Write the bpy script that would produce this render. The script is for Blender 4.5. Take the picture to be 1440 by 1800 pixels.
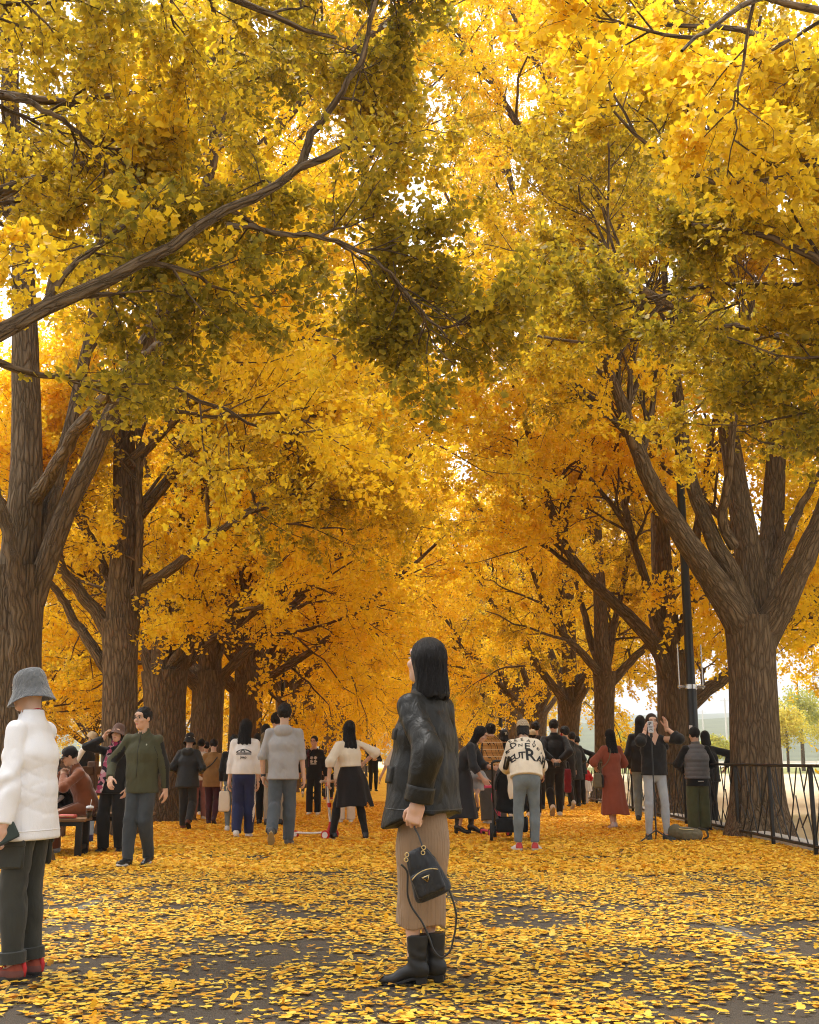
import bpy, math, random
import numpy as np
from mathutils import Vector, Matrix
from mathutils.bvhtree import BVHTree

for _o in list(bpy.data.objects):
    bpy.data.objects.remove(_o)
scene = bpy.context.scene
COL = scene.collection
RNG = np.random.default_rng(7)
random.seed(7)

# ------------------------------------------------------------------ camera
F, W, Hh, CAMH = 2000.0, 1440.0, 1800.0, 1.07
TH = math.atan(435.0 / F)
cam_d = bpy.data.cameras.new('camera')
cam = bpy.data.objects.new('camera', cam_d)
COL.objects.link(cam)
cam.location = (0, 0, CAMH)
cam.rotation_euler = (math.pi / 2 + TH, 0, 0)
cam_d.sensor_fit = 'HORIZONTAL'
cam_d.sensor_width = 36.0
cam_d.lens = 36.0 * F / W
cam_d.clip_end = 4000
cam_d.clip_start = 0.05
scene.camera = cam

# ------------------------------------------------------------------ sky, sun, exposure
SUN_EL, SUN_AZ = math.radians(69), math.radians(318)
world = bpy.data.worlds.new('World')
scene.world = world
world.use_nodes = True
wn, wl = world.node_tree.nodes, world.node_tree.links
wn.clear()
sky = wn.new('ShaderNodeTexSky')
sky.sky_type = 'NISHITA'
sky.sun_disc = False
sky.sun_elevation = SUN_EL
sky.sun_rotation = SUN_AZ
sky.air_density = 1.0
sky.dust_density = 4.0
hs = wn.new('ShaderNodeHueSaturation')
hs.inputs['Saturation'].default_value = 0.06      # a closed white cloud cover
bg = wn.new('ShaderNodeBackground')
bg.inputs['Strength'].default_value = 0.15
wo = wn.new('ShaderNodeOutputWorld')
wl.new(sky.outputs[0], hs.inputs['Color'])
wl.new(hs.outputs[0], bg.inputs['Color'])
wl.new(bg.outputs[0], wo.inputs['Surface'])
sun_d = bpy.data.lights.new('sun', 'SUN')
sun_d.energy = 1.3
sun_d.angle = math.radians(18)
sun_d.color = (1.0, 0.95, 0.88)
sun = bpy.data.objects.new('sun', sun_d)
COL.objects.link(sun)
_sd = Vector((math.sin(SUN_AZ) * math.cos(SUN_EL), math.cos(SUN_AZ) * math.cos(SUN_EL), math.sin(SUN_EL)))
sun.rotation_euler = _sd.to_track_quat('Z', 'Y').to_euler()
sun.location = _sd * 60
scene.view_settings.view_transform = 'Standard'
scene.view_settings.look = 'None'
scene.view_settings.gamma = 1
scene.view_settings.use_curve_mapping = False
scene.view_settings.exposure = 1.5
cy = scene.cycles
cy.max_bounces = 14
cy.diffuse_bounces = 9
cy.glossy_bounces = 3
cy.transmission_bounces = 12
cy.transparent_max_bounces = 8
cy.caustics_reflective = False
cy.caustics_refractive = False
cy.use_denoising = True
cy.denoising_prefilter = 'NONE'
cy.filter_width = 1.1


def at(px, py, Y):
    """The world point at depth Y that the photograph shows at (px, py)."""
    u, v = px - W / 2, Hh / 2 - py
    dy = F * math.cos(TH) - v * math.sin(TH)
    dz = F * math.sin(TH) + v * math.cos(TH)
    return np.array([u / dy * Y, Y, CAMH + dz / dy * Y])


def gnd(px, py):
    u, v = px - W / 2, Hh / 2 - py
    dy = F * math.cos(TH) - v * math.sin(TH)
    dz = F * math.sin(TH) + v * math.cos(TH)
    t = -CAMH / dz
    return np.array([u * t, dy * t, 0.0])


def proj(P):
    """World points -> photograph pixels."""
    P = np.asarray(P, float)
    x, y, z = P[..., 0], P[..., 1], P[..., 2] - CAMH
    d = y * math.cos(TH) + z * math.sin(TH)
    v = -y * math.sin(TH) + z * math.cos(TH)
    d = np.maximum(d, 1e-3)
    return W / 2 + F * x / d, Hh / 2 - F * v / d


# ------------------------------------------------------------------ mesh helpers
def link_mesh(name, V, Fs, mats, parent=None, smooth=True, attrs=None, midx=None, loc=None):
    """V (n,3); Fs list of (m,k) index arrays; midx list of ints or arrays, one per face array; attrs {name: (n,) or (n,3)}."""
    me = bpy.data.meshes.new(name)
    V = np.ascontiguousarray(V, dtype=np.float32)
    me.vertices.add(len(V))
    me.vertices.foreach_set('co', V.ravel())
    Fs = [np.asarray(f, np.int32) for f in Fs]
    loops = np.concatenate([f.ravel() for f in Fs]) if Fs else np.zeros(0, np.int32)
    tot = np.concatenate([np.full(len(f), f.shape[1], np.int32) for f in Fs])
    start = np.concatenate([[0], np.cumsum(tot)[:-1]]).astype(np.int32)
    me.loops.add(len(loops))
    me.loops.foreach_set('vertex_index', loops)
    me.polygons.add(len(tot))
    me.polygons.foreach_set('loop_start', start)
    me.polygons.foreach_set('loop_total', tot)
    if smooth is True:
        me.polygons.foreach_set('use_smooth', np.ones(len(tot), bool))
    if not isinstance(mats, (list, tuple)):
        mats = [mats]
    for m in mats:
        me.materials.append(m)
    if midx is not None:
        mi = np.concatenate([np.full(len(f), a, np.int32) if np.isscalar(a) else np.asarray(a, np.int32) for f, a in zip(Fs, midx)])
        me.polygons.foreach_set('material_index', mi)
    for an, av in (attrs or {}).items():
        av = np.ascontiguousarray(av, np.float32)
        if av.ndim == 1:
            a = me.attributes.new(an, 'FLOAT', 'POINT')
            a.data.foreach_set('value', av)
        else:
            a = me.attributes.new(an, 'FLOAT_VECTOR', 'POINT')
            a.data.foreach_set('vector', av.ravel())
    me.update(calc_edges=True)
    if smooth == 'auto':
        me.polygons.foreach_set('use_smooth', np.ones(len(tot), bool))
        me.set_sharp_from_angle(angle=math.radians(38))
    o = bpy.data.objects.new(name, me)
    COL.objects.link(o)
    if parent is not None:
        o.parent = parent
    if loc is not None:
        o.location = loc
    return o


def tag(o, label=None, cat=None, group=None, kind=None):
    if label: o['label'] = label
    if cat: o['category'] = cat
    if group: o['group'] = group
    if kind: o['kind'] = kind
    return o


def empty(name, loc=(0, 0, 0), rz=0.0):
    o = bpy.data.objects.new(name, None)
    o.empty_display_size = 0.2
    COL.objects.link(o)
    o.location = loc
    o.rotation_euler = (0, 0, rz)
    return o


class MB:
    """Collects simple shapes into one mesh."""
    def __init__(self):
        self.V, self.F, self.M, self.n = [], [], [], 0

    def add(self, V, Fs, m=0):
        V = np.asarray(V, float)
        if not isinstance(Fs, (list, tuple)) or (len(Fs) and not hasattr(Fs[0], 'shape')):
            Fs = [np.asarray(Fs)]
        for f in Fs:
            self.F.append(np.asarray(f) + self.n)
            self.M.append(m)
        self.V.append(V)
        self.n += len(V)
        return self

    def box(self, c, s, m=0, rot=None, bev=0.0):
        s = np.asarray(s, float) / 2
        if bev > 0:
            b = min(bev, s.min() * 0.9)
            pts = []
            for sx in (-1, 1):
                for sy in (-1, 1):
                    for sz in (-1, 1):
                        sg = np.array([sx, sy, sz])
                        for ax in range(3):
                            p = sg * (s - b)
                            p[ax] = sg[ax] * s[ax]
                            pts.append(p)
            V = np.array(pts)
            import itertools
            me_f = hull_faces_box()
        else:
            V = np.array([[sx, sy, sz] for sx in (-1, 1) for sy in (-1, 1) for sz in (-1, 1)]) * s
            me_f = [np.array([[0, 1, 3, 2], [4, 6, 7, 5], [0, 4, 5, 1], [2, 3, 7, 6], [0, 2, 6, 4], [1, 5, 7, 3]])]
        if rot is not None:
            V = V @ np.asarray(rot).T
        return self.add(V + np.asarray(c), me_f, m)

    def tube(self, pts, r, n=8, m=0, cap=True, flat=1.0):
        pts = np.asarray(pts, float)
        r = np.broadcast_to(np.asarray(r, float), (len(pts),))
        T = np.gradient(pts, axis=0)
        T /= np.linalg.norm(T, axis=1)[:, None] + 1e-12
        ref = np.eye(3)[np.argmin(np.abs(T).max(axis=0))]
        A = np.cross(T, ref)
        A /= np.linalg.norm(A, axis=1)[:, None] + 1e-12
        B = np.cross(T, A)
        th = np.arange(n) / n * 2 * math.pi
        fa = -flat if flat < 0 else 1.0
        flat = 1.0 if flat < 0 else flat
        V = pts[:, None, :] + r[:, None, None] * (fa * np.cos(th)[None, :, None] * A[:, None] + flat * np.sin(th)[None, :, None] * B[:, None])
        V = V.reshape(-1, 3)
        i = np.arange(len(pts) - 1)[:, None] * n
        j = np.arange(n)[None]
        k = (j + 1) % n
        Fq = np.stack([i + j, i + k, i + n + k, i + n + j], -1).reshape(-1, 4)
        Fs = [Fq]
        if cap:
            Fs += [np.arange(n)[::-1][None], ((len(pts) - 1) * n + np.arange(n))[None]]
        return self.add(V, Fs, m)

    def bar(self, a, b, r, n=8, m=0):
        return self.tube([a, b], r, n, m)

    def lathe(self, prof, n=24, c=(0, 0, 0), m=0, rot=None, sx=1.0, sy=1.0):
        prof = np.asarray(prof, float)
        th = np.arange(n) / n * 2 * math.pi
        V = np.stack([prof[:, 0:1] * np.cos(th) * sx, prof[:, 0:1] * np.sin(th) * sy, np.repeat(prof[:, 1:2], n, 1)], -1).reshape(-1, 3)
        i = np.arange(len(prof) - 1)[:, None] * n
        j = np.arange(n)[None]
        k = (j + 1) % n
        Fq = np.stack([i + j, i + k, i + n + k, i + n + j], -1).reshape(-1, 4)
        if rot is not None:
            V = V @ np.asarray(rot).T
        return self.add(V + np.asarray(c), [Fq], m)

    def build(self, name, mats, parent=None, smooth='auto', loc=None):
        return link_mesh(name, np.concatenate(self.V), self.F, mats, parent, smooth, midx=self.M, loc=loc)


_HB = None
def hull_faces_box():
    """Faces of a chamfered box whose 24 vertices come in the order of MB.box."""
    global _HB
    if _HB is not None:
        return _HB
    def vid(sx, sy, sz, ax):
        return (((sx > 0) * 2 + (sy > 0)) * 2 + (sz > 0)) * 3 + ax
    q, t = [], []
    for ax in range(3):
        b, c = (ax + 1) % 3, (ax + 2) % 3
        for s in (-1, 1):
            f = []
            for (x, y) in ((-1, -1), (1, -1), (1, 1), (-1, 1)):
                sg = [0, 0, 0]; sg[ax] = s; sg[b] = x; sg[c] = y
                f.append(vid(*sg, ax))
            q.append(f if s > 0 else f[::-1])
        for sb in (-1, 1):
            for sc in (-1, 1):
                lo = [0, 0, 0]; hi = [0, 0, 0]
                lo[ax], hi[ax] = -1, 1
                lo[b] = hi[b] = sb; lo[c] = hi[c] = sc
                f = [vid(*lo, b), vid(*hi, b), vid(*hi, c), vid(*lo, c)]
                q.append(f if sb * sc < 0 else f[::-1])
    for sx in (-1, 1):
        for sy in (-1, 1):
            for sz in (-1, 1):
                f = [vid(sx, sy, sz, 0), vid(sx, sy, sz, 1), vid(sx, sy, sz, 2)]
                t.append(f if sx * sy * sz > 0 else f[::-1])
    _HB = [np.array(q), np.array(t)]
    return _HB


def rotz(a):
    c, s = math.cos(a), math.sin(a)
    return np.array([[c, -s, 0], [s, c, 0], [0, 0, 1.0]])


def rot_axis(ax, a):
    return np.array(Matrix.Rotation(a, 3, Vector(ax)))


def unit(v):
    v = np.asarray(v, float)
    return v / (np.linalg.norm(v) + 1e-12)


# ------------------------------------------------------------------ materials
class NT:
    def __init__(self, name):
        self.m = bpy.data.materials.new(name)
        self.m.use_nodes = True
        self.n, self.l = self.m.node_tree.nodes, self.m.node_tree.links
        self.n.clear()
        self.out = self.n.new('ShaderNodeOutputMaterial')

    def node(self, t, **kw):
        n = self.n.new(t)
        for k, v in kw.items():
            if k.startswith('_'):
                setattr(n, k[1:], v)
            else:
                n.inputs[k.replace('__', ' ')].default_value = v
        return n

    def link(self, a, b):
        self.l.new(a, b)

    def coords(self, kind='Object', scale=(1, 1, 1)):
        tc = self.n.new('ShaderNodeTexCoord')
        mp = self.n.new('ShaderNodeMapping')
        mp.inputs['Scale'].default_value = scale
        self.link(tc.outputs[kind], mp.inputs[0])
        return mp.outputs[0]

    def attr(self, name):
        a = self.n.new('ShaderNodeAttribute')
        a.attribute_name = name
        return a

    def noise(self, vec, scale, detail=3.0, rough=0.55, dist=0.0):
        n = self.node('ShaderNodeTexNoise', Scale=scale, Detail=detail, Roughness=rough, Distortion=dist)
        if vec is not None:
            self.link(vec, n.inputs['Vector'])
        return n.outputs['Fac']

    def ramp(self, fac, stops):
        r = self.n.new('ShaderNodeValToRGB')
        els = r.color_ramp.elements
        while len(els) < len(stops):
            els.new(0.5)
        for e, (p, c) in zip(els, stops):
            e.position = p
            e.color = (*c, 1) if len(c) == 3 else c
        self.link(fac, r.inputs[0])
        return r.outputs[0]

    def math(self, op, a, b=None, c=None, clamp=False):
        n = self.n.new('ShaderNodeMath')
        n.operation = op
        n.use_clamp = clamp
        for i, x in enumerate((a, b, c)):
            if x is None:
                continue
            if isinstance(x, (int, float)):
                n.inputs[i].default_value = x
            else:
                self.link(x, n.inputs[i])
        return n.outputs[0]

    def mix(self, fac, a, b, mode='MIX'):
        n = self.n.new('ShaderNodeMix')
        n.data_type = 'RGBA'
        n.blend_type = mode
        for i, x in ((0, fac), (6, a), (7, b)):
            if isinstance(x, (int, float)):
                n.inputs[i].default_value = x
            elif isinstance(x, tuple):
                n.inputs[i].default_value = (*x, 1)
            else:
                self.link(x, n.inputs[i])
        return n.outputs[2]

    def bump(self, h, strength=0.5, dist=0.01, normal=None):
        b = self.node('ShaderNodeBump', Strength=strength, Distance=dist)
        self.link(h, b.inputs['Height'])
        if normal is not None:
            self.link(normal, b.inputs['Normal'])
        return b.outputs[0]

    def bsdf(self, color, rough=0.7, normal=None, spec=0.3, metal=0.0, **kw):
        p = self.n.new('ShaderNodeBsdfPrincipled')
        if isinstance(color, tuple):
            p.inputs['Base Color'].default_value = (*color, 1)
        else:
            self.link(color, p.inputs['Base Color'])
        if isinstance(rough, (int, float)):
            p.inputs['Roughness'].default_value = rough
        else:
            self.link(rough, p.inputs['Roughness'])
        p.inputs['Specular IOR Level'].default_value = spec
        p.inputs['Metallic'].default_value = metal
        for k, v in kw.items():
            p.inputs[k.replace('__', ' ')].default_value = v
        if normal is not None:
            self.link(normal, p.inputs['Normal'])
        return p.outputs[0]

    def done(self, sh):
        self.link(sh, self.out.inputs['Surface'])
        return self.m


_cache = {}
def cloth(name, col, rough=0.85, var=0.25, bump=0.5, scale=1.0, sheen=0.15, spec=0.2):
    """Woven cloth: slightly uneven colour, a fine weave and soft wrinkles."""
    if name in _cache:
        return _cache[name]
    t = NT(name)
    v = t.coords('Object')
    n1 = t.noise(v, 9 * scale, 4)
    n2 = t.noise(v, 320, 2)
    dark = tuple(c * (1 - var) for c in col)
    lite = tuple(min(1, c * (1 + var * 0.6)) for c in col)
    c1 = t.mix(t.math('MULTIPLY_ADD', n1, 1.6, -0.3, clamp=True), dark, lite)
    wr = t.noise(t.coords('Object', (1, 1, 0.45)), 22 * scale, 3, 0.5, 0.6)
    b = t.bump(wr, bump, 0.012)
    b = t.bump(n2, 0.15, 0.002, b)
    _cache[name] = t.done(t.bsdf(c1, rough, b, spec, Sheen__Weight=sheen))
    return _cache[name]


def plain(name, col, rough=0.5, metal=0.0, spec=0.4, var=0.12, bump=0.15, scale=40):
    if name in _cache:
        return _cache[name]
    t = NT(name)
    v = t.coords('Object')
    n1 = t.noise(v, scale, 4)
    c1 = t.mix(n1, tuple(c * (1 - var) for c in col), tuple(min(1, c * (1 + var)) for c in col))
    r = t.math('MULTIPLY_ADD', n1, 0.2, rough - 0.1, clamp=True)
    _cache[name] = t.done(t.bsdf(c1, r, t.bump(n1, bump, 0.004), spec, metal))
    return _cache[name]
# ------------------------------------------------------------------ setting
def leaf_material(name, stops, trans=0.45, rand=0.12):
    t = NT(name)
    a = t.attr('tint').outputs['Fac']
    oi = t.n.new('ShaderNodeObjectInfo')
    r = t.math('MULTIPLY_ADD', oi.outputs['Random'], rand, -rand / 2)
    f = t.math('ADD', a, r, clamp=True)
    c = t.ramp(f, stops)
    d = t.bsdf(c, 0.55, None, 0.25)
    tr = t.n.new('ShaderNodeBsdfTranslucent')
    t.link(c, tr.inputs['Color'])
    ms = t.n.new('ShaderNodeMixShader')
    ms.inputs[0].default_value = trans
    t.link(d, ms.inputs[1])
    t.link(tr.outputs[0], ms.inputs[2])
    return t.done(ms.outputs[0])


GINKGO = leaf_material('ginkgo_leaf', [
    (0.0, (0.93, 0.665, 0.026)), (0.28, (0.89, 0.635, 0.026)), (0.48, (0.68, 0.48, 0.025)),
    (0.70, (0.34, 0.265, 0.022)), (1.0, (0.115, 0.115, 0.014))], 0.54)
FALLEN = leaf_material('fallen_leaf', [
    (0.0, (0.36, 0.17, 0.04)), (0.16, (0.76, 0.36, 0.03)), (0.5, (0.90, 0.54, 0.04)),
    (1.0, (0.93, 0.68, 0.12))], 0.25)
PALELEAF = leaf_material('pale_leaf', [
    (0.0, (0.85, 0.62, 0.06)), (0.5, (0.62, 0.52, 0.07)), (1.0, (0.30, 0.34, 0.08))], 0.5)


def bark_material():
    t = NT('ginkgo_bark')
    a = t.attr('bark').outputs['Vector']
    mp = t.n.new('ShaderNodeMapping')
    mp.inputs['Scale'].default_value = (1, 1, 0.17)
    t.link(a, mp.inputs[0])
    # ridges and furrows running along the limb
    wob = t.node('ShaderNodeTexNoise', Scale=9.0, Detail=3.0)
    t.link(mp.outputs[0], wob.inputs['Vector'])
    add = t.n.new('ShaderNodeVectorMath')
    add.operation = 'MULTIPLY_ADD'
    t.link(wob.outputs['Color'], add.inputs[0])
    add.inputs[1].default_value = (0.16, 0.16, 0.10)
    t.link(mp.outputs[0], add.inputs[2])
    vo = t.node('ShaderNodeTexVoronoi', _feature='DISTANCE_TO_EDGE', Scale=20.0)
    t.link(add.outputs[0], vo.inputs['Vector'])
    fur = t.math('MULTIPLY', vo.outputs['Distance'], 2.6, clamp=True)
    fur = t.math('POWER', fur, 0.6)
    fine = t.noise(mp.outputs[0], 70, 4, 0.65)
    big = t.noise(a, 1.6, 3)
    h = t.math('MULTIPLY_ADD', fine, 0.35, fur)
    cr = t.ramp(fur, [(0.0, (0.030, 0.020, 0.012)), (0.30, (0.085, 0.055, 0.033)), (1.0, (0.195, 0.134, 0.083))])
    c = t.mix(t.math('MULTIPLY', fine, 0.55), cr, (0.225, 0.16, 0.10))
    c = t.mix(t.math('MULTIPLY_ADD', big, 1.5, -0.5, clamp=True), c, t.mix(0.5, c, (0.10, 0.07, 0.03)))
    nb = t.bump(h, 0.9, 0.035)
    return t.done(t.bsdf(c, 0.92, nb, 0.12))


BARK = bark_material()


def ground_material():
    """Worn asphalt."""
    t = NT('asphalt')
    v = t.coords('Object')
    n = t.noise(v, 160, 3)
    n2 = t.noise(v, 0.9, 4)
    n3 = t.noise(v, 45, 4, .7)
    c = t.mix(t.math('MULTIPLY_ADD', n, 2.2, -.6, clamp=True), (0.016, 0.013, 0.010), (0.120, 0.096, 0.070))
    c = t.mix(t.math('MULTIPLY_ADD', n3, 1.6, -.5, clamp=True), c, (0.085, 0.062, 0.042))
    c = t.mix(t.math('MULTIPLY_ADD', n2, 1.2, -0.35, clamp=True), c, (0.07, 0.054, 0.038))
    sp = t.node('ShaderNodeTexVoronoi', Scale=230.0)
    t.link(v, sp.inputs['Vector'])
    return t.done(t.bsdf(c, 0.88, t.bump(sp.outputs['Distance'], 0.6, 0.006), 0.25))


def litter_material():
    """A carpet of trodden fallen leaves seen where single leaves are too small to build."""
    t = NT('leaf_carpet')
    v = t.coords('Object')
    vo = t.node('ShaderNodeTexVoronoi', Scale=17.0, Randomness=1.0)
    t.link(v, vo.inputs['Vector'])
    sep = t.n.new('ShaderNodeSeparateColor')
    t.link(vo.outputs['Color'], sep.inputs[0])
    c = t.ramp(sep.outputs[0], [(0.0, (0.42, 0.20, 0.02)), (0.25, (0.76, 0.38, 0.025)), (0.6, (0.88, 0.52, 0.03)), (1.0, (0.92, 0.62, 0.06))])
    n = t.noise(v, 30, 3)
    h = t.math('ADD', sep.outputs[1], n)
    return t.done(t.bsdf(c, 0.7, t.bump(h, 0.8, 0.02), 0.2))


def field_material():
    t = NT('dry_field')
    v = t.coords('Object')
    n = t.noise(v, 0.05, 5)
    n2 = t.noise(v, 3.0, 4)
    c = t.ramp(n, [(0.3, (0.50, 0.40, 0.25)), (0.5, (0.58, 0.47, 0.31)), (0.62, (0.34, 0.32, 0.14)), (0.75, (0.48, 0.40, 0.22))])
    c = t.mix(t.math('MULTIPLY', n2, 0.4), c, (0.30, 0.24, 0.13))
    return t.done(t.bsdf(c, 0.95, t.bump(n2, 0.5, 0.03), 0.1))


def sheet(name, x0, x1, y0, y1, z, mat, nx=1, ny=1):
    xs, ys = np.linspace(x0, x1, nx + 1), np.linspace(y0, y1, ny + 1)
    X, Y = np.meshgrid(xs, ys)
    V = np.stack([X, Y, np.full_like(X, z)], -1).reshape(-1, 3)
    i = (np.arange(ny)[:, None] * (nx + 1) + np.arange(nx)[None]).ravel()
    return link_mesh(name, V, [np.stack([i, i + 1, i + nx + 2, i + nx + 1], -1)], mat)


FENCE_X = 4.62
tag(sheet('field_ground', -1500, 1500, -60, 2200, -0.012, field_material()), kind='structure')
tag(sheet('road', -3.4, FENCE_X + 0.12, -8, 150, 0.0, ground_material()), kind='structure')
tag(sheet('verge', -14, -3.4, -8, 150, -0.004, plain('verge_earth', (0.12, 0.085, 0.05), 0.95, 0, 0.1, 0.5, 0.5, 6)), kind='structure')
# leaf carpet: one thin sheet with an uneven near edge over road and verge
def carpet():
    xs = np.linspace(-13.5, FENCE_X - 0.02, 60)
    ys = [15.5 + 0.9 * math.sin(x * 1.1) + 0.5 * math.sin(x * 3.1 + 1) + (-3.0 if x < -3.2 else 0) + max(0, x - 2) * 0.5 for x in xs]
    V = np.concatenate([np.stack([xs, ys, np.full(60, 0.003)], -1), np.stack([xs, np.full(60, 40.0), np.full(60, 0.005)], -1),
                        np.stack([xs, np.full(60, 150.0), np.full(60, 0.005)], -1)])
    i = np.arange(59)
    q = np.concatenate([np.stack([i, i + 1, i + 61, i + 60], -1), np.stack([i, i + 1, i + 61, i + 60], -1) + 60])
    tag(link_mesh('leaf_litter', V, [q], litter_material()), 'golden carpet of fallen leaves covering the avenue further back', 'leaf litter', kind='stuff')
carpet()
paint = plain('road_paint', (0.13, 0.12, 0.10), 0.85, 0, 0.2, 0.7, 0.3, 9)
def road_line(x, y0, y1):
    V = np.array([[x - .05, y0, .0035], [x + .05, y0, .0035], [x + .05, y1, .0035], [x - .05, y1, .0035]])
    tag(link_mesh('road_marking', V, [np.array([[0, 1, 2, 3]])], paint), kind='structure')
road_line(-2.42, 2, 14)
road_line(2.06, 2, 14)
kb = MB()
kb.box((FENCE_X + 0.24, 60, 0.03), (0.22, 130, 0.14), bev=0.015)
tag(kb.build('kerb', plain('concrete', (0.46, 0.43, 0.38), 0.9, 0, 0.2, 0.25, 0.4, 12)), kind='structure')

# far fields: a pale road, a meadow strip, hills
tag(sheet('far_road', 30, 900, 165, 172, 0.02, plain('pale_road', (0.5, 0.48, 0.45), 0.9)), kind='structure')
tag(sheet('meadow', 12, 900, 90, 158, 0.0, plain('meadow_grass', (0.20, 0.20, 0.07), 0.95, 0, 0.1, 0.5, 0.6, 0.6)), kind='structure')


def hills(name, y, x0, x1, base, amp, seed, mat, depth=260):
    r = np.random.default_rng(seed)
    nx, ny = 140, 16
    xs = np.linspace(x0, x1, nx)
    prof = np.zeros(nx)
    for k in range(1, 9):
        prof += np.sin(xs / (x1 - x0) * 2 * math.pi * k * 1.3 + r.uniform(0, 6.28)) / k ** 1.1
    prof = base + amp * (prof - prof.min()) / (np.ptp(prof))
    V = []
    for j in range(ny):
        s = j / (ny - 1)
        zz = prof * math.sin(s * math.pi / 2) ** 1.2
        V.append(np.stack([xs, np.full(nx, y + depth * s) + 12 * np.sin(xs / 40 + s * 3), zz + r.normal(0, 0.8, nx) * s - 0.5], -1))
    V = np.concatenate(V)
    i = (np.arange(ny - 1)[:, None] * nx + np.arange(nx - 1)[None]).ravel()
    return tag(link_mesh(name, V, [np.stack([i, i + 1, i + nx + 1, i + nx], -1)], mat), kind='structure')


wood_mat = plain('wooded_slope', (0.10, 0.105, 0.05), 0.95, 0, 0.05, 0.6, 1.0, 0.08)
hills('hills', 520, -900, 1500, 9, 20, 3, wood_mat)
hills('mountains', 1100, -1600, 2400, 32, 42, 11, wood_mat, 500)
# ------------------------------------------------------------------ trees
def resample(P, n, sm=2):
    P = np.asarray(P, float)
    d = np.concatenate([[0], np.cumsum(np.linalg.norm(np.diff(P[:, :3], axis=0), axis=1))])
    t = np.linspace(0, d[-1], n)
    Q = np.stack([np.interp(t, d, P[:, k]) for k in range(P.shape[1])], -1)
    for _ in range(sm):
        Q[1:-1] = 0.25 * Q[:-2] + 0.5 * Q[1:-1] + 0.25 * Q[2:]
    return Q


def tubes(P, R, n, lump=0.0, rng=None):
    """Batch of tubes: P (B,k,3), R (B,k). Returns V, quads, bark coordinates."""
    B, k, _ = P.shape
    T = np.gradient(P, axis=1)
    T /= np.linalg.norm(T, axis=2, keepdims=True) + 1e-9
    mean = np.abs(P[:, -1] - P[:, 0])
    ref = np.eye(3)[np.argmin(mean, axis=1)][:, None, :]
    A = np.cross(T, np.broadcast_to(ref, T.shape))
    A /= np.linalg.norm(A, axis=2, keepdims=True) + 1e-9
    C = np.cross(T, A)
    th = np.arange(n) / n * 2 * math.pi
    s = np.concatenate([np.zeros((B, 1)), np.cumsum(np.linalg.norm(np.diff(P, axis=1), axis=2), axis=1)], 1)
    rr = np.repeat(R[:, :, None], n, 2)
    if lump > 0:
        ph = rng.uniform(0, 6.28, (B, 1, 1))
        ss, tt = s[:, :, None], th[None, None]
        rr = rr * (1 + lump * (np.sin(3 * tt + ph + ss * 0.7) * 0.5 + np.sin(5 * tt + 2 * ph - ss * 1.3) * 0.35 + np.sin(2 * tt + ss * 2.1 + ph) * 0.5))
    ct, st = np.cos(th), np.sin(th)
    V = P[:, :, None] + rr[..., None] * (ct[None, None, :, None] * A[:, :, None] + st[None, None, :, None] * C[:, :, None])
    off = (rng.uniform(0, 50, (B, 1, 1, 1)) if rng is not None else 0)
    bk = np.stack([R[:, :, None] * ct, R[:, :, None] * st, np.repeat(s[:, :, None], n, 2)], -1) + off
    b = np.arange(B)[:, None, None] * (k * n)
    i = np.arange(k - 1)[None, :, None] * n
    j = np.arange(n)[None, None]
    kk = (j + 1) % n
    q = np.stack([b + i + j, b + i + kk, b + i + n + kk, b + i + n + j], -1).reshape(-1, 4)
    return V.reshape(-1, 3), q, bk.reshape(-1, 3)


class Wood:
    def __init__(self):
        self.V, self.Q, self.K, self.n = [], [], [], 0

    def add(self, P, R, n, lump=0.0, rng=None):
        V, q, k = tubes(P, R, n, lump, rng)
        self.V.append(V); self.Q.append(q + self.n); self.K.append(k)
        self.n += len(V)

    def build(self, name, parent):
        return link_mesh(name, np.concatenate(self.V), [np.concatenate(self.Q)], BARK, parent, True, {'bark': np.concatenate(self.K)})


def spawn(P, R, k, rng, t0=0.25, t1=1.0, L=(2, 3), spread=(0.6, 1.0), up=0.2, npts=7, rmul=0.6, rmin=0.004, curve=0.1, taper=0.25, lenfall=0.45, bias=(0, 0, 0), lscale=None):
    B, n, _ = P.shape
    idx = np.repeat(np.arange(B), k)
    M = len(idx)
    t = t0 + (t1 - t0) * (np.tile(np.arange(k), B) + rng.uniform(0, 1, M)) / k
    x = t * (n - 1)
    i0 = np.clip(x.astype(int), 0, n - 2)
    f = (x - i0)[:, None]
    base = P[idx, i0] * (1 - f) + P[idx, i0 + 1] * f
    rb = R[idx, i0] * (1 - f[:, 0]) + R[idx, i0 + 1] * f[:, 0]
    tan = P[idx, i0 + 1] - P[idx, i0]
    tan /= np.linalg.norm(tan, axis=1, keepdims=True) + 1e-9
    rnd = rng.normal(0, 1, (M, 3))
    perp = rnd - (rnd * tan).sum(1, keepdims=True) * tan
    perp /= np.linalg.norm(perp, axis=1, keepdims=True) + 1e-9
    sp = rng.uniform(*spread, M)[:, None]
    d = tan * np.cos(sp) + perp * np.sin(sp)
    d[:, 2] += up
    d += np.asarray(bias)
    d /= np.linalg.norm(d, axis=1, keepdims=True)
    ln = rng.uniform(*L, M) * (1 - lenfall * t)
    if lscale is not None:
        ln = ln * lscale[idx]
    s = np.linspace(0, 1, npts)[None, :, None]
    bend = rng.normal(0, curve, (M, 1, 3))
    wig = np.cumsum(rng.normal(0, 0.035, (M, npts, 3)), 1)
    wig -= wig[:, :1]
    C = base[:, None] + ln[:, None, None] * (d[:, None] * s + bend * s ** 2 + wig * s)
    r0 = np.maximum(np.minimum(rb * rmul, 0.10), rmin)
    RR = r0[:, None] * (1 - (1 - taper) * np.linspace(0, 1, npts)[None])
    return C, RR, t


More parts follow.
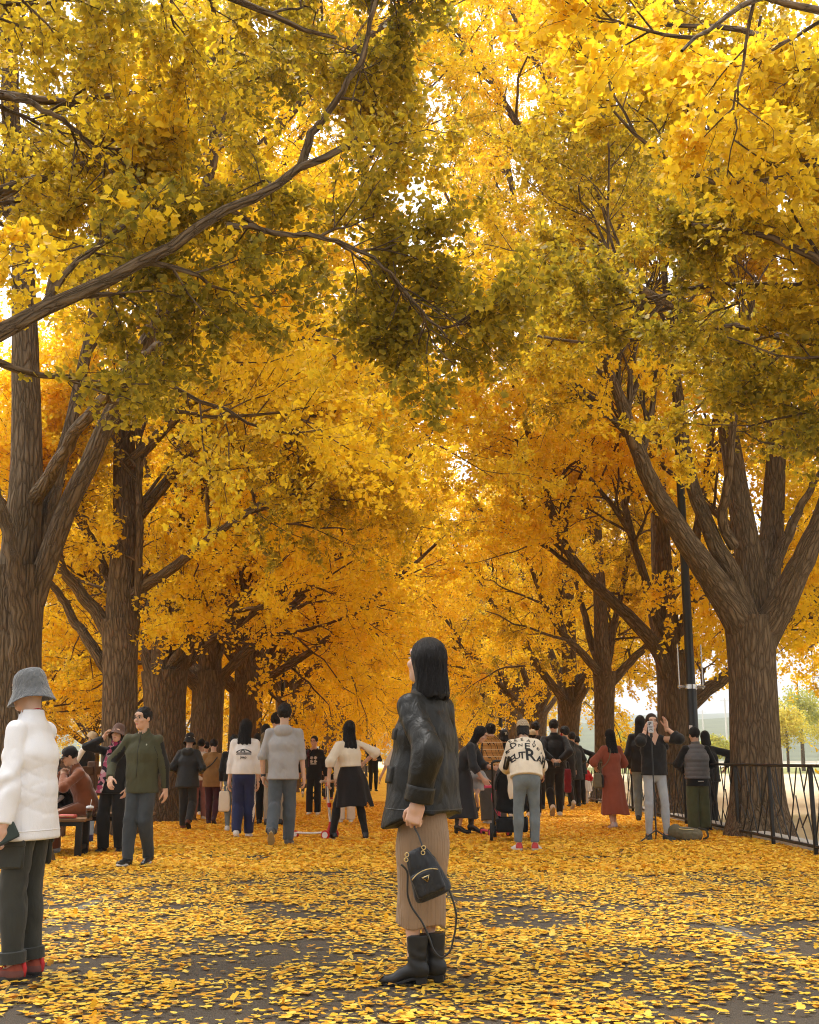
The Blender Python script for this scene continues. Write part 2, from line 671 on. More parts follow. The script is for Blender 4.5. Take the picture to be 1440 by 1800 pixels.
FAN6 = np.array([[0, 0, 0], [-.52, .42, .10], [-.34, .74, .07], [0, .64, -.02], [.34, .74, .07], [.52, .42, .10]])
FAN6_Q = np.array([[0, 3, 2, 1], [0, 5, 4, 3]])
FAN6_RIM = np.array([0, 1, 1, .8, 1, 1.0])
FAN4 = np.array([[0, 0, 0], [-.5, .55, .08], [0, .74, -.03], [.5, .55, .08]])
FAN4_Q = np.array([[0, 3, 2, 1]])
FAN4_RIM = np.array([0, 1, .9, 1.0])


def leaves(pos, size, tint, rng, hi=True, down=0.35, axis=None, flat=0.0, rimgain=0.25):
    """Ginkgo fans at pos (N,3) as one vertex array, quads, tint."""
    N = len(pos)
    T, Q, RIM = (FAN6, FAN6_Q, FAN6_RIM) if hi else (FAN4, FAN4_Q, FAN4_RIM)
    V = rng.normal(0, 1, (N, 3)) if axis is None else axis + rng.normal(0, 0.55, (N, 3))
    V[:, 2] -= down
    V /= np.linalg.norm(V, axis=1, keepdims=True)
    Nn = rng.normal(0, 1, (N, 3))
    Nn[:, 2] += 0.7
    U = np.cross(V, Nn)
    U /= np.linalg.norm(U, axis=1, keepdims=True) + 1e-9
    Nn = np.cross(U, V)
    s = size[:, None, None]
    P = pos[:, None] + s * (T[None, :, 0:1] * U[:, None] + T[None, :, 1:2] * V[:, None] + T[None, :, 2:3] * Nn[:, None] * rng.uniform(-.6, 1.6, (N, 1, 1)))
    k = len(T)
    q = (np.arange(N)[:, None, None] * k + Q[None]).reshape(-1, 4)
    tt = tint[:, None] - rimgain * RIM[None] * np.clip(tint[:, None], 0, 1)
    return P.reshape(-1, 3), q, np.clip(tt, 0, 1).ravel()


def tuft(TW, per, q, rng, spread=0.05):
    """Leaf positions in tufts along twigs TW (B,n,3); also the outward axis of each leaf."""
    B, n, _ = TW.shape
    M = B * per
    idx = np.repeat(np.arange(B), per)
    t = (np.tile(np.arange(per), B) + rng.uniform(0, 1, M)) / per
    x = t * (n - 1)
    i0 = np.clip(x.astype(int), 0, n - 2)
    f = (x - i0)[:, None]
    c = TW[idx, i0] * (1 - f) + TW[idx, i0 + 1] * f
    c = np.repeat(c, q, 0)
    off = rng.normal(0, 1, (M * q, 3))
    off /= np.linalg.norm(off, axis=1, keepdims=True)
    return c + off * spread * rng.uniform(.4, 1.3, (M * q, 1)), off, np.repeat(idx, q)


class Lattice:
    """Periodic value noise."""
    def __init__(self, seed, n=24):
        self.n = n
        self.g = np.random.default_rng(seed).uniform(-1, 1, (n, n, n))

    def __call__(self, P):
        n = self.n
        f = np.floor(P).astype(int)
        w = P - f
        w = w * w * (3 - 2 * w)
        i0, i1 = f % n, (f + 1) % n
        g = self.g
        x0, y0, z0 = i0[..., 0], i0[..., 1], i0[..., 2]
        x1, y1, z1 = i1[..., 0], i1[..., 1], i1[..., 2]
        a, b, c = w[..., 0], w[..., 1], w[..., 2]
        r0 = (g[x0, y0, z0] * (1 - a) + g[x1, y0, z0] * a) * (1 - b) + (g[x0, y1, z0] * (1 - a) + g[x1, y1, z0] * a) * b
        r1 = (g[x0, y0, z1] * (1 - a) + g[x1, y0, z1] * a) * (1 - b) + (g[x0, y1, z1] * (1 - a) + g[x1, y1, z1] * a) * b
        return r0 * (1 - c) + r1 * c


NZ = Lattice(5)
GREEN_NZ = Lattice(21)


def grow(name, label, loc, trunk, limbs, seed, *, k1=9, k2=7, k3=6, per=5, q=5, size=.07, tint=(0.35, 0.25), hi=True, keep=None,
         group='ginkgo trees lining the avenue', L1=(2.2, 3.8), L2=(0.9, 1.9), L3=(0.35, 0.8), sides=20, green_scale=0.5, mat=None, cat='tree', spread=.05, up1=.25, t0=.18, kd=0, Ld=(1.4, 2.6), bias=(0, 0, 0), bare=0.0, short=2.8):
    """trunk: (k,4) points with radius, limbs: list of (k,4). All in the tree's own coordinates."""
    rng = np.random.default_rng(seed)
    root = empty(name, loc)
    tag(root, label, cat, group)
    wd = Wood()
    tk = resample(trunk, 40)
    wd.add(tk[None, :, :3], tk[None, :, 3], sides + 8, 0.05, rng)
    LP, LR = [], []
    for lm in limbs:
        r = resample(lm, 24)
        r[2:, :3] += np.cumsum(rng.normal(0, 0.012, (22, 3)), 0)
        LP.append(r[:, :3]); LR.append(r[:, 3])
    LP, LR = np.array(LP), np.array(LR)
    wd.add(LP, LR, sides, 0.04, rng)
    ll = np.linalg.norm(LP[:, -1] - LP[:, 0], axis=1)
    SP, SR = (LP[ll > short], LR[ll > short]) if hi else (LP, LR)      # short forks stay bare
    B1, R1_, _ = spawn(SP, SR, k1, rng, t0, 1.0, L1, (.55, 1.05), up1, 9, .55, .012, .12, bias=bias, lscale=np.clip(ll[ll > short] / 4.5, .3, 1) if hi else None)
    if kd:      # low drooping sprays
        D1, DR, _ = spawn(LP, LR, kd, rng, .12, .7, Ld, (.6, 1.2), -.25, 9, .35, .010, .1)
        D1[..., 2] -= (np.linspace(0, 1, 9) ** 2)[None] * rng.uniform(.3, 1.1, (len(D1), 1))
        B1, R1_ = np.concatenate([B1, D1]), np.concatenate([R1_, DR])
    if keep is not None:
        m = keep(B1[:, -1] + np.asarray(loc)) & keep(B1[:, 5] + np.asarray(loc))
        B1, R1_ = B1[m], R1_[m]
    wd.add(B1, R1_, 7, 0, rng)
    B2, R2_, _ = spawn(B1, R1_, k2, rng, .2, 1.0, L2, (.5, 1.1), .1, 7, .55, .006, .12)
    if keep is not None:
        m = keep(B2[:, -1] + np.asarray(loc)) & keep(B2[:, 3] + np.asarray(loc))
        B2, R2_ = B2[m], R2_[m]
    wd.add(B2, R2_, 5, 0, rng)
    B3, R3_, _ = spawn(B2, R2_, k3, rng, .15, 1.0, L3, (.4, 1.1), .0, 5, .55, .0028, .18)
    if keep is not None:
        w = B3.mean(1) + np.asarray(loc)
        B3, R3_ = B3[keep(w)], R3_[keep(w)]
    wd.add(B3, R3_, 3, 0, rng)
    wd.build('trunk', root)
    p3, off, idx = tuft(B3, per, q, rng, spread)
    p2, off2, idx2 = tuft(B2, 4, q, rng, spread)
    pos = np.concatenate([p3, p2]); off = np.concatenate([off, off2])
    if keep is not None:
        m = keep(pos + np.asarray(loc))
        pos, off = pos[m], off[m]
    if bare > 0:    # the boughs themselves stay clear of leaves
        ax = LP.reshape(-1, 3)
        ok = np.ones(len(pos), bool)
        for a in ax:
            ok &= ((pos - a) ** 2).sum(1) > bare ** 2
        pos, off = pos[ok], off[ok]
    g = GREEN_NZ((pos + np.asarray(loc)) * green_scale + seed)
    tn = tint[0] + tint[1] * g * 1.6 + rng.normal(0, 0.09, len(pos))
    V, Q, tt = leaves(pos, size * rng.uniform(.7, 1.25, len(pos)), np.clip(tn, 0, 1), rng, hi, .35, off, rimgain=.33 if hi else .2)
    link_mesh('crown', V, [Q], mat or GINKGO, root, True if not hi else False, {'tint': tt})
    return root


def flare(base, top, r0, r1, z_fork, n=9, bulge=0.0):
    """Trunk with root flare from base point to top point."""
    out = []
    for i in range(n):
        t = i / (n - 1)
        p = base * (1 - t) + top * t
        r = r1 + (r0 * 1.0 - r1) * (1 - t) ** 1.0 * 0.4 + r0 * 0.55 * math.exp(-t * z_fork / 0.28) + bulge * math.exp(-((t - 1) / .12) ** 2)
        out.append([*p, r])
    out[0][2] -= 0.12
    return np.array(out)


def pix_tree(label, base_px, X, fork_py, fork_px, r0, r1, limbs, seed, **kw):
    """A near tree: its limbs are given as pixel polylines with depth offsets: [(px,py,dY), ...], r_start, r_end."""
    Y = X / ((base_px - W / 2) / (F * math.cos(TH) + 435 * 0.0 + (0) )) if False else None
    # depth from the row's distance to the axis
    u = base_px - W / 2
    Yd = X * F / u * math.cos(TH) + 0.0
    for _ in range(6):          # the base lies on the ground
        py = proj(np.array([X, Yd, 0.0]))[0]
        Yd *= (py - W / 2) / u
    loc = np.array([X, Yd, 0.0])
    top = at(fork_px, fork_py, Yd) - loc
    tr = flare(np.zeros(3), top, r0, r1, top[2], bulge=0.05)
    L = []
    for pts, ra, rb in limbs:
        arr = []
        for i, (px, py, dY) in enumerate(pts):
            p = at(px, py, Yd + dY) - loc
            s = i / (len(pts) - 1)
            arr.append([*p, ra + (rb - ra) * s ** .8])
        # start inside the trunk
        L.append(np.array(arr))
    return grow('ginkgo_tree', label, loc, tr, L, seed, **kw)


def auto_limbs(rng, top, n=7, height=15.0, lead=True, r=.16, inward=0.0):
    L = []
    a0 = rng.uniform(0, 6.28)
    for i in range(n):
        a = a0 + i * 2.4 + rng.normal(0, .2)
        tilt = rng.uniform(.45, .85) if i > 2 else rng.uniform(.85, 1.1)
        ln = rng.uniform(.55, .8) * height * (.8 if i > n - 3 else .62)
        d = np.array([math.cos(a) * math.sin(tilt), math.sin(a) * math.sin(tilt), math.cos(tilt)])
        d[0] += inward
        d = unit(d)
        s0 = np.array([0, 0, top[2] - .5 + .9 * (i / n)]) + np.array([top[0], top[1], 0])
        s = np.linspace(0, 1, 7)[:, None]
        P = s0 + ln * (d * s + np.array([0, 0, .16]) * s ** 2) + np.cumsum(rng.normal(0, .06, (7, 3)), 0) * s
        L.append(np.concatenate([P, (r * rng.uniform(.7, 1.1) * (1 - .82 * s ** .8))], 1))
    if lead:
        s = np.linspace(0, 1, 8)[:, None]
        P = top + np.array([0, 0, height - top[2]]) * s + np.cumsum(rng.normal(0, .09, (8, 3)), 0) * s
        L.append(np.concatenate([P, r * 1.5 * (1 - .9 * s)], 1))
    return L


def keep_open(P):
    """Leaves do not hang into the walkers' space nor into the lens."""
    x, y, z = P[..., 0], P[..., 1], P[..., 2]
    px, py = proj(P)
    low = np.where(y < 30, 2.7, 3.0)
    ok = (z > low) | (np.abs(x) > 4.2) & (z > 2.2)
    ok &= (x ** 2 + y ** 2 + (z - CAMH) ** 2) > 3.4 ** 2
    ok &= ~((py > 1090) & (np.abs(x) < 3.0) & (y < 40) & (z < np.where(y > 14, 3.5, 4.5)))
    return ok


L_ROW = 'ginkgo trees lining the avenue'
# --- right row, limbs as in the photograph
pix_tree('thick ginkgo behind the metal fence at the right edge, forking low into five great limbs', 1334, 4.98, 1085, 1320, .38, .34, [
    ([(1318, 1120, 0), (1268, 1040, -.3), (1215, 970, -.6), (1160, 890, -1.0), (1112, 800, -1.5), (1080, 700, -2), (1040, 600, -2.6)], .26, .05),
    ([(1322, 1100, -.1), (1285, 1010, -.2), (1240, 915, -.3), (1212, 830, -.4), (1195, 740, -.5), (1180, 600, -1), (1150, 430, -1.5)], .17, .04),
    ([(1328, 1120, .1), (1318, 1000, .2), (1300, 880, .3), (1285, 760, .5), (1275, 600, .5), (1262, 420, .6), (1255, 200, .6)], .26, .06),
    ([(1335, 1120, .3), (1352, 960, .8), (1362, 820, 1.2), (1360, 660, 1.5), (1352, 450, 1.7), (1345, 150, 2)], .24, .06),
    ([(1335, 1130, 0), (1385, 1030, -.3), (1430, 930, -.6), (1475, 820, -.9), (1540, 700, -1.5)], .25, .07),
    ([(1355, 1010, .5), (1385, 940, .5), (1415, 890, .5), (1470, 800, 1)], .11, .04),
    ([(1290, 960, -.2), (1262, 910, -.5), (1278, 850, -.9), (1290, 790, -1.4), (1310, 640, -2), (1340, 470, -2.6)], .09, .03),
    ([(1352, 450, 1.7), (1300, 260, 1), (1220, 80, 0), (1150, -60, -1)], .09, .03),
    ([(1345, 700, 1.4), (1290, 620, 0), (1210, 560, -2), (1130, 520, -3.5), (1040, 440, -5)], .10, .03),
], 101, k1=9, k2=7, k3=6, per=5, q=7, size=.066, tint=(.53, .28), keep=keep_open, sides=28, t0=.60, bias=(0, .5, .25), bare=.55)
pix_tree('ginkgo standing behind the lamp post, its pale limb arching left over the avenue', 1184, 4.98, 1150, 1184, .36, .30, [
    ([(1185, 1215, 0), (1150, 1130, -.4), (1095, 1070, -.9), (1035, 1020, -1.4), (985, 950, -2), (955, 850, -2.4), (930, 760, -3)], .16, .05),
    ([(1180, 1160, 0), (1165, 1040, 0), (1158, 930, 0), (1150, 800, .2), (1120, 620, .4), (1090, 430, .4), (1080, 200, .6)], .27, .05),
    ([(1175, 1170, 0), (1140, 1050, .4), (1110, 960, .8), (1080, 850, 1.2), (1050, 700, 2)], .13, .04),
    ([(1190, 1160, 0), (1215, 1060, -.2), (1230, 950, -.4), (1250, 820, -.6), (1280, 650, -1)], .15, .04),
    ([(1192, 1260, 0), (1245, 1205, .2), (1290, 1165, .4), (1330, 1120, .6), (1400, 1050, 1)], .17, .06),
    ([(1180, 1140, 0), (1145, 1060, -.6), (1118, 960, -1.2), (1080, 900, -2), (1020, 830, -3)], .09, .03),
    ([(1160, 820, 0), (1100, 740, -1), (1010, 690, -2.5), (900, 640, -4)], .09, .025),
    ([(1120, 620, .4), (1040, 430, 0), (950, 270, -.5), (860, 120, -1), (770, -20, -1.5)], .12, .03),
    ([(1090, 430, .4), (1010, 240, .8), (920, 60, 1.2), (850, -80, 1.5)], .10, .03),
    ([(1100, 520, 1), (1080, 380, 1.2), (1076, 240, 1.2), (1085, 60, 1.2), (1090, -80, 1.2)], .10, .04),
], 102, k1=9, k2=7, k3=6, per=5, q=6, size=.072, tint=(.44, .30), keep=keep_open, sides=24, t0=.46, kd=1, bare=.36)
pix_tree('slim ginkgo behind the woman in the rust dress', 1064, 4.98, 1180, 1062, .28, .25, [
    ([(1062, 1200, 0), (1030, 1150, -.3), (990, 1110, -.8), (960, 1060, -1.4), (930, 980, -2)], .13, .04),
    ([(1062, 1200, 0), (1055, 1080, 0), (1050, 960, 0), (1040, 800, 0), (1010, 600, 0), (990, 400, 0)], .23, .05),
    ([(1066, 1210, 0), (1105, 1165, .2), (1145, 1130, .2), (1180, 1060, 0), (1200, 950, 0)], .14, .04),
    ([(1060, 1190, 0), (1020, 1060, .6), (990, 930, 1), (930, 800, 1)], .11, .03),
    ([(1066, 1180, 0), (1090, 1040, .6), (1110, 930, 1), (1120, 760, 1)], .11, .03),
    ([(1050, 960, 0), (985, 800, -.5), (910, 620, -1), (830, 450, -1.5), (760, 300, -2)], .13, .03),
    ([(1040, 800, 0), (950, 560, .5), (900, 330, 1), (865, 100, 1.5), (850, -60, 1.5)], .14, .04),
    ([(1010, 700, 0), (910, 540, .5), (850, 380, .8), (805, 220, 1), (775, 60, 1)], .10, .03),
    ([(1010, 600, 0), (980, 480, .5), (972, 340, .5), (975, 180, .5), (980, 20, .5)], .10, .04),
], 103, k1=9, k2=7, k3=6, per=5, q=6, size=.080, tint=(.30, .28), hi=False, keep=keep_open, t0=.30, kd=3, bare=.30)
# --- left row
pix_tree('rough dark ginkgo at the left edge behind the person in the white jacket', 18, -4.25, 1000, 30, .34, .29, [
    ([(30, 1040, 0), (45, 900, 0), (50, 760, .1), (40, 600, .2), (25, 400, .3), (15, 200, .3), (10, -100, .3)], .23, .09),
    ([(58, 1060, 0), (95, 940, -.2), (140, 840, -.3), (200, 710, -.4), (262, 590, -.6), (310, 470, -.8), (360, 330, -1), (400, 150, -1.2)], .135, .05),
    ([(62, 1000, .2), (95, 860, .3), (135, 740, .4), (165, 600, .5), (180, 480, .5), (200, 300, .5)], .105, .045),
    ([(35, 1180, -.2), (30, 1040, -.4), (5, 920, -.5), (-40, 800, -.6)], .12, .05),
    ([(90, 520, .2), (105, 420, .2), (120, 330, .2), (150, 200, .2)], .07, .03),
    ([(60, 880, 0), (130, 760, -1.5), (230, 640, -3), (330, 560, -4.5)], .09, .03),
], 104, k1=9, k2=7, k3=6, per=5, q=7, size=.064, tint=(.52, .26), keep=keep_open, sides=28, t0=.45, bias=(0, .4, .2), bare=.32)
pix_tree('straight ginkgo with a clean trunk behind the man in the olive jacket', 209, -4.25, 1090, 212, .27, .25, [
    ([(212, 1110, 0), (215, 1000, 0), (216, 900, 0), (216, 780, 0), (228, 660, 0), (255, 560, 0), (300, 410, -.2), (330, 250, -.3), (360, 50, -.4)], .25, .07),
    ([(205, 1130, 0), (150, 1060, -.1), (110, 1010, -.2), (70, 940, -.3), (20, 850, -.5)], .12, .05),
    ([(200, 1190, .1), (140, 1110, .2), (95, 1040, .3), (60, 990, .3)], .10, .04),
    ([(235, 1080, 0), (248, 1020, -.2), (252, 920, -.3), (248, 800, -.3), (240, 680, -.3)], .07, .05),
    ([(225, 1050, 0), (300, 1000, -.4), (370, 945, -.8), (430, 900, -1.2), (520, 830, -2)], .10, .03),
    ([(222, 930, .2), (290, 850, 0), (360, 770, -.2), (420, 680, -.5), (490, 600, -1)], .11, .03),
    ([(216, 830, 0), (300, 730, -.8), (400, 640, -1.5), (520, 580, -2.5), (620, 610, -3.4)], .10, .03),
    ([(205, 1060, .2), (170, 960, .4), (140, 900, .6), (100, 800, 1)], .08, .03),
    ([(255, 560, 0), (330, 420, -.5), (440, 270, -1), (560, 140, -1.5), (690, 20, -2), (800, -90, -2.5)], .11, .03),
    ([(300, 410, -.2), (370, 250, .5), (480, 90, 1), (600, -60, 1.5)], .09, .03),
], 105, k1=9, k2=7, k3=6, per=5, q=6, size=.070, tint=(.46, .30), keep=keep_open, sides=24, t0=.44, kd=1, bare=.30)
pix_tree('stout ginkgo behind the woman in the black hat', 290, -4.35, 1180, 290, .40, .38, [
    ([(300, 1200, 0), (345, 1100, -.3), (385, 1000, -.6), (450, 880, -1), (520, 760, -1.6), (610, 650, -2)], .19, .05),
    ([(288, 1200, 0), (285, 1080, 0), (300, 960, 0), (320, 800, 0), (340, 600, 0), (380, 350, 0)], .26, .06),
    ([(275, 1200, 0), (250, 1120, 0), (235, 1060, .3), (200, 960, .6)], .15, .05),
    ([(305, 1190, .2), (360, 1130, .3), (430, 1090, .4), (500, 1040, .3), (560, 1000, 0)], .12, .04),
    ([(300, 1100, 0), (330, 950, .2), (360, 850, .4), (400, 740, .6), (440, 560, .8)], .13, .04),
    ([(295, 1180, -.1), (330, 1110, -1), (390, 1080, -2), (470, 1060, -3)], .09, .03),
    ([(320, 800, 0), (420, 600, -.5), (540, 430, -1), (650, 280, -1.5), (760, 150, -2)], .13, .03),
    ([(340, 600, 0), (440, 380, .5), (560, 180, 1), (680, 0, 1.5)], .11, .03),
], 106, k1=9, k2=7, k3=6, per=5, q=6, size=.076, tint=(.33, .30), hi=False, keep=keep_open, t0=.32, kd=2)
# --- the nearest pair stands just outside the frame; their boughs hang into it
def near_left():
    loc = np.array([-4.6, 6.6, 0.0])
    def at_(px, py, Y): return at(px, py, Y) - loc
    tr = flare(np.zeros(3), np.array([.1, 0, 3.2]), .36, .33, 3.2)
    lim = []
    def lb(pts, ra, rb, head=None):
        a = ([[*head, ra * 1.1]] if head else [])
        for i, p in enumerate(pts):
            a.append([*at_(*p), ra + (rb - ra) * i / (len(pts) - 1)])
        lim.append(np.array(a))
    lb([(-60, 625, 6.4), (0, 588, 6.5), (100, 530, 6.6), (180, 490, 6.7), (310, 425, 6.8), (430, 350, 7.0), (530, 290, 7.2), (620, 255, 7.4), (645, 225, 7.5)], .056, .020, (.1, 0, 2.9))
    lb([(530, 290, 7.5), (545, 240, 7.5), (570, 200, 7.5), (600, 165, 7.4), (640, 100, 7.4), (665, 0, 7.3), (690, -120, 7.2)], .034, .012)
    lb([(400, 395, 7.35), (450, 405, 7.3), (520, 420, 7.3), (590, 430, 7.25), (650, 470, 7.2), (720, 530, 7.2), (790, 600, 7.1)], .022, .008)
    lb([(-80, 130, 7.6), (0, 142, 7.7), (60, 172, 7.8), (120, 160, 7.9), (180, 150, 8), (240, 155, 8.1), (340, 120, 8.3)], .045, .014, (.1, 0, 3.2))
    lb([(10, 168, 7.7), (80, 185, 7.6), (140, 215, 7.6), (190, 262, 7.6), (260, 330, 7.6)], .024, .009)
    lb([(-100, 380, 7.6), (40, 330, 7.9), (170, 300, 8.2), (280, 220, 8.5), (400, 90, 8.8), (480, -40, 9)], .05, .014, (.1, .1, 3.1))
    lb([(-60, -80, 6), (100, -100, 6.2), (300, -60, 6.6), (480, 30, 7), (600, 60, 7.2)], .05, .012, (.1, 0, 3.3))
    lim.append(np.array([[0, 0, 3, .3], [-.5, -.5, 6, .2], [-.8, -1, 9, .12], [-1, -1.2, 13, .04]]))
    grow('ginkgo_tree', 'near ginkgo whose long dark bough with green leaves crosses the upper left', loc, tr, lim, 107,
         k1=7, k2=6, k3=5, per=5, q=6, size=.056, tint=(.72, .18), short=1.0, t0=.28, bias=(.15, .9, .40), bare=.22, keep=keep_open, L1=(.9, 1.9), L2=(.5, 1.0), L3=(.22, .5), sides=16, green_scale=.7, up1=.0)
near_left()
def near_right():
    loc = np.array([5.0, 8.2, 0.0])
    def at_(px, py, Y): return at(px, py, Y) - loc
    tr = flare(np.zeros(3), np.array([0, 0, 3.0]), .36, .33, 3.0)
    lim = []
    def lb(pts, ra, rb, head=None):
        a = ([[*head, ra * 1.1]] if head else [])
        for i, p in enumerate(pts):
            a.append([*at_(*p), ra + (rb - ra) * i / (len(pts) - 1)])
        lim.append(np.array(a))
    lb([(1500, 480, 8.2), (1420, 500, 8.4), (1320, 485, 8.6), (1200, 490, 8.8), (1120, 515, 9), (1040, 530, 9.2)], .036, .010, (0, 0, 2.8))
    lb([(1500, 250, 7.4), (1400, 320, 7.4), (1300, 330, 7.4), (1205, 300, 7.4), (1150, 260, 7.3), (1100, 190, 7.2)], .030, .009, (0, 0, 3))
    lb([(1205, 300, 7.4), (1252, 230, 7.2), (1262, 190, 7.2), (1310, 130, 7.1), (1330, 40, 7)], .022, .01)
    lb([(1500, 620, 8.4), (1380, 600, 8.9), (1270, 580, 9.4), (1150, 600, 9.8), (1020, 620, 10.2), (900, 590, 10.6)], .04, .01, (0, 0, 2.6))
    lb([(1520, 500, 7.6), (1420, 420, 7.6), (1340, 400, 7.8), (1240, 400, 8)], .035, .012, (0, 0, 2.7))
    lb([(1500, 120, 8), (1400, 60, 8.3), (1290, 30, 8.6), (1180, 40, 9), (1090, 20, 9.2)], .035, .010, (0, 0, 3.2))
    lb([(1560, 60, 6.6), (1440, 20, 6.2), (1340, -10, 6), (1260, 30, 5.6), (1190, 90, 5.2)], .03, .008, (0, 0, 3.2))
    lim.append(np.array([[0, 0, 3, .3], [.5, -.5, 6, .2], [.8, -1, 9, .12], [1, -1.2, 13, .04]]))
    grow('ginkgo_tree', 'near ginkgo whose yellow green sprays hang into the upper right', loc, tr, lim, 108,
         k1=7, k2=6, k3=6, per=5, q=6, size=.058, tint=(.62, .24), short=1.6, bias=(-.1, .6, .2), bare=.07, keep=keep_open, L1=(.9, 2.0), L2=(.5, 1.0), L3=(.22, .5), sides=16, green_scale=.6, up1=.0)
near_right()

# --- the rest of the two rows: four grown trees and their copies
def copy_tree(src, label, loc, rz, sc, group=L_ROW):
    c = src.copy()
    COL.objects.link(c)
    c.location = loc; c.rotation_euler = (0, 0, rz); c.scale = (sc[0], sc[0], sc[1])
    c['label'] = label; c['group'] = group
    for ch in list(src.children):
        d = ch.copy()
        COL.objects.link(d)
        d.parent = c
    return c


def variant(seed, loc, label, tint, n=7, height=16.5, r=.17, fork=2.9, r0=.36):
    rng = np.random.default_rng(seed)
    top = np.array([rng.normal(0, .1), rng.normal(0, .1), fork])
    return grow('ginkgo_tree', label, np.array(loc), flare(np.zeros(3), top, r0, r0 * .92, fork, bulge=.05), auto_limbs(rng, top, n, height, True, r), seed,
                k1=9, k2=6, k3=5, per=4, q=5, size=.10, tint=tint, hi=False, sides=14, L1=(2.0, 3.6), spread=.07, kd=5, Ld=(1.6, 3.2))


NTH = {2: 'sixth', 3: 'seventh', 4: 'eighth', 5: 'ninth', 6: 'tenth', 7: 'eleventh'}
spots = []
for sgn, X, ys in ((-1, -4.3, (24.5, 28.5, 33.5, 39, 45, 51, 57.5, 64, 71, 78, 86, 94, 103, 112, 122, 132)),
                   (1, 4.85, (36.5, 46, 54, 62, 70, 78, 86, 95, 104, 113, 122, 132))):
    for i, y in enumerate(ys):
        spots.append((sgn, X + (0.25 * math.sin(i * 2.3)), y, i))
kinds = []
for j, (seed, tint) in enumerate(((11, (.20, .20)), (12, (.14, .16)), (13, (.42, .30)), (14, (.18, .2)))):
    sgn, X, y, i = spots[[0, 1, 16, 17][j]]
    lab = {0: 'ginkgo beyond the stout one in the left row, its trunk half hidden by walkers',
           1: 'ginkgo with a broad dark trunk behind the long haired girl in the white sweatshirt',
           2: 'ginkgo with a thick forked trunk behind the man with hands behind his back',
           3: 'ginkgo with spreading limbs behind the plaid cap of the person leaning over the stroller'}[j]
    kinds.append(variant(seed, (X, y, 0), lab, tint))
rr = random.Random(4)
for n_, (sgn, X, y, i) in enumerate(spots):
    if n_ in (0, 1, 16, 17):
        continue
    side = 'left' if sgn < 0 else 'right'
    if y < 60:
        lab = ('%s ginkgo down the %s row, its trunk a dark upright behind the walkers' % (NTH[i], side))
    else:
        lab = 'far ginkgo near the end of the %s row, one of many dark trunks' % side
    copy_tree(kinds[rr.randrange(4)], lab, (X, y, 0), rr.uniform(0, 6.28), (rr.uniform(.95, 1.12), rr.uniform(1.05, 1.25)), L_ROW if y < 60 else 'far ginkgos of the %s row' % side)

copy_tree(kinds[0], 'ginkgo beyond the fence whose golden sprays hang behind the right trunk', (9.6, 21, 0), 1.0, (1.0, 1.0), 'ginkgos beyond the fence')
copy_tree(kinds[1], 'second ginkgo beyond the fence, half hidden past the right edge', (13.4, 30, 0), 2.2, (1.0, 1.0), 'ginkgos beyond the fence')

# --- yellow green trees of the plot beyond the wooden fence
rr2 = random.Random(9)
pale = []
for ch in kinds[3].children:
    if ch.name.startswith('crown'):
        pm = ch.data.copy(); pm.materials[0] = PALELEAF
for i, (x, y) in enumerate(((-10.5, 27), (-13.5, 22), (-9.8, 36), (-15, 33), (-11.5, 46), (-18, 44), (-20, 27), (-13, 58), (-21, 60), (-9.6, 70))):
    c = copy_tree(kinds[3], 'pale yellow green tree in the plot beyond the left row of trunks', (x, y, 0), rr2.uniform(0, 6.28), (rr2.uniform(.62, .8), rr2.uniform(.5, .68)), 'pale trees beyond the left row')
    c.name = 'garden_tree'
    for ch in c.children:
        if ch.name.startswith('crown'):
            ch.data = pm
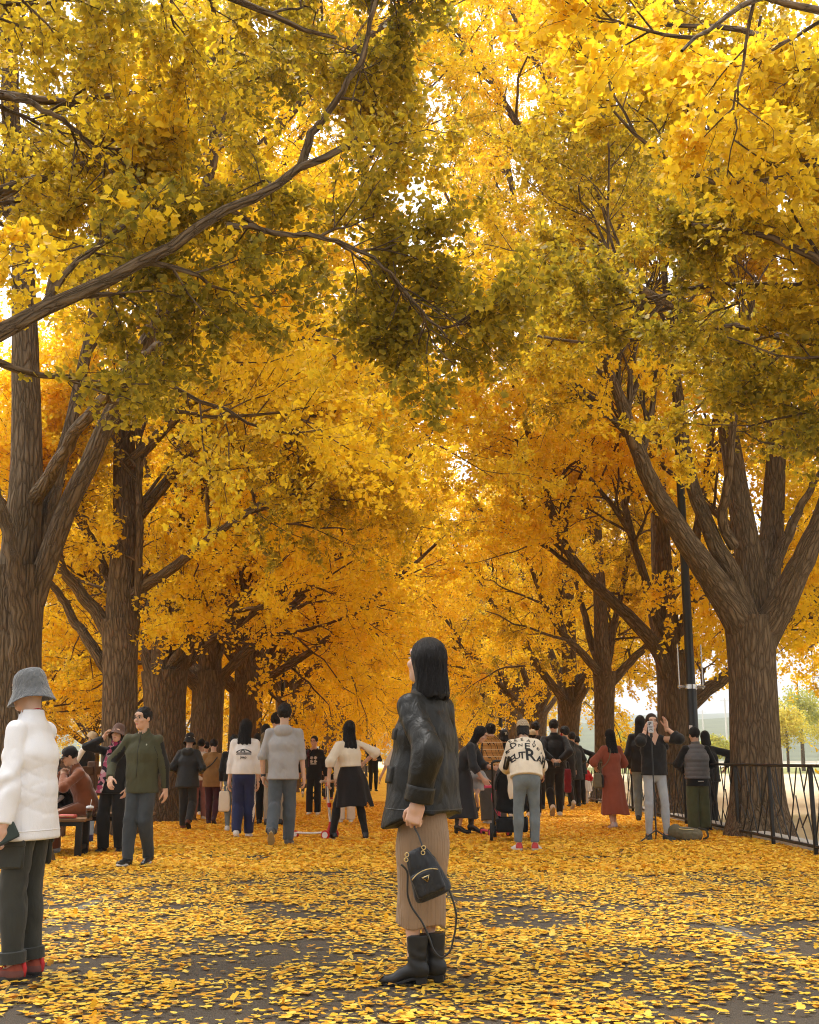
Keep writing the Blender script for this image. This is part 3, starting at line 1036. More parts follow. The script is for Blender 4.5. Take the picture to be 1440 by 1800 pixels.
# ------------------------------------------------------------------ fallen leaves
def fallen():
    rng = np.random.default_rng(33)
    out = []
    # (y0, y1, leaves per square metre, high detail)
    for y0, y1, dens, hi in ((3.6, 7.5, 1000, True), (7.5, 11.5, 1250, True), (11.5, 17, 900, False), (17, 30, 820, False)):
        x0, x1 = (-max(3.2, y0 * .46 + 1.6), max(3.2, y1 * .42 + 1)) if y1 < 12 else (-8.5, FENCE_X + .3)
        x1 = min(x1, FENCE_X + .3)
        n = int((x1 - x0) * (y1 - y0) * dens)
        p = np.stack([rng.uniform(x0, x1, n), rng.uniform(y0, y1, n), np.zeros(n)], -1)
        # drifts: wind rows thin and thick
        d = .7 * NZ(p * np.array([1.3, 1.9, 1]) + 3) + .7 * NZ(p * np.array([3.6, 5.0, 1]) + 9)
        fade = np.clip((p[:, 1] - 9.5) / 5, 0, 1) + np.clip((np.abs(p[:, 0] + .1) - 2.6) / 1.0, 0, 1) * .8
        keep = rng.uniform(0, 1, n) < np.clip(.56 + .75 * d + .5 * fade, .08, 1)
        p = p[keep]
        n = len(p)
        near = p[:, 1] < 12
        if hi:
            ax = rng.normal(0, 1, (n, 3)); ax[:, 2] = 0
            ax /= np.linalg.norm(ax, axis=1, keepdims=True)
            Nn = np.stack([rng.normal(0, .065, n), rng.normal(0, .065, n), np.ones(n)], -1)
            st = rng.uniform(0, 1, n) < .014
            Nn[st] = rng.normal(0, 1, (st.sum(), 3)); Nn[:, 2] = np.abs(Nn[:, 2]) + .1
            Nn /= np.linalg.norm(Nn, axis=1, keepdims=True)
            U = np.cross(ax, Nn); U /= np.linalg.norm(U, axis=1, keepdims=True)
            A = np.cross(Nn, U)
            s = (.044 * rng.uniform(.6, 1.25, n))[:, None, None]
            # fan with a thin stalk
            T = np.array([[0, 0, 0], [-.55, .38, .10], [-.50, .60, .13], [-.20, .80, .04], [0, .66, -.03], [.20, .80, .04], [.50, .60, .13], [.55, .38, .10],
                          [-.022, 0, 0], [.022, 0, 0], [.05, -.7, .05], [.0, -.7, .05]])
            Q4 = np.array([[0, 3, 2, 1], [0, 5, 4, 3], [0, 7, 6, 5], [8, 9, 10, 11]])
            curl = rng.uniform(-.6, 1.1, (n, 1, 1))
            wd = rng.uniform(.8, 1.15, (n, 1, 1))
            P = p[:, None] + s * (wd * T[None, :, 0:1] * U[:, None] + T[None, :, 1:2] * A[:, None] + curl * T[None, :, 2:3] * Nn[:, None])
            lift = .004 - np.minimum(P[..., 2].min(1), 0) + rng.uniform(0, .012, n)
            P[..., 2] += lift[:, None]
            tn = np.clip(rng.normal(.47, .30, n), 0, 1)
            brown = rng.uniform(0, 1, n) < .09
            tn[brown] = rng.uniform(0, .12, brown.sum())
            tt = np.repeat(tn[:, None], 12, 1); tt[:, 0] += .2; tt[:, 8:] = .95
            out.append((P.reshape(-1, 3), (np.arange(n)[:, None, None] * 12 + Q4[None]).reshape(-1, 4), tt.ravel()))
        else:
            tn = np.clip(rng.normal(.45, .2, n), .1, 1)
            ax = rng.normal(0, 1, (n, 3)); ax[:, 2] *= .25
            V, q, t_ = leaves(p + np.array([0, 0, .014]), .078 * rng.uniform(.7, 1.3, n), tn, rng, False, 0, ax, rimgain=0)
            V[:, 2] = .008 + (V[:, 2] - .014) * .36 + .004
            V[:, 2] = np.maximum(V[:, 2], .006)
            out.append((V, q, t_))
    off, Vs, Qs, Ts = 0, [], [], []
    for V, q, t_ in out:
        Vs.append(V); Qs.append(q + off); Ts.append(t_); off += len(V)
    o = link_mesh('fallen_leaves', np.concatenate(Vs), [np.concatenate(Qs)], FALLEN, None, False, {'tint': np.concatenate(Ts)})
    tag(o, 'yellow ginkgo leaves strewn over the dark asphalt of the avenue', 'fallen leaves', kind='stuff')
fallen()
# ------------------------------------------------------------------ figures: distance fields turned into surfaces
def surfnet(fn, lo, hi, v):
    """Surface-nets mesh of fn(P) < 0 in the box; coarse blocks first."""
    lo = np.asarray(lo, float); hi = np.asarray(hi, float)
    bs = 6
    nb = np.maximum(np.ceil((hi - lo) / (v * bs)).astype(int), 1)
    n = nb * bs + 1
    ax = [lo[k] + v * bs * (np.arange(nb[k]) + .5) for k in range(3)]
    C = np.stack(np.meshgrid(*ax, indexing='ij'), -1).reshape(-1, 3)
    dc = fn(C)
    act = np.abs(dc) < v * bs * 1.9
    Fg = np.repeat(np.repeat(np.repeat(dc.reshape(nb), bs, 0), bs, 1), bs, 2)
    Fg = np.pad(Fg, ((0, 1), (0, 1), (0, 1)), mode='edge')
    Fg = np.where(Fg > 0, 1.0, -1.0)
    am = np.zeros(n, bool)
    A = np.argwhere(act.reshape(nb))
    g = np.arange(bs + 1)
    I = (A[:, None, :] * bs + np.stack(np.meshgrid(g, g, g, indexing='ij'), -1).reshape(1, -1, 3)).reshape(-1, 3)
    am[I[:, 0], I[:, 1], I[:, 2]] = True
    J = np.argwhere(am)
    Fg[am] = fn(lo + v * J)
    S = Fg < 0
    c = S[:-1, :-1, :-1].astype(np.int8)
    cnt = np.zeros(c.shape, np.int8)
    for dx in (0, 1):
        for dy in (0, 1):
            for dz in (0, 1):
                cnt += S[dx:dx + c.shape[0], dy:dy + c.shape[1], dz:dz + c.shape[2]]
    cells = np.argwhere((cnt > 0) & (cnt < 8))
    if len(cells) == 0:
        return np.zeros((0, 3)), np.zeros((0, 4), int)
    cid = np.full(c.shape, -1, np.int64)
    cid[cells[:, 0], cells[:, 1], cells[:, 2]] = np.arange(len(cells))
    acc = np.zeros((len(cells), 3)); num = np.zeros(len(cells))
    cor = [(x, y, z) for x in (0, 1) for y in (0, 1) for z in (0, 1)]
    for a in cor:
        for k in range(3):
            if a[k]:
                continue
            b = list(a); b[k] = 1
            fa = Fg[cells[:, 0] + a[0], cells[:, 1] + a[1], cells[:, 2] + a[2]]
            fb = Fg[cells[:, 0] + b[0], cells[:, 1] + b[1], cells[:, 2] + b[2]]
            m = (fa < 0) != (fb < 0)
            t = np.where(m, fa / np.where(m, fa - fb, 1), 0)
            p = np.array(a, float)[None] + t[:, None] * np.eye(3)[k]
            acc += p * m[:, None]; num += m
    V = lo + v * (cells + acc / num[:, None])
    quads = []
    for k in range(3):
        a, b = (k + 1) % 3, (k + 2) % 3
        sl0 = [slice(1, -1)] * 3; sl1 = [slice(1, -1)] * 3
        sl0[k] = slice(0, -1); sl1[k] = slice(1, None)
        s0, s1 = S[tuple(sl0)], S[tuple(sl1)]
        E = np.argwhere(s0 != s1)
        if len(E) == 0:
            continue
        inside = s0[E[:, 0], E[:, 1], E[:, 2]]
        off = np.ones(3, int); off[k] = 0
        E = E + off
        ea, eb = np.zeros(3, int), np.zeros(3, int)
        ea[a] = 1; eb[b] = 1
        def g_(q): return cid[q[:, 0], q[:, 1], q[:, 2]]
        Q = np.stack([g_(E - ea - eb), g_(E - eb), g_(E), g_(E - ea)], -1)
        Q[~inside] = Q[~inside][:, ::-1]
        quads.append(Q)
    Q = np.concatenate(quads)
    Q = Q[(Q >= 0).all(1)]
    return V, Q


def smin(a, b, k):
    h = np.clip(.5 + .5 * (b - a) / k, 0, 1)
    return b + (a - b) * h - k * h * (1 - h)


def smax(a, b, k):
    return -smin(-a, -b, k)


def cap(P, a, b, ra, rb):
    pa = P - a; ba = np.asarray(b) - a
    h = np.clip((pa @ ba) / max(ba @ ba, 1e-9), 0, 1)
    return np.linalg.norm(pa - h[:, None] * ba, axis=1) - (ra + (rb - ra) * h)


def ecap(P, a, b, wa, wb, R):
    """Capsule with an elliptic section: R is the unit 'wide' axis, wa/wb = (half width, half depth)."""
    pa = P - a; ba = np.asarray(b) - a
    L = np.linalg.norm(ba); t = ba / L
    Rr = R - (R @ t) * t; Rr = Rr / np.linalg.norm(Rr)
    D = np.cross(t, Rr)
    z = pa @ t
    h = np.clip(z / L, 0, 1)
    w = wa[0] + (wb[0] - wa[0]) * h
    d = wa[1] + (wb[1] - wa[1]) * h
    ez = z - h * L
    m = np.minimum(w, d)
    q = np.stack([(pa @ Rr) / w, (pa @ D) / d, ez / m], -1)
    k0 = np.linalg.norm(q, axis=1)
    g = np.linalg.norm(q / np.stack([w, d, m], -1), axis=1)
    return np.where(k0 > 1e-4, k0 * (k0 - 1) / np.maximum(g, 1e-6), -m)


def ell(P, c, r, M=None):
    p = P - c
    if M is not None:
        p = p @ M          # columns of M = local axes
    r = np.asarray(r)
    k0 = np.linalg.norm(p / r, axis=1)
    k1 = np.linalg.norm(p / r ** 2, axis=1)
    return k0 * (k0 - 1) / np.maximum(k1, 1e-6)


def rbox(P, c, s, r, M=None):
    p = P - c
    if M is not None:
        p = p @ M
    q = np.abs(p) - (np.asarray(s) - r)
    return np.linalg.norm(np.maximum(q, 0), axis=1) + np.minimum(q.max(1), 0) - r


def half(P, o, n):
    """Positive on the side n points to: max() with it cuts that side away."""
    return (P - o) @ unit(n)


def ik(A, B, l1, l2, pole):
    d = B - A
    D = np.linalg.norm(d)
    if D > (l1 + l2) * .9992:
        B = A + d / D * (l1 + l2) * .9992
        d = B - A; D = np.linalg.norm(d)
    u = d / D
    a = (l1 * l1 - l2 * l2 + D * D) / (2 * D)
    h = math.sqrt(max(l1 * l1 - a * a, 0))
    p = np.asarray(pole, float) - (np.asarray(pole) @ u) * u
    return A + u * a + unit(p) * h, B


class Pose:
    """Joints of a figure in its own space: feet at z = 0, facing -Y, its left hand on +X."""
    def __init__(s, H=1.68, sex='f', lean=0, side=0, twist=0, feet=None, hands=None, poles=None, head=(0, 0, 0), pelvis=(0, 0), drop=None, bulk=1.0, knee=None, sit=None):
        s.H = H; k = s.k = H / 1.7; s.bulk = bulk; s.sex = sex
        r3 = lambda ax, a: rot_axis(ax, math.radians(a))
        feet = feet or [(.10, 0, 0, 8, 0), (-.10, 0, 0, -8, 0)]   # ankle x, y, lift, yaw, pitch  (left, right)
        lt, ls = .245 * H, .24 * H
        ank, s.footM = [], []
        for (x, y, z, yaw, pitch) in feet:
            ank.append(np.array([x * k, y * k, .075 * k + z * k]))
            s.footM.append(r3((0, 0, 1), yaw) @ r3((1, 0, 0), pitch))
        hipw = .074 * k
        pz = .537 * H
        pc = np.array([pelvis[0] * k, pelvis[1] * k, pz])
        if sit is not None:
            pc[2] = sit
        else:
            for _ in range(60):
                if all(np.linalg.norm(pc + np.array([sx * hipw, 0, -.01]) - a) < (lt + ls) * .9988 for sx, a in zip((1, -1), ank)):
                    break
                pc[2] -= .004
        if drop: pc[2] -= drop * k
        s.pel = pc
        s.B = r3((0, 0, 1), twist) @ r3((0, 1, 0), side) @ r3((1, 0, 0), lean)     # torso axes: columns right(+X), back(+Y), up
        Up = s.B[:, 2]; s.U = Up; s.Rt = s.B[:, 0]; s.Fw = -s.B[:, 1]
        s.waist = pc + Up * .10 * k
        s.chest = pc + Up * .30 * k + s.Fw * .0
        s.neck = pc + Up * .518 * k
        shw = (.148 if sex == 'f' else .174) * k * (1 + (bulk - 1) * .3)
        s.sh = [s.neck + s.Rt * shw * sg - Up * .078 * k for sg in (1, -1)]
        s.hip = [pc + np.array([sg * hipw, 0, -.01]) for sg in (1, -1)]
        s.ank, s.kne = [], []
        for i in (0, 1):
            pole = s.footM[i] @ np.array([0, -1, 0.0]) if knee is None else np.asarray(knee[i], float)
            kn, an = ik(s.hip[i], ank[i], lt, ls, pole)
            s.kne.append(kn); s.ank.append(an)
        lu, lf = .172 * H, .148 * H
        hands = hands or [(.212, -.04, .80), (-.212, -.04, .80)]
        poles = poles or [(.25, .6, 0), (-.25, .6, 0)]
        s.elb, s.wri = [], []
        for i in (0, 1):
            e, w = ik(s.sh[i], np.array(hands[i]) * k, lu, lf, np.array(poles[i]))
            s.elb.append(e); s.wri.append(w)
        hy, hp, hr = head
        s.HM = s_head = r3((0, 0, 1), hy) @ r3((1, 0, 0), hp) @ r3((0, 1, 0), hr)   # world-aligned head axes
        s.headc = s.neck + Up * .034 * k + s.HM[:, 2] * .120 * k - s.HM[:, 1] * .018 * k


def head_fn(p, detail=True):
    k, M, c = p.k, p.HM, p.headc
    sz = k * (1.0 if p.sex == 'm' else .95)
    def f(P):
        q = (P - c) @ M / sz           # x right, y back (face at -y), z up
        d = ell(q, np.array([0, .012, .028]), (.074, .094, .094))
        d = smin(d, ell(q, np.array([0, -.028, -.045]), (.057, .064, .072)), .035)
        d = smin(d, ell(q, np.array([0, -.066, -.092]), (.027, .026, .022)), .03)
        d = smin(d, ell(q, np.array([0, -.074, .045]), (.05, .022, .022)), .03)
        if detail:
            for sx in (1, -1):
                d = smax(d, -ell(q, np.array([sx * .031, -.104, .010]), (.019, .016, .011)), .012)
                d = smin(d, ell(q, np.array([sx * .040, -.070, -.022]), (.024, .02, .02)), .02)
                d = smin(d, ell(q, np.array([sx * .076, .004, -.004]), (.010, .021, .031)), .008)
            d = smin(d, cap(q, np.array([0, -.088, .020]), np.array([0, -.106, -.020]), .007, .0125), .012)
            d = smin(d, ell(q, np.array([0, -.092, -.026]), (.019, .012, .009)), .01)
            d = smin(d, ell(q, np.array([0, -.087, -.058]), (.024, .012, .012)), .01)
        return d * sz
    return f


def hand_mesh(wri, fore, palm_n, left, k, curl=.45, v=.0045, spread=.06, thumb=.6):
    """Palm, four fingers of unequal length and a thumb. fore: along the hand, palm_n: out of the palm."""
    f = unit(fore); n = unit(palm_n - (palm_n @ f) * f)
    sd = np.cross(n, f) if left else np.cross(f, n)    # towards the thumb
    prim = []
    pc = wri + f * .045 * k
    M = np.stack([sd, n, f], 1)
    segs = []
    for i, (off, ln) in enumerate(((.030, .068), (.010, .076), (-.010, .071), (-.029, .056))):
        b = wri + f * (.088 - abs(i - 1) * .004) * k + sd * off * k
        d = unit(f + sd * off * spread * 20)
        ang = 0
        pts = [b - d * .02 * k, b]
        for j, part in enumerate((.46, .31, .23)):
            ang += curl * (1.0 + .12 * i) * (0.75, 1.05, .8)[j]
            dd = d * math.cos(ang) + n * math.sin(ang)
            pts.append(pts[-1] + dd * ln * part * k)
        rr = [.0092, .0090, .0084, .0078, .0068]
        segs.append((pts, [r * k for r in rr]))
    tb = wri + f * .028 * k + sd * .030 * k + n * .004 * k
    t1 = tb + unit(f * .75 + sd * .75 + n * thumb * .5) * .036 * k
    t2 = t1 + unit(f * .95 + sd * .25 + n * thumb) * .030 * k
    t3 = t2 + unit(f * .95 - sd * .10 + n * thumb * 1.2) * .024 * k
    segs.append(([tb, t1, t2, t3], [.0125 * k, .0108 * k, .0096 * k, .0078 * k]))
    def fn(P):
        d = rbox(P, pc, np.array([.040, .0135, .046]) * k, .012 * k, M)
        d = smin(d, cap(P, wri - f * .03 * k, wri + f * .02 * k, .026 * k, .027 * k), .02 * k)
        for pts, rr in segs:
            e = None
            for a, b, ra, rb in zip(pts[:-1], pts[1:], rr[:-1], rr[1:]):
                c = cap(P, a, b, ra, rb)
                e = c if e is None else np.minimum(e, c)
            d = smin(d, e, .005 * k)
        return d
    c = wri + f * .08 * k
    return surfnet(fn, c - .145 * k, c + .145 * k, v)


def skin_mat(name='skin', col=(.60, .385, .275)):
    if name in _cache:
        return _cache[name]
    t = NT(name)
    v = t.coords('Object')
    n = t.noise(v, 14, 4)
    n2 = t.noise(v, 180, 2)
    c = t.mix(n, tuple(x * y for x, y in zip(col, (.93, .86, .84))), tuple(min(1, x * y) for x, y in zip(col, (1.05, 1.03, 1.03))))
    _cache[name] = t.done(t.bsdf(c, .5, t.bump(n2, .12, .002), .35, Subsurface__Weight=.12, Subsurface__Scale=.02))
    return _cache[name]


def hair_mat(name='black_hair', col=(.007, .0055, .005)):
    if name in _cache:
        return _cache[name]
    t = NT(name)
    v = t.coords('Object', (1, 1, .05))
    n = t.noise(v, 260, 3, .7)
    n1 = t.noise(t.coords('Object', (1, 1, .12)), 50, 3, .6)
    c = t.mix(n, tuple(x * .6 for x in col), tuple(x * 2.6 for x in col))
    h = t.math('MULTIPLY_ADD', n1, 1.2, n)
    _cache[name] = t.done(t.bsdf(c, .5, t.bump(h, .8, .008), .22))
    return _cache[name]


EYE_W = plain('eye_white', (.62, .58, .54), .25, 0, .5, .03, 0)
EYE_D = plain('dark_iris', (.012, .008, .006), .2, 0, .5, .1, 0)
LIP = plain('lips', (.46, .17, .14), .4, 0, .4, .1, .05)
BROW = plain('brow', (.03, .022, .018), .8, 0, .2, .2, .1)


def body(root, p, v=.012, hv=None, skin=None, hands=('relaxed', 'relaxed'), face=True, vhead=None, palm=None, legs=True, legk=1.0):
    """One continuous skin surface; face and hands are meshed finer."""
    k, bl = p.k, p.bulk
    skin = skin or skin_mat()
    def trunk(P):
        d = ecap(P, p.pel, p.waist, (.138 * k * bl, .090 * k * bl), (.118 * k * bl, .080 * k * bl), p.Rt)
        d = smin(d, ecap(P, p.waist, p.chest, (.120 * k * bl, .085 * k * bl), (.145 * k * bl, .098 * k * bl), p.Rt), .04)
        d = smin(d, ecap(P, p.chest, p.neck - p.U * .06 * k, (.145 * k * bl, .098 * k), (.12 * k, .065 * k), p.Rt), .04)
        d = smin(d, cap(P, p.neck - p.U * .03 * k, p.headc - p.HM[:, 2] * .05 * k + p.HM[:, 1] * .02 * k, .056 * k, .05 * k), .03)
        for i in (0, 1):
            d = smin(d, cap(P, p.neck - p.U * .06 * k, p.sh[i], .046 * k, .043 * k), .03)
            d = smin(d, cap(P, p.sh[i], p.elb[i], .042 * k * bl, .036 * k), .02)
            d = smin(d, cap(P, p.elb[i], p.wri[i], .037 * k, .024 * k), .01)
            if legs:
                d = smin(d, cap(P, p.hip[i] * np.array([legk, 1, 1]), p.kne[i], .070 * k * bl * legk, .048 * k * legk), .03)
                d = smin(d, cap(P, p.kne[i], p.ank[i], .046 * k * legk, .033 * k), .012)
                u = p.kne[i] * .68 + p.ank[i] * .32 + (p.footM[i] @ np.array([0, .014, 0])) * k
                d = smin(d, ell(P, u, np.array([.046, .05, .10]) * k), .03)
        return d
    pts = np.array([p.pel, p.neck, *p.sh, *p.elb, *p.wri, *p.kne, *p.ank, p.headc])
    lo, hi = pts.min(0) - .17 * k, pts.max(0) + .13 * k
    V0, Q0 = surfnet(trunk, lo, hi, v)
    hf = head_fn(p, face)
    ncap = (p.neck - p.U * .02 * k, p.headc - p.HM[:, 2] * .05 * k + p.HM[:, 1] * .02 * k)
    def hd(P):
        return smin(hf(P), cap(P, ncap[0], ncap[1], .054 * k, .05 * k), .02 * k)
    V1, Q1 = surfnet(hd, p.headc - .17 * k, p.headc + .16 * k, vhead or v * .6)
    Vs, Qs, ms = [V0, V1], [Q0, Q1], [0, 0]
    for i in (0, 1):
        hm = hands[i]
        if hm is None:
            continue
        f = unit(p.wri[i] - p.elb[i])
        inward = -p.Rt if i == 0 else p.Rt
        pn = inward if palm is None or palm[i] is None else np.asarray(palm[i], float)
        if isinstance(hm, tuple):
            f, curl = unit(np.asarray(hm[0], float)), hm[1]
        else:
            curl = {'relaxed': .42, 'grip': 1.15, 'flat': .12, 'fist': 1.3}[hm]
        Vh, Qh = hand_mesh(p.wri[i], f, pn, i == 0, k, curl, hv or v * .5)
        Vs.append(Vh); Qs.append(Qh); ms.append(0)
    mats = [skin]
    if face:
        mats += [EYE_W, EYE_D, LIP, BROW]
        mb = MB()
        M, c = p.HM, p.headc
        sz = k * (1.0 if p.sex == 'm' else .95)
        def eld(cc, r, m, rx=0):
            u = np.linspace(0, math.pi, 9)
            mm = M @ rot_axis((0, 1, 0), rx)
            prof = np.stack([np.sin(u), -np.cos(u)], -1)
            th = np.arange(12) / 12 * 2 * math.pi
            Vv = np.stack([prof[:, 0:1] * np.cos(th), prof[:, 0:1] * np.sin(th), np.repeat(prof[:, 1:2], 12, 1)], -1).reshape(-1, 3) * np.asarray(r) * sz
            ii = np.arange(8)[:, None] * 12; jj = np.arange(12)[None]; kk = (jj + 1) % 12
            mb.add(Vv @ mm.T + c + M @ np.array(cc) * sz, [np.stack([ii + jj, ii + kk, ii + 12 + kk, ii + 12 + jj], -1).reshape(-1, 4)], m)
        for sx in (1, -1):
            eld((sx * .031, -.0865, .010), (.0135, .008, .0065), 1)
            eld((sx * .031, -.0935, .010), (.0058, .003, .0058), 2)
            eld((sx * .031, -.0905, .0165), (.0155, .006, .0022), 2, sx * .10)
            eld((sx * .033, -.0945, .031), (.019, .005, .0034), 4, sx * .12)
            eld((sx * .0075, -.1125, -.0275), (.003, .002, .0022), 4)
        eld((0, -.0985, -.0545), (.022, .005, .0042), 3)
        eld((0, -.0975, -.0625), (.018, .005, .0048), 3)
        for Vv, Ff, mm in zip(mb.V, mb.F, mb.M):
            pass
        Vf = np.concatenate(mb.V)
        n0 = sum(len(x) for x in Vs)
        off, QQ = 0, []
        for a, q in zip(Vs, Qs):
            QQ.append(q + off); off += len(a)
        V = np.concatenate(Vs + [Vf])
        return link_mesh('body', V, QQ + [f + n0 for f in mb.F], mats, root, True, midx=ms + mb.M)
    off, QQ = 0, []
    for a, q in zip(Vs, Qs):
        QQ.append(q + off); off += len(a)
    return link_mesh('body', np.concatenate(Vs), QQ, mats, root, True, midx=ms)


FN = Lattice(77, 20)


def folds(P, p, amp, seed=0, dirs=None):
    """Soft wrinkles: long along the limbs, tighter at elbow and waist."""
    s = p.k
    q = P / s + seed * 1.37
    a = FN(np.stack([q[:, 0] * 9, q[:, 1] * 9, q[:, 2] * 5 + q[:, 0] * 4], -1))
    b = FN(np.stack([q[:, 0] * 17 + 3, q[:, 1] * 17, q[:, 2] * 12 - q[:, 0] * 9], -1))
    return amp * (a * .8 + (.5 - np.abs(b)) * .7)


def top(root, name, mat, p, hem=.10, slack=.022, arm=.016, sleeve=1.0, flare=.0, collar='crew', fold=.008, v=.012, seed=0, open_front=0.0, sleeveless=False, hemcut=True, puff=0.0, cuffflare=0.0, shoulder=0.0, parent=None, extra=None, lenback=0.0, rib=0.0, armk=.028, boxy=.010):
    k, bl = p.k, p.bulk
    U, R = p.U, p.Rt
    down = -U if p.pel[2] < .3 else -unit(U * .75 + np.array([0, 0, .25]))
    hp = p.pel + down * hem * k
    b = bl
    def fn(P):
        d = ecap(P, p.waist, p.chest, ((.128 * b + slack + boxy) * k, (.088 * b + slack + boxy) * k), ((.150 * b + slack) * k, (.100 * b + slack * .9) * k), R)
        d = smin(d, ecap(P, p.chest, p.neck - U * .075 * k, ((.150 * b + slack) * k, (.100 * b + slack * .9) * k), ((.108 + slack * .6 + shoulder) * k, (.064 + slack * .6) * k), R), .05 * k)
        d = smin(d, ecap(P, p.waist, hp + down * .08 * k, ((.128 * b + slack + boxy) * k, (.088 * b + slack + boxy) * k), ((.164 * b + slack + flare) * k, (.112 * b + slack + flare * .8) * k), R), .05 * k)
        for i in (0, 1):
            d = smin(d, cap(P, p.neck - U * .058 * k, p.sh[i] - U * .006 * k, (.045 + slack * .4) * k, (.040 + arm * .55 + shoulder * .5) * k), .05 * k)
            if sleeveless:
                continue
            A, E, Wr = p.sh[i], p.elb[i], p.wri[i]
            ra, re, rw = (.041 * b + arm * .75) * k, (.037 + arm) * k, (.026 + arm * .9 + cuffflare) * k
            if sleeve > 0:
                end = E + (Wr - E) * sleeve
                e = smin(cap(P, A, E, ra, re), cap(P, E, end, re, re + (rw - re) * sleeve), .02 * k)
                e = np.maximum(e, half(P, end, Wr - E))
            else:
                end = A + (E - A) * (1 + sleeve)
                e = cap(P, A, end, ra, ra * .96)
                e = np.maximum(e, half(P, end, E - A))
            d = smin(d, e, armk * k)
        if fold:
            d = d + folds(P, p, fold * k, seed)
        if rib:
            hh = (P - hp) @ (-down)
            d = d + np.where(np.abs(hh) < .06 * k, rib * k, 0)
        hcut = half(P, hp, down)
        if lenback:
            hcut = hcut - lenback * k * np.clip(((P - p.pel) @ -p.Fw) / (.1 * k), -1, 1)
        d = smax(d, hcut, .012 * k)
        nb = p.neck
        d = np.maximum(d, -cap(P, nb - U * .055 * k + p.Fw * .012 * k, nb + U * .4 * k + p.Fw * .05 * k, .060 * k, .10 * k))
        nd = unit(p.headc - nb)
        if collar in ('stand', 'crew'):
            h = .045 if collar == 'stand' else .012
            o = nb - U * .045 * k
            c = cap(P, o, nb + nd * h * k, .082 * k, .070 * k)
            c = np.maximum(c, -cap(P, o - U * .05 * k, nb + nd * .3 * k + p.Fw * .01 * k, .066 * k, .058 * k))
            c = np.maximum(c, half(P, nb + nd * h * k + p.Fw * (-.01) * k, nd * .95 - p.Fw * .2))
            c = np.maximum(c, half(P, o - U * .03 * k, -U))
            d = smin(d, c, .016 * k)
        if collar == 'hood':
            o = nb - U * .05 * k - p.Fw * .085 * k
            c = ell(P, o, np.array([.115, .062, .085]) * k, np.stack([R, -p.Fw, U], 1))
            c = smax(c, -ell(P, o + U * .07 * k + p.Fw * .02 * k, np.array([.075, .045, .06]) * k, np.stack([R, -p.Fw, U], 1)), .015 * k)
            d = smin(d, c, .018 * k)
        if open_front:
            lx = (P - p.pel) @ R; ly = (P - p.pel) @ p.Fw
            d = smax(d, np.minimum(open_front * k - np.abs(lx), ly), .01 * k)
        if extra is not None:
            d = extra(P, d)
        return d
    pts = np.array([p.neck, *p.sh, *p.elb, *p.wri, hp, p.pel])
    e = .22 * k + flare
    V, Q = surfnet(fn, pts.min(0) - e, pts.max(0) + np.array([e, e, .16 * k]), v)
    return link_mesh(name, V, [Q], mat, parent or root, True)


def trousers(root, name, mat, p, slack=.012, knee=.0, hem=.0, cut=.0, fold=.006, v=.012, seed=3, waist=.10, cuff=None, extra=None, sit=False, under=None):
    k, bl = p.k, p.bulk
    def fn(P):
        d = ecap(P, p.pel - np.array([0, 0, .03 * k]), p.waist, ((.146 * bl + slack * .8) * k, (.098 * bl + slack * .8) * k), ((.124 * bl + slack * .4) * k, (.084 * bl + slack * .4) * k), p.Rt)
        for i in (0, 1):
            H_, K_, A_ = p.hip[i], p.kne[i], p.ank[i]
            e = cap(P, H_, K_, (.076 * bl + slack * .85) * k, (.052 + slack + knee) * k)
            bu = (H_ * .85 + K_ * .15) + np.array([0, .035, 0.0]) * k
            e = smin(e, ell(P, bu, np.array([.076, .066, .085]) * k * bl), .04 * k)
            calf = K_ * .7 + A_ * .3 + (p.footM[i] @ np.array([0, .012, 0])) * k
            e2 = cap(P, K_, A_, (.054 + slack + knee) * k, (.040 + slack * .8 + hem) * k)
            e2 = smin(e2, ell(P, calf, np.array([.048 + slack, .052 + slack, .11]) * k), .03 * k)
            end = A_ + (K_ - A_) * cut
            dirn = unit(A_ - K_)
            e2 = np.maximum(e2, half(P, end - dirn * -.01 * k, dirn))
            e = smin(e, e2, .02 * k)
            d = smin(d, e, .022 * k)
        if fold:
            kk = np.zeros(len(P))
            for i in (0, 1):
                dd = np.linalg.norm(P - p.kne[i], axis=1) / (.16 * k)
                da = np.linalg.norm(P - p.ank[i], axis=1) / (.14 * k)
                kk += np.exp(-dd ** 2) + np.exp(-da ** 2)
            d = d + folds(P, p, fold * k, seed) * (.55 + .8 * kk)
        d = np.maximum(d, half(P, p.waist + p.U * (waist - .10) * k, p.U))
        if under is not None and p.pel[2] > .3:      # tucked out of the way under the top
            dn = -unit(p.U * .75 + np.array([0, 0, .25]))
            d = np.maximum(d, half(P, p.pel + dn * (under - .05) * k, -dn))
        if extra is not None:
            d = extra(P, d)
        return d
    pts = np.array([p.pel, p.waist, *p.kne, *p.ank])
    V, Q = surfnet(fn, pts.min(0) - .2 * k, pts.max(0) + .2 * k, v)
    return link_mesh(name, V, [Q], mat, root, True)


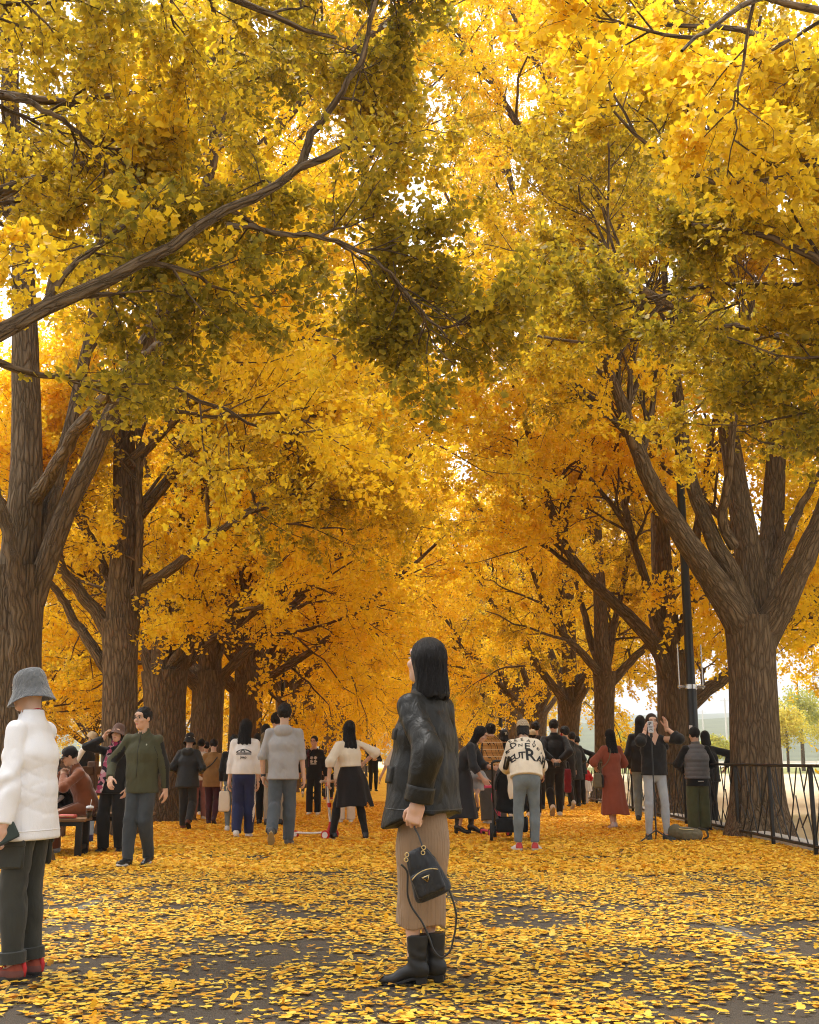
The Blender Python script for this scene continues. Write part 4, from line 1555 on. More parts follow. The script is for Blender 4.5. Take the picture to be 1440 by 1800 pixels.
def skirt(root, name, mat, p, top_z=.12, hem_z=.35, r0=(.135, .10), r1=(.22, .17), pleats=0, pamp=.0, fold=.006, v=.012, seed=5, center=None, power=1.0, follow=.0, skew=(0, 0)):
    """A skirt hanging from the waist to the height hem_z above the ground."""
    k = p.k
    z1 = p.pel[2] + top_z * k; z0 = hem_z * k
    ctop = p.waist.copy()
    cb = np.array([(p.kne[0][0] + p.kne[1][0]) / 2, (p.kne[0][1] + p.kne[1][1]) / 2, 0]) if center is None else np.array([*center, 0]) * k
    R = unit(np.array([p.Rt[0], p.Rt[1], 0])); Fv = np.array([R[1], -R[0], 0])
    def fn(P):
        t = np.clip((z1 - P[:, 2]) / (z1 - z0), 0, 1)
        hipb = np.exp(-((t * (z1 - z0) / k - .2) / .13) ** 2) * .022
        w = (r0[0] + (r1[0] - r0[0]) * t ** power + hipb) * k
        d_ = (r0[1] + (r1[1] - r0[1]) * t ** power + hipb) * k
        c = ctop[None] * (1 - t[:, None]) + cb[None] * t[:, None]
        q = P - c
        x = q @ R + skew[0] * t * k; y = q @ Fv + skew[1] * t * k
        ang = np.arctan2(y / d_, x / w)
        if pleats:
            pl = pamp * np.cos(ang * pleats + .6 * FN(np.stack([ang * 3, t * 4 + seed, ang * 0], -1)))
            w = w * (1 + pl * (.35 + .65 * t)); d_ = d_ * (1 + pl * (.35 + .65 * t))
        k0 = np.sqrt((x / w) ** 2 + (y / d_) ** 2)
        d = (k0 - 1) * np.minimum(w, d_)
        if fold:
            d = d + fold * k * (FN(np.stack([P[:, 0] * 9 / k, P[:, 1] * 9 / k, P[:, 2] * 2.2 / k + seed], -1))) * (.3 + t)
        hz = z0 + .012 * k * np.sin(ang * 3 + seed)
        d = np.maximum(d, hz - P[:, 2])
        d = np.maximum(d, P[:, 2] - z1)
        inner = np.maximum((k0 - 1) * np.minimum(w, d_) + 2.6 * v, P[:, 2] - (z0 + .25 * k))
        return np.maximum(d, -inner)
    m = max(*r1, *r0) * k * 1.25 + .06
    cc = np.array([ctop, [cb[0], cb[1], z0]])
    V, Q = surfnet(fn, cc.min(0) - [m, m, .04], np.array([cc[:, 0].max() + m, cc[:, 1].max() + m, z1 + .04]), v)
    return link_mesh(name, V, [Q], mat, root, True)


def shoes(root, p, mat, sole, v=.009, boot=0.0, heel=0.0, chunky=0.0, accent=None, name='shoe', pointed=False, tall=.0):
    """Two shoes, each an upper with a sole as its child. Ankles sit .075 k above the ground."""
    k = p.k * (1.0 if p.sex == 'f' else 1.06)
    out = []
    for i in (0, 1):
        M = p.footM[i]; A = p.ank[i]
        o = A - M @ np.array([0, 0, .075 * p.k])     # point on the sole below the ankle
        sx = 1 if i == 0 else -1
        hl = heel
        def up(P):
            q = (P - o) @ M / k
            z0 = .02 + hl
            yy = q[:, 1]
            lift = hl * np.clip((yy + .11) / .10, 0, 1)
            q = q.copy(); q[:, 2] -= lift - 0
            d = ell(q, np.array([0, .02, .042]), (.036, .052, .045))
            d = smin(d, cap(q, np.array([0, .01, .05]), np.array([0, -.075, .036]), .036, .033 + chunky * .3), .03)
            tr = .026 if pointed else .032
            d = smin(d, ell(q, np.array([0 - sx * .004, -.115, .026]), (tr + chunky * .4 + .006, .068 if pointed else .055, .026 + chunky * .3)), .025)
            d = smin(d, cap(q, np.array([0, .012, .05]), np.array([0, .012, .085 + boot]), .037 + tall, .040 + tall + boot * .06), .02)
            d = np.maximum(d, q[:, 2] - (.088 + boot) - .02 * np.clip(q[:, 1] / .04, -1, 1) * (boot == 0))
            d = np.maximum(d, .012 - q[:, 2])
            if boot > 0:
                d = d + .0018 * np.sin(q[:, 2] * 120 + q[:, 1] * 60 + q[:, 0] * 40) * np.exp(-((q[:, 2] - .10) / .05) ** 2)
            return d * k
        r = .22 * k + boot * k
        c = o + M @ np.array([0, -.05, .06]) * k
        V, Q = surfnet(up, c - r, c + r, v)
        sh = link_mesh(name, V, [Q], mat, root, True)
        # sole: a shaped slab, with a heel block when there is one
        prof = []
        pt = .030 if pointed else .040
        for t in np.linspace(0, 2 * math.pi, 28, endpoint=False):
            y = -.055 - .113 * math.sin(t) if math.sin(t) > 0 else -.055 - .118 * math.sin(t)
            wv = .037 + .009 * (math.sin(t) > 0) * math.sin(t * 1.0) - (.010 * math.sin(t) ** 4 if pointed and math.sin(t) > 0 else 0)
            prof.append((math.cos(t) * (wv + chunky) * (1 - .12 * (math.sin(t) < -.2)) - sx * .004 * max(0, math.sin(t)), y * (1.03 if chunky else 1)))
        prof = np.array(prof)
        th = .026 + chunky * 1.2 if not hl else .012
        ring = lambda z, s: np.concatenate([prof * s + np.array([0, -.055 * (1 - s)]), np.full((28, 1), z)], 1)
        rows = [ring(0.0, .97), ring(.004, 1.0), ring(th * .8, 1.01), ring(th, .97)]
        VV = np.concatenate(rows)
        if hl:
            VV[:, 2] += hl * np.clip((VV[:, 1] + .11) / .10, 0, 1)
        ii = np.arange(3)[:, None] * 28; jj = np.arange(28)[None]; kk = (jj + 1) % 28
        FQ = np.stack([ii + jj, ii + kk, ii + 28 + kk, ii + 28 + jj], -1).reshape(-1, 4)
        mb = MB()
        W3 = lambda X: (X * k) @ M.T + o
        mb.add(W3(VV), [FQ[:, ::-1], np.arange(28)[None], (84 + np.arange(28))[::-1][None]])
        if hl:
            hb = np.array([[x, y, z] for z in (0, hl + .014) for (x, y) in ((-.027, .06), (.027, .06), (.027, .01), (-.027, .01))])
            hb[:4, :2] *= .9; hb[:4, 1] += .004
            mb.add(W3(hb), [np.array([[0, 1, 2, 3], [7, 6, 5, 4], [0, 4, 5, 1], [1, 5, 6, 2], [2, 6, 7, 3], [3, 7, 4, 0]])])
        mb.build('sole', sole, sh, 'auto')
        if accent:
            accent(sh, o, M, k, i)
        out.append(sh)
    return out


def hair(root, p, style='short', mat=None, v=.008, length=.30, name='hair', grow_=.0, strand=.0, under=False):
    k, M, c = p.k, p.HM, p.headc
    sz = k * (1.0 if p.sex == 'm' else .95)
    def fn(P):
        q = (P - c) @ M / sz
        d = ell(q, np.array([0, .016, .034]), (.085 + grow_, .103 + grow_, .099 + grow_))
        d = d + (.006 * FN(q * 30) + .004 * FN(q * 70)) * (1 if style == 'short' else .3)
        if style == 'short':
            face = smax(ell(q, np.array([0, -.10, -.035]), (.080, .075, .090)), -1.0, .01)
            d = smax(d, -face, .01)
            d = np.maximum(d, -q[:, 2] - .048 - .03 * np.clip(q[:, 1] / .08, -1, 1))
            d = np.maximum(d, -ell(q, np.array([0, -.02, -.075]), (.10, .06, .085)))
        elif style in ('long', 'bob'):
            L = length
            ax = (p.U * .35 + M[:, 2] * .25 + np.array([0, 0, .4])) if style == 'long' else (M[:, 2] * .6 + np.array([0, 0, .4]))
            ax = unit(M.T @ ax)
            b = np.array([0, .045, .02]) - ax * L + np.array([0, .02 + .03 * (L > .25), 0])
            e = ecap(q, np.array([0, .022, .01]), b, (.086 + grow_, .080 + grow_), (.094 + grow_ + .05 * L * (style == 'long'), .050 + (style == 'bob') * .030), np.array([1.0, 0, 0]))
            e = np.maximum(e, (b - q) @ ax - .02 - .012 * np.sin(q[:, 0] * 95) - .010 * FN(q * 40))
            e = e + .006 * FN(q * np.array([38, 38, 7])[None])
            d = smin(d, e, .03)
            face = ell(q, np.array([0, -.105, -.045]), (.066, .085, .105))
            fr = ell(q, np.array([0, -.10, -.14]), (.074, .085, .16))
            d = smax(d, -face, .012); d = smax(d, -fr, .012)
        if under:      # pressed flat below the hat
            d = np.maximum(d, q[:, 2] - .035)
            d = np.maximum(d, ell(q, np.array([0, .016, .0]), (.086, .104, .5)))
        if strand:
            ang = np.arctan2(q[:, 0], q[:, 1] + .001)
            d = d + strand * (np.sin(ang * 55 + 3 * np.sin(q[:, 2] * 9)) * .6 + np.sin(ang * 23 + q[:, 2] * 14)) * np.clip((.12 - q[:, 2]) / .15, 0, 1)
        return d * sz
    lo = c - (.16 + grow_) * k; hi = c + (.19 + grow_) * k
    lo[2] -= (length if style in ('long', 'bob') else 0) * k
    lo[:2] -= .06; hi[:2] += .06
    V, Q = surfnet(fn, lo, hi, v)
    if strand and not under:
        # single locks lying over the mass, of uneven length
        rg = np.random.default_rng(int(abs(c[2]) * 1e4) % 9999)
        bv = BVHTree.FromPolygons([Vector(x) for x in V], [tuple(int(i) for i in f) for f in Q])
        tips, bx = V[:, 2].min(), V[:, :2].mean(0)
        mb = MB(); mb.add(V, [Q])
        for i in range(230):
            a = rg.uniform(0, 2 * math.pi); da = rg.normal(0, .10)
            z0 = c[2] + rg.uniform(.02, .118) * sz; z1 = tips + rg.uniform(-.012, .05) * sz
            pts = []
            for s in np.linspace(0, 1, 13):
                z = z0 + (z1 - z0) * s
                ax = c[:2] * (1 - s) + bx * s if z > tips + .01 else bx
                d = np.array([math.cos(a + da * s), math.sin(a + da * s), 0])
                o = np.array([ax[0], ax[1], max(z, tips + .012)])
                h = bv.ray_cast(Vector(o + d * .3), Vector(-d), .3)
                if h[0] is None:
                    continue
                p_ = np.array(h[0]) + d * rg.uniform(.0, .0022); p_[2] = z
                if pts and np.linalg.norm(p_ - pts[-1]) > .05:
                    continue
                pts.append(p_)
            if len(pts) > 6:
                mb.tube(resample(np.array(pts), 12, 2), np.linspace(.0020, .0007, 12) * 1.2, 4)
        return mb.build(name, mat or hair_mat(), root, True)
    return link_mesh(name, V, [Q], mat or hair_mat(), root, True)


def hat(root, p, kind, mat, mat2=None, name='hat', n=36, tilt=0.0, z=0.0):
    k, M, c = p.k, p.HM, p.headc
    sz = k * (1.0 if p.sex == 'm' else .95)
    mb = MB()
    T = M @ rot_axis((1, 0, 0), math.radians(tilt))
    if kind == 'bucket':
        prof = [(.005, .150), (.036, .147), (.063, .137), (.081, .117), (.091, .086), (.0965, .050), (.101, .020), (.110, -.006), (.123, -.032), (.134, -.052), (.137, -.058), (.133, -.058), (.119, -.032), (.104, -.004), (.096, .020)]
    elif kind == 'brim':
        prof = [(.005, .140), (.05, .138), (.078, .128), (.090, .10), (.096, .055), (.098, .034), (.12, .022), (.150, .008), (.155, .004), (.150, .003), (.118, .016), (.092, .026)]
    elif kind == 'cap':
        prof = [(.004, .138), (.03, .136), (.062, .122), (.085, .09), (.096, .05), (.100, .022), (.098, .018), (.092, .022)]
    else:
        prof = [(.004, .142), (.03, .140), (.062, .126), (.086, .092), (.097, .05), (.100, .010), (.103, .008), (.103, -.012), (.098, -.014)]
    prof = np.array(prof) * sz
    nn = n
    th = np.arange(nn) / nn * 2 * math.pi
    V = np.stack([prof[:, 0:1] * np.cos(th) * .93, prof[:, 0:1] * np.sin(th) * 1.12, np.repeat(prof[:, 1:2], nn, 1)], -1).reshape(-1, 3)
    if kind == 'bucket':
        an = np.arctan2(V[:, 1], V[:, 0]); low = np.clip(-V[:, 2] / (.06 * sz), 0, 1)
        V[:, 2] += low * sz * (.012 * np.sin(an * 2 + 1) + .006 * np.sin(an * 3))
    V += .004 * sz * np.stack([FN(V * 22 + 1), FN(V * 22 + 7), FN(V * 22 + 4) * 1.6], -1)
    V[:, 2] += z * sz
    i = np.arange(len(prof) - 1)[:, None] * nn; j = np.arange(nn)[None]; kk = (j + 1) % nn
    Fq = np.stack([i + j, i + kk, i + nn + kk, i + nn + j], -1).reshape(-1, 4)
    mb.add(V @ T.T + c + M @ np.array([0, .012, 0]) * sz, [Fq[:, ::-1], np.arange(nn)[None]])
    h = mb.build(name, mat, root, True)
    if kind == 'cap':
        m2 = MB()
        vz = np.array([[math.sin(a) * (.088 + .004) * .93, -math.cos(a) * .098 * 1.12, .026 + z] for a in np.linspace(-1.15, 1.15, 13)])
        vo = np.array([[math.sin(a) * .096, -.098 * 1.1 - .075 * math.cos(a * 1.2), .012 + z - .012 * math.cos(a)] for a in np.linspace(-1.15, 1.15, 13)])
        Vv = np.concatenate([vz, vo, vo - [0, 0, .004], vz - [0, 0, .004]]) * sz
        i = np.arange(12)
        qs = [np.stack([i + r * 13, i + 1 + r * 13, i + 14 + r * 13, i + 13 + r * 13], -1) for r in range(3)]
        m2.add(Vv @ T.T + c + M @ np.array([0, .012, 0]) * sz, [np.concatenate(qs)])
        m2.build('peak', mat2 or mat, h, True)
    return h


def sdf_part(root, name, mat, fn, lo, hi, v=.008):
    V, Q = surfnet(fn, np.asarray(lo, float), np.asarray(hi, float), v)
    return link_mesh(name, V, [Q], mat, root, True)


def text_shape(body_text, size):
    cu = bpy.data.curves.new('lettering_source', 'FONT')
    cu.body = body_text
    cu.size = size
    cu.align_x = 'CENTER'; cu.align_y = 'CENTER'
    cu.resolution_u = 4
    cu.offset = size * .022
    o = bpy.data.objects.new('lettering_source', cu)
    me = bpy.data.meshes.new_from_object(o)
    V = np.array([v.co[:] for v in me.vertices])
    T = []
    for f in me.polygons:
        vs = list(f.vertices)
        for j in range(1, len(vs) - 1):
            T.append((vs[0], vs[j], vs[j + 1]))
    bpy.data.objects.remove(o); bpy.data.curves.remove(cu); bpy.data.meshes.remove(me)
    return V[:, :2], np.array(T)


def subdiv_tris(V, T, maxlen, it=3):
    V = [tuple(v) for v in V]
    T = [tuple(t) for t in T]
    for _ in range(it):
        mid, out = {}, []
        def m(a, b):
            key = (min(a, b), max(a, b))
            if key not in mid:
                mid[key] = len(V)
                V.append(tuple((np.array(V[a]) + np.array(V[b])) / 2))
            return mid[key]
        for a, b, c in T:
            la = max(math.dist(V[a], V[b]), math.dist(V[b], V[c]), math.dist(V[c], V[a]))
            if la < maxlen:
                out.append((a, b, c)); continue
            x, y, z = m(a, b), m(b, c), m(c, a)
            out += [(a, x, z), (x, b, y), (z, y, c), (x, y, z)]
        T = out
    return np.array(V), np.array(T)


def decal(target, name, mat, shapes, origin, right, up, off=.0025, grid=.02):
    """Flat shapes [(V2, tris)] laid on a garment: every vertex is dropped on its surface."""
    me = target.data
    bv = BVHTree.FromPolygons([v.co for v in me.vertices], [tuple(f.vertices) for f in me.polygons])
    right, up = unit(right), unit(up)
    n = np.cross(right, up)
    mb = MB()
    for V2, T in shapes:
        V2, T = subdiv_tris(V2, T, grid)
        out, ok = [], True
        for x, y in V2:
            p = origin + right * x + up * y
            hit = bv.ray_cast(Vector(p + n * .35), Vector(-n), .7)
            if hit[0] is None:
                ok = False
                out.append(p)
            else:
                out.append(np.array(hit[0]) + n * off)
        mb.add(np.array(out), [T])
    return mb.build(name, mat, target, True)


def person(label, px, fy, hy, rz=180, group='visitors strolling under the ginkgos', hat_top=0.0, dx=0, H=None):
    """Root at the feet; the height follows from the pixels of feet and crown."""
    g = gnd(px, fy)
    h = H or (at(px, hy, g[1])[2] - hat_top)
    r = empty('person', tuple(g), math.radians(rz))
    tag(r, label, 'person', group)
    return r, h
# ------------------------------------------------------------------ the people
def C(name, col, **kw): return cloth(name, col, **kw)
BLK = C('black_cloth', (.016, .015, .015), var=.3)
DKG = C('charcoal_cloth', (.035, .036, .038))
NAVY = C('navy_cloth', (.022, .028, .085))
WHT = C('white_cloth', (.74, .72, .70), var=.06, bump=.6)
CREAM = C('cream_cloth', (.74, .66, .53), var=.07, bump=.6)
GREYM = C('grey_marl', (.36, .36, .37), var=.1)
JEANG = C('grey_denim', (.085, .10, .115), var=.3)
JEANP = C('pale_grey_denim', (.36, .39, .43), var=.2)
JEANB = C('washed_grey_denim', (.17, .205, .225), var=.3)
LEA = plain('shoe_leather', (.014, .013, .012), .38, 0, .5, .2, .2, 30)
WSH = plain('white_shoe', (.66, .64, .61), .55, 0, .4, .08, .2, 30)
WSOLE = plain('white_sole', (.68, .66, .62), .6, 0, .3, .08, .2, 30)
BSOLE = plain('black_sole', (.018, .017, .017), .7, 0, .3, .2, .2, 30)
TSOLE = plain('tan_sole', (.42, .33, .18), .7, 0, .3, .2, .2, 30)
GOLD = plain('brass', (.62, .46, .20), .3, .9, .5, .1, .05)
STEEL = plain('polished_steel', (.62, .62, .62), .22, .95, .5, .05, .05)
PAINTB = plain('black_paint', (.014, .014, .015), .4, 0, .5, .2, .1, 12)


def walk(s=.18, lead=0, w=.085, lift=.085, pitch=36):
    a = (w, -s, 0, 5, -4); b = (-w, s, lift, -5, pitch)
    return [a, b] if lead == 0 else [(w, s, lift, 5, pitch), (-w, -s, 0, -5, -4)]


def repaint(o, mat, fn):
    me = o.data
    n = len(me.polygons)
    c = np.zeros(n * 3, np.float32); nn = np.zeros(n * 3, np.float32)
    me.polygons.foreach_get('center', c); me.polygons.foreach_get('normal', nn)
    me.materials.append(mat)
    mi = np.zeros(n, np.int32)
    me.polygons.foreach_get('material_index', mi)
    mi[fn(c.reshape(-1, 3), nn.reshape(-1, 3))] = len(me.materials) - 1
    me.polygons.foreach_set('material_index', mi)


def folk(label, px, fy, hy, rz, sex='f', pose=None, tp=None, bt=None, sk=None, sh=None, hr=('short', {}), ht=None, hands=('relaxed', 'relaxed'), palm=None, v=None, face=True, skin=None, hat_top=None, H=None, legs=True):
    ht_h = {'bucket': .030, 'cap': .02, 'brim': .03, 'beanie': .03}.get(ht[0], 0) if ht else .008
    r, h = person(label, px, fy, hy, rz, hat_top=ht_h if hat_top is None else hat_top, H=H)
    p = Pose(h, sex, **(pose or {}))
    sc_ = (fy - 1335) / 1.07
    v = v or min(max(1.25 / sc_, .009), .018)
    body(r, p, v, hv=max(v * .45, .004), hands=hands, palm=palm, face=face, skin=skin, vhead=max(v * .55, .005), legs=legs, legk=.85 if sk and not bt else 1.0)
    parts = {}
    if bt:
        n, m, kw = bt
        parts['bottom'] = trousers(r, n, m, p, v=v, under=(tp[2].get('hem', .1) if tp and not sk else None), **kw)
    if sk:
        n, m, kw = sk
        parts['skirt'] = skirt(r, n, m, p, v=v * .8, **kw)
    if tp:
        n, m, kw = tp
        parts['top'] = top(r, n, m, p, v=v, **kw)
    if sh:
        a, b, kw = sh
        parts['shoes'] = shoes(r, p, a, b, v=max(v * .6, .006), **kw)
    if hr:
        parts['hair'] = hair(r, p, hr[0], v=max(v * .6, .0055), under=bool(ht), **hr[1])
    if ht:
        parts['hat'] = hat(r, p, ht[0], ht[1], **(ht[2] if len(ht) > 2 else {}))
    return r, p, parts


def strap_tube(name, root, pts, r, mat, n=6, flat=1.0):
    mb = MB(); mb.tube(resample(np.array(pts, float), 24, 3), r, n, flat=flat)
    return mb.build(name, mat, root, True)


def to_world(root, P):
    a = root.rotation_euler[2]
    return np.asarray(P) @ rotz(a).T + np.array(root.location)


# --- 1: the woman in the black leather jacket -------------------------------------------------
def leather():
    t = NT('black_leather')
    v = t.coords('Object')
    n = t.noise(v, 7, 4, .55, .8)
    g = t.node('ShaderNodeTexVoronoi', Scale=260.0); t.link(v, g.inputs['Vector'])
    c = t.mix(n, (.0045, .004, .003), (.016, .0138, .0095))
    b = t.bump(t.noise(t.coords('Object', (1, 1, .55)), 15, 4, .55, 1.2), .55, .02)
    b = t.bump(g.outputs['Distance'], .12, .002, b)
    return t.done(t.bsdf(c, t.math('MULTIPLY_ADD', n, .3, .32), b, .28))
LEATHER = leather()


def hero():
    r, h = person('woman in black leather jacket and brown pleated skirt standing mid avenue, black handbag in hand', 745, 1732, 1118, -104, hat_top=.012)
    p = Pose(h, 'f', lean=-2, twist=-20, feet=[(.042, -.035, 0, 4, 0), (-.045, .035, 0, -2, 0)], hands=[(.262, .035, .868), (-.24, .0, .82)], poles=[(.5, .55, -.1), (-.3, .6, 0)], head=(-26, -8, 0))
    k = p.k
    body(r, p, .011, hv=.0036, hands=((( .0, -.30, -.95), 1.0), 'relaxed'), vhead=.0055, palm=[(-1, .1, -.2), None], legk=.72)
    skm = cloth('taupe_pleats', (.265, .165, .09), .6, .18, .35, 1, .2, .35)
    skirt(r, 'skirt', skm, p, top_z=-.04, hem_z=.278, r0=(.120, .102), r1=(.106, .128), pleats=52, pamp=.03, fold=.004, v=.0065, center=(0, -.018))
    fk = Lattice(91, 20)
    U, R = p.U, p.Rt
    Bq = -p.Fw

    def extra(P, d):
        # deep folds of heavy leather: diagonal on the sleeve, long and vertical on the back
        q = P / k
        lx, ly, lz = q @ R, q @ Bq, q @ U
        a = fk(np.stack([lx * 8 + lz * 3, ly * 8, lz * 2.2], -1))
        back = np.clip(ly * 8, 0, 1)
        d = d + .015 * k * back * (np.abs(a) * 1.6 - .5)
        e = (p.sh[0] + p.elb[0]) / 2
        arm_m = np.zeros(len(P))
        for s0, s1 in ((p.sh[0], p.elb[0]), (p.elb[0], p.wri[0]), (p.sh[1], p.elb[1]), (p.elb[1], p.wri[1])):
            arm_m = np.maximum(arm_m, np.exp(-(np.maximum(cap(P, s0, s1, .05 * k, .05 * k), 0) / (.03 * k)) ** 2))
        w = np.sin((lz * 26 + ly * 16 + 2.6 * fk(q * 6)) * 1.0)
        d = d + .009 * k * arm_m * w * np.exp(-((lz - (p.elb[0] @ U) / k - .02) / .17) ** 2)
        return d
    j = top(r, 'jacket', LEATHER, p, hem=.125, slack=.034, arm=.036, sleeve=.93, flare=.058, collar='stand', fold=.008, v=.0072, seed=2, extra=extra, cuffflare=.014, shoulder=.006, lenback=-.04, armk=.014, boxy=.03)
    # seams, hem band, cuff band, pocket flaps: strips lying on the leather
    LE2 = plain('leather_edge', (.012, .0115, .011), .34, 0, .55, .2, .15, 40)
    def on(target, poly, nrm, off=.004, grid=.02):
        return poly
    mb = MB()
    cdir = unit(p.wri[0] - p.elb[0])
    e1 = p.elb[0] + (p.wri[0] - p.elb[0]) * .93
    th = np.linspace(0, 2 * math.pi, 25)
    a1 = unit(np.cross(cdir, [0, 1, 0])); a2 = np.cross(cdir, a1)
    # cuff: a slightly wider ring at the sleeve end with two stitched edges
    prof = [(-.075, .073), (-.072, .077), (-.060, .0765), (-.004, .078), (.004, .076), (.004, .060)]
    V = np.array([[*(e1 + cdir * t * k + (a1 * math.cos(a) + a2 * math.sin(a)) * rr * k * .93)] for t, rr in prof for a in th[:-1]])
    i = np.arange(len(prof) - 1)[:, None] * 24; jj = np.arange(24)[None]; kk = (jj + 1) % 24
    mb.add(V, [np.stack([i + jj, i + kk, i + 24 + kk, i + 24 + jj], -1).reshape(-1, 4)])
    mb.build('cuff', LEATHER, j, True)
    # chest and hip pocket flaps on her left front
    fl = rbox
    bv = BVHTree.FromPolygons([q.co for q in j.data.vertices], [tuple(f.vertices) for f in j.data.polygons])
    def patch(name, o, rt, up, w, hgt, th_=.006, bow=.0):
        rt, up = unit(rt), unit(up); n = np.cross(rt, up)
        nx, ny = 10, 7
        g = []
        for b in range(ny):
            for a in range(nx):
                x = (a / (nx - 1) - .5) * w; y = (b / (ny - 1) - .5) * hgt
                q = o + rt * x + up * y
                hit = bv.ray_cast(Vector(q + n * .3), Vector(-n), .6)
                g.append((np.array(hit[0]) if hit[0] is not None else q) + n * th_)
        g = np.array(g)
        ed = (g - n * (th_ + .004))
        V = np.concatenate([g, ed])
        i = (np.arange(ny - 1)[:, None] * nx + np.arange(nx - 1)[None]).ravel()
        fs = [np.stack([i, i + 1, i + nx + 1, i + nx], -1)]
        bd = [b * nx for b in range(ny)], [b * nx + nx - 1 for b in range(ny)]
        rim = list(range(nx)) + [b * nx + nx - 1 for b in range(1, ny)] + [(ny - 1) * nx + a for a in range(nx - 2, -1, -1)] + [b * nx for b in range(ny - 2, 0, -1)]
        rim = np.array(rim); r2 = np.roll(rim, -1)
        fs.append(np.stack([rim, rim + nx * ny, r2 + nx * ny, r2], -1))
        return link_mesh(name, V, fs, LEATHER, j, True)
    out = unit(R * .75 + p.Fw * .65); tang = unit(np.cross(U, out))
    patch('pocket_flap', p.chest + U * .0 * k + out * .1, tang, U, .15 * k, .055 * k, .008)
    patch('pocket_flap', p.pel + U * .10 * k + out * .1, tang, U, .16 * k, .085 * k, .009)
    # zip pull and placket on the front edge
    mz = MB(); zz = p.pel + U * .01 * k + p.Fw * .19 * k + R * .035 * k
    mz.bar(zz, zz + np.array([0, 0, -.03]), .0035, 8); mz.bar(zz + [0, 0, .0], zz + np.array([0, 0, .014]), .005, 8)
    mz.build('zip_pull', STEEL, j, True)
    # hem band seam
    nh = 64
    hz = p.pel - unit(U * .75 + np.array([0, 0, .25])) * .125 * k
    ring = []
    for a in np.linspace(0, 2 * math.pi, nh, endpoint=False):
        dd = R * math.cos(a) + p.Fw * math.sin(a)
        o = hz + U * .062 * k
        hit = bv.ray_cast(Vector(o + dd * .6), Vector(-dd), .6)
        ring.append((np.array(hit[0]) if hit[0] is not None else o + dd * .2) + dd * .0012)
    ms = MB(); ms.tube(np.array(ring + [ring[0]]), .0028, 6, cap=False); ms.build('hem_seam', LE2, j, True)
    shoes(r, p, plain('matte_boot', (.013, .0125, .012), .5, 0, .4, .2, .25, 25), BSOLE, v=.0055, boot=.122, heel=.032, pointed=True, name='boot', tall=.006)
    hair(r, p, 'bob', v=.0052, length=.188, grow_=.002, strand=.0016)
    # face turned away; the handbag hangs from her left hand
    return r, p
HERO, HP = hero()


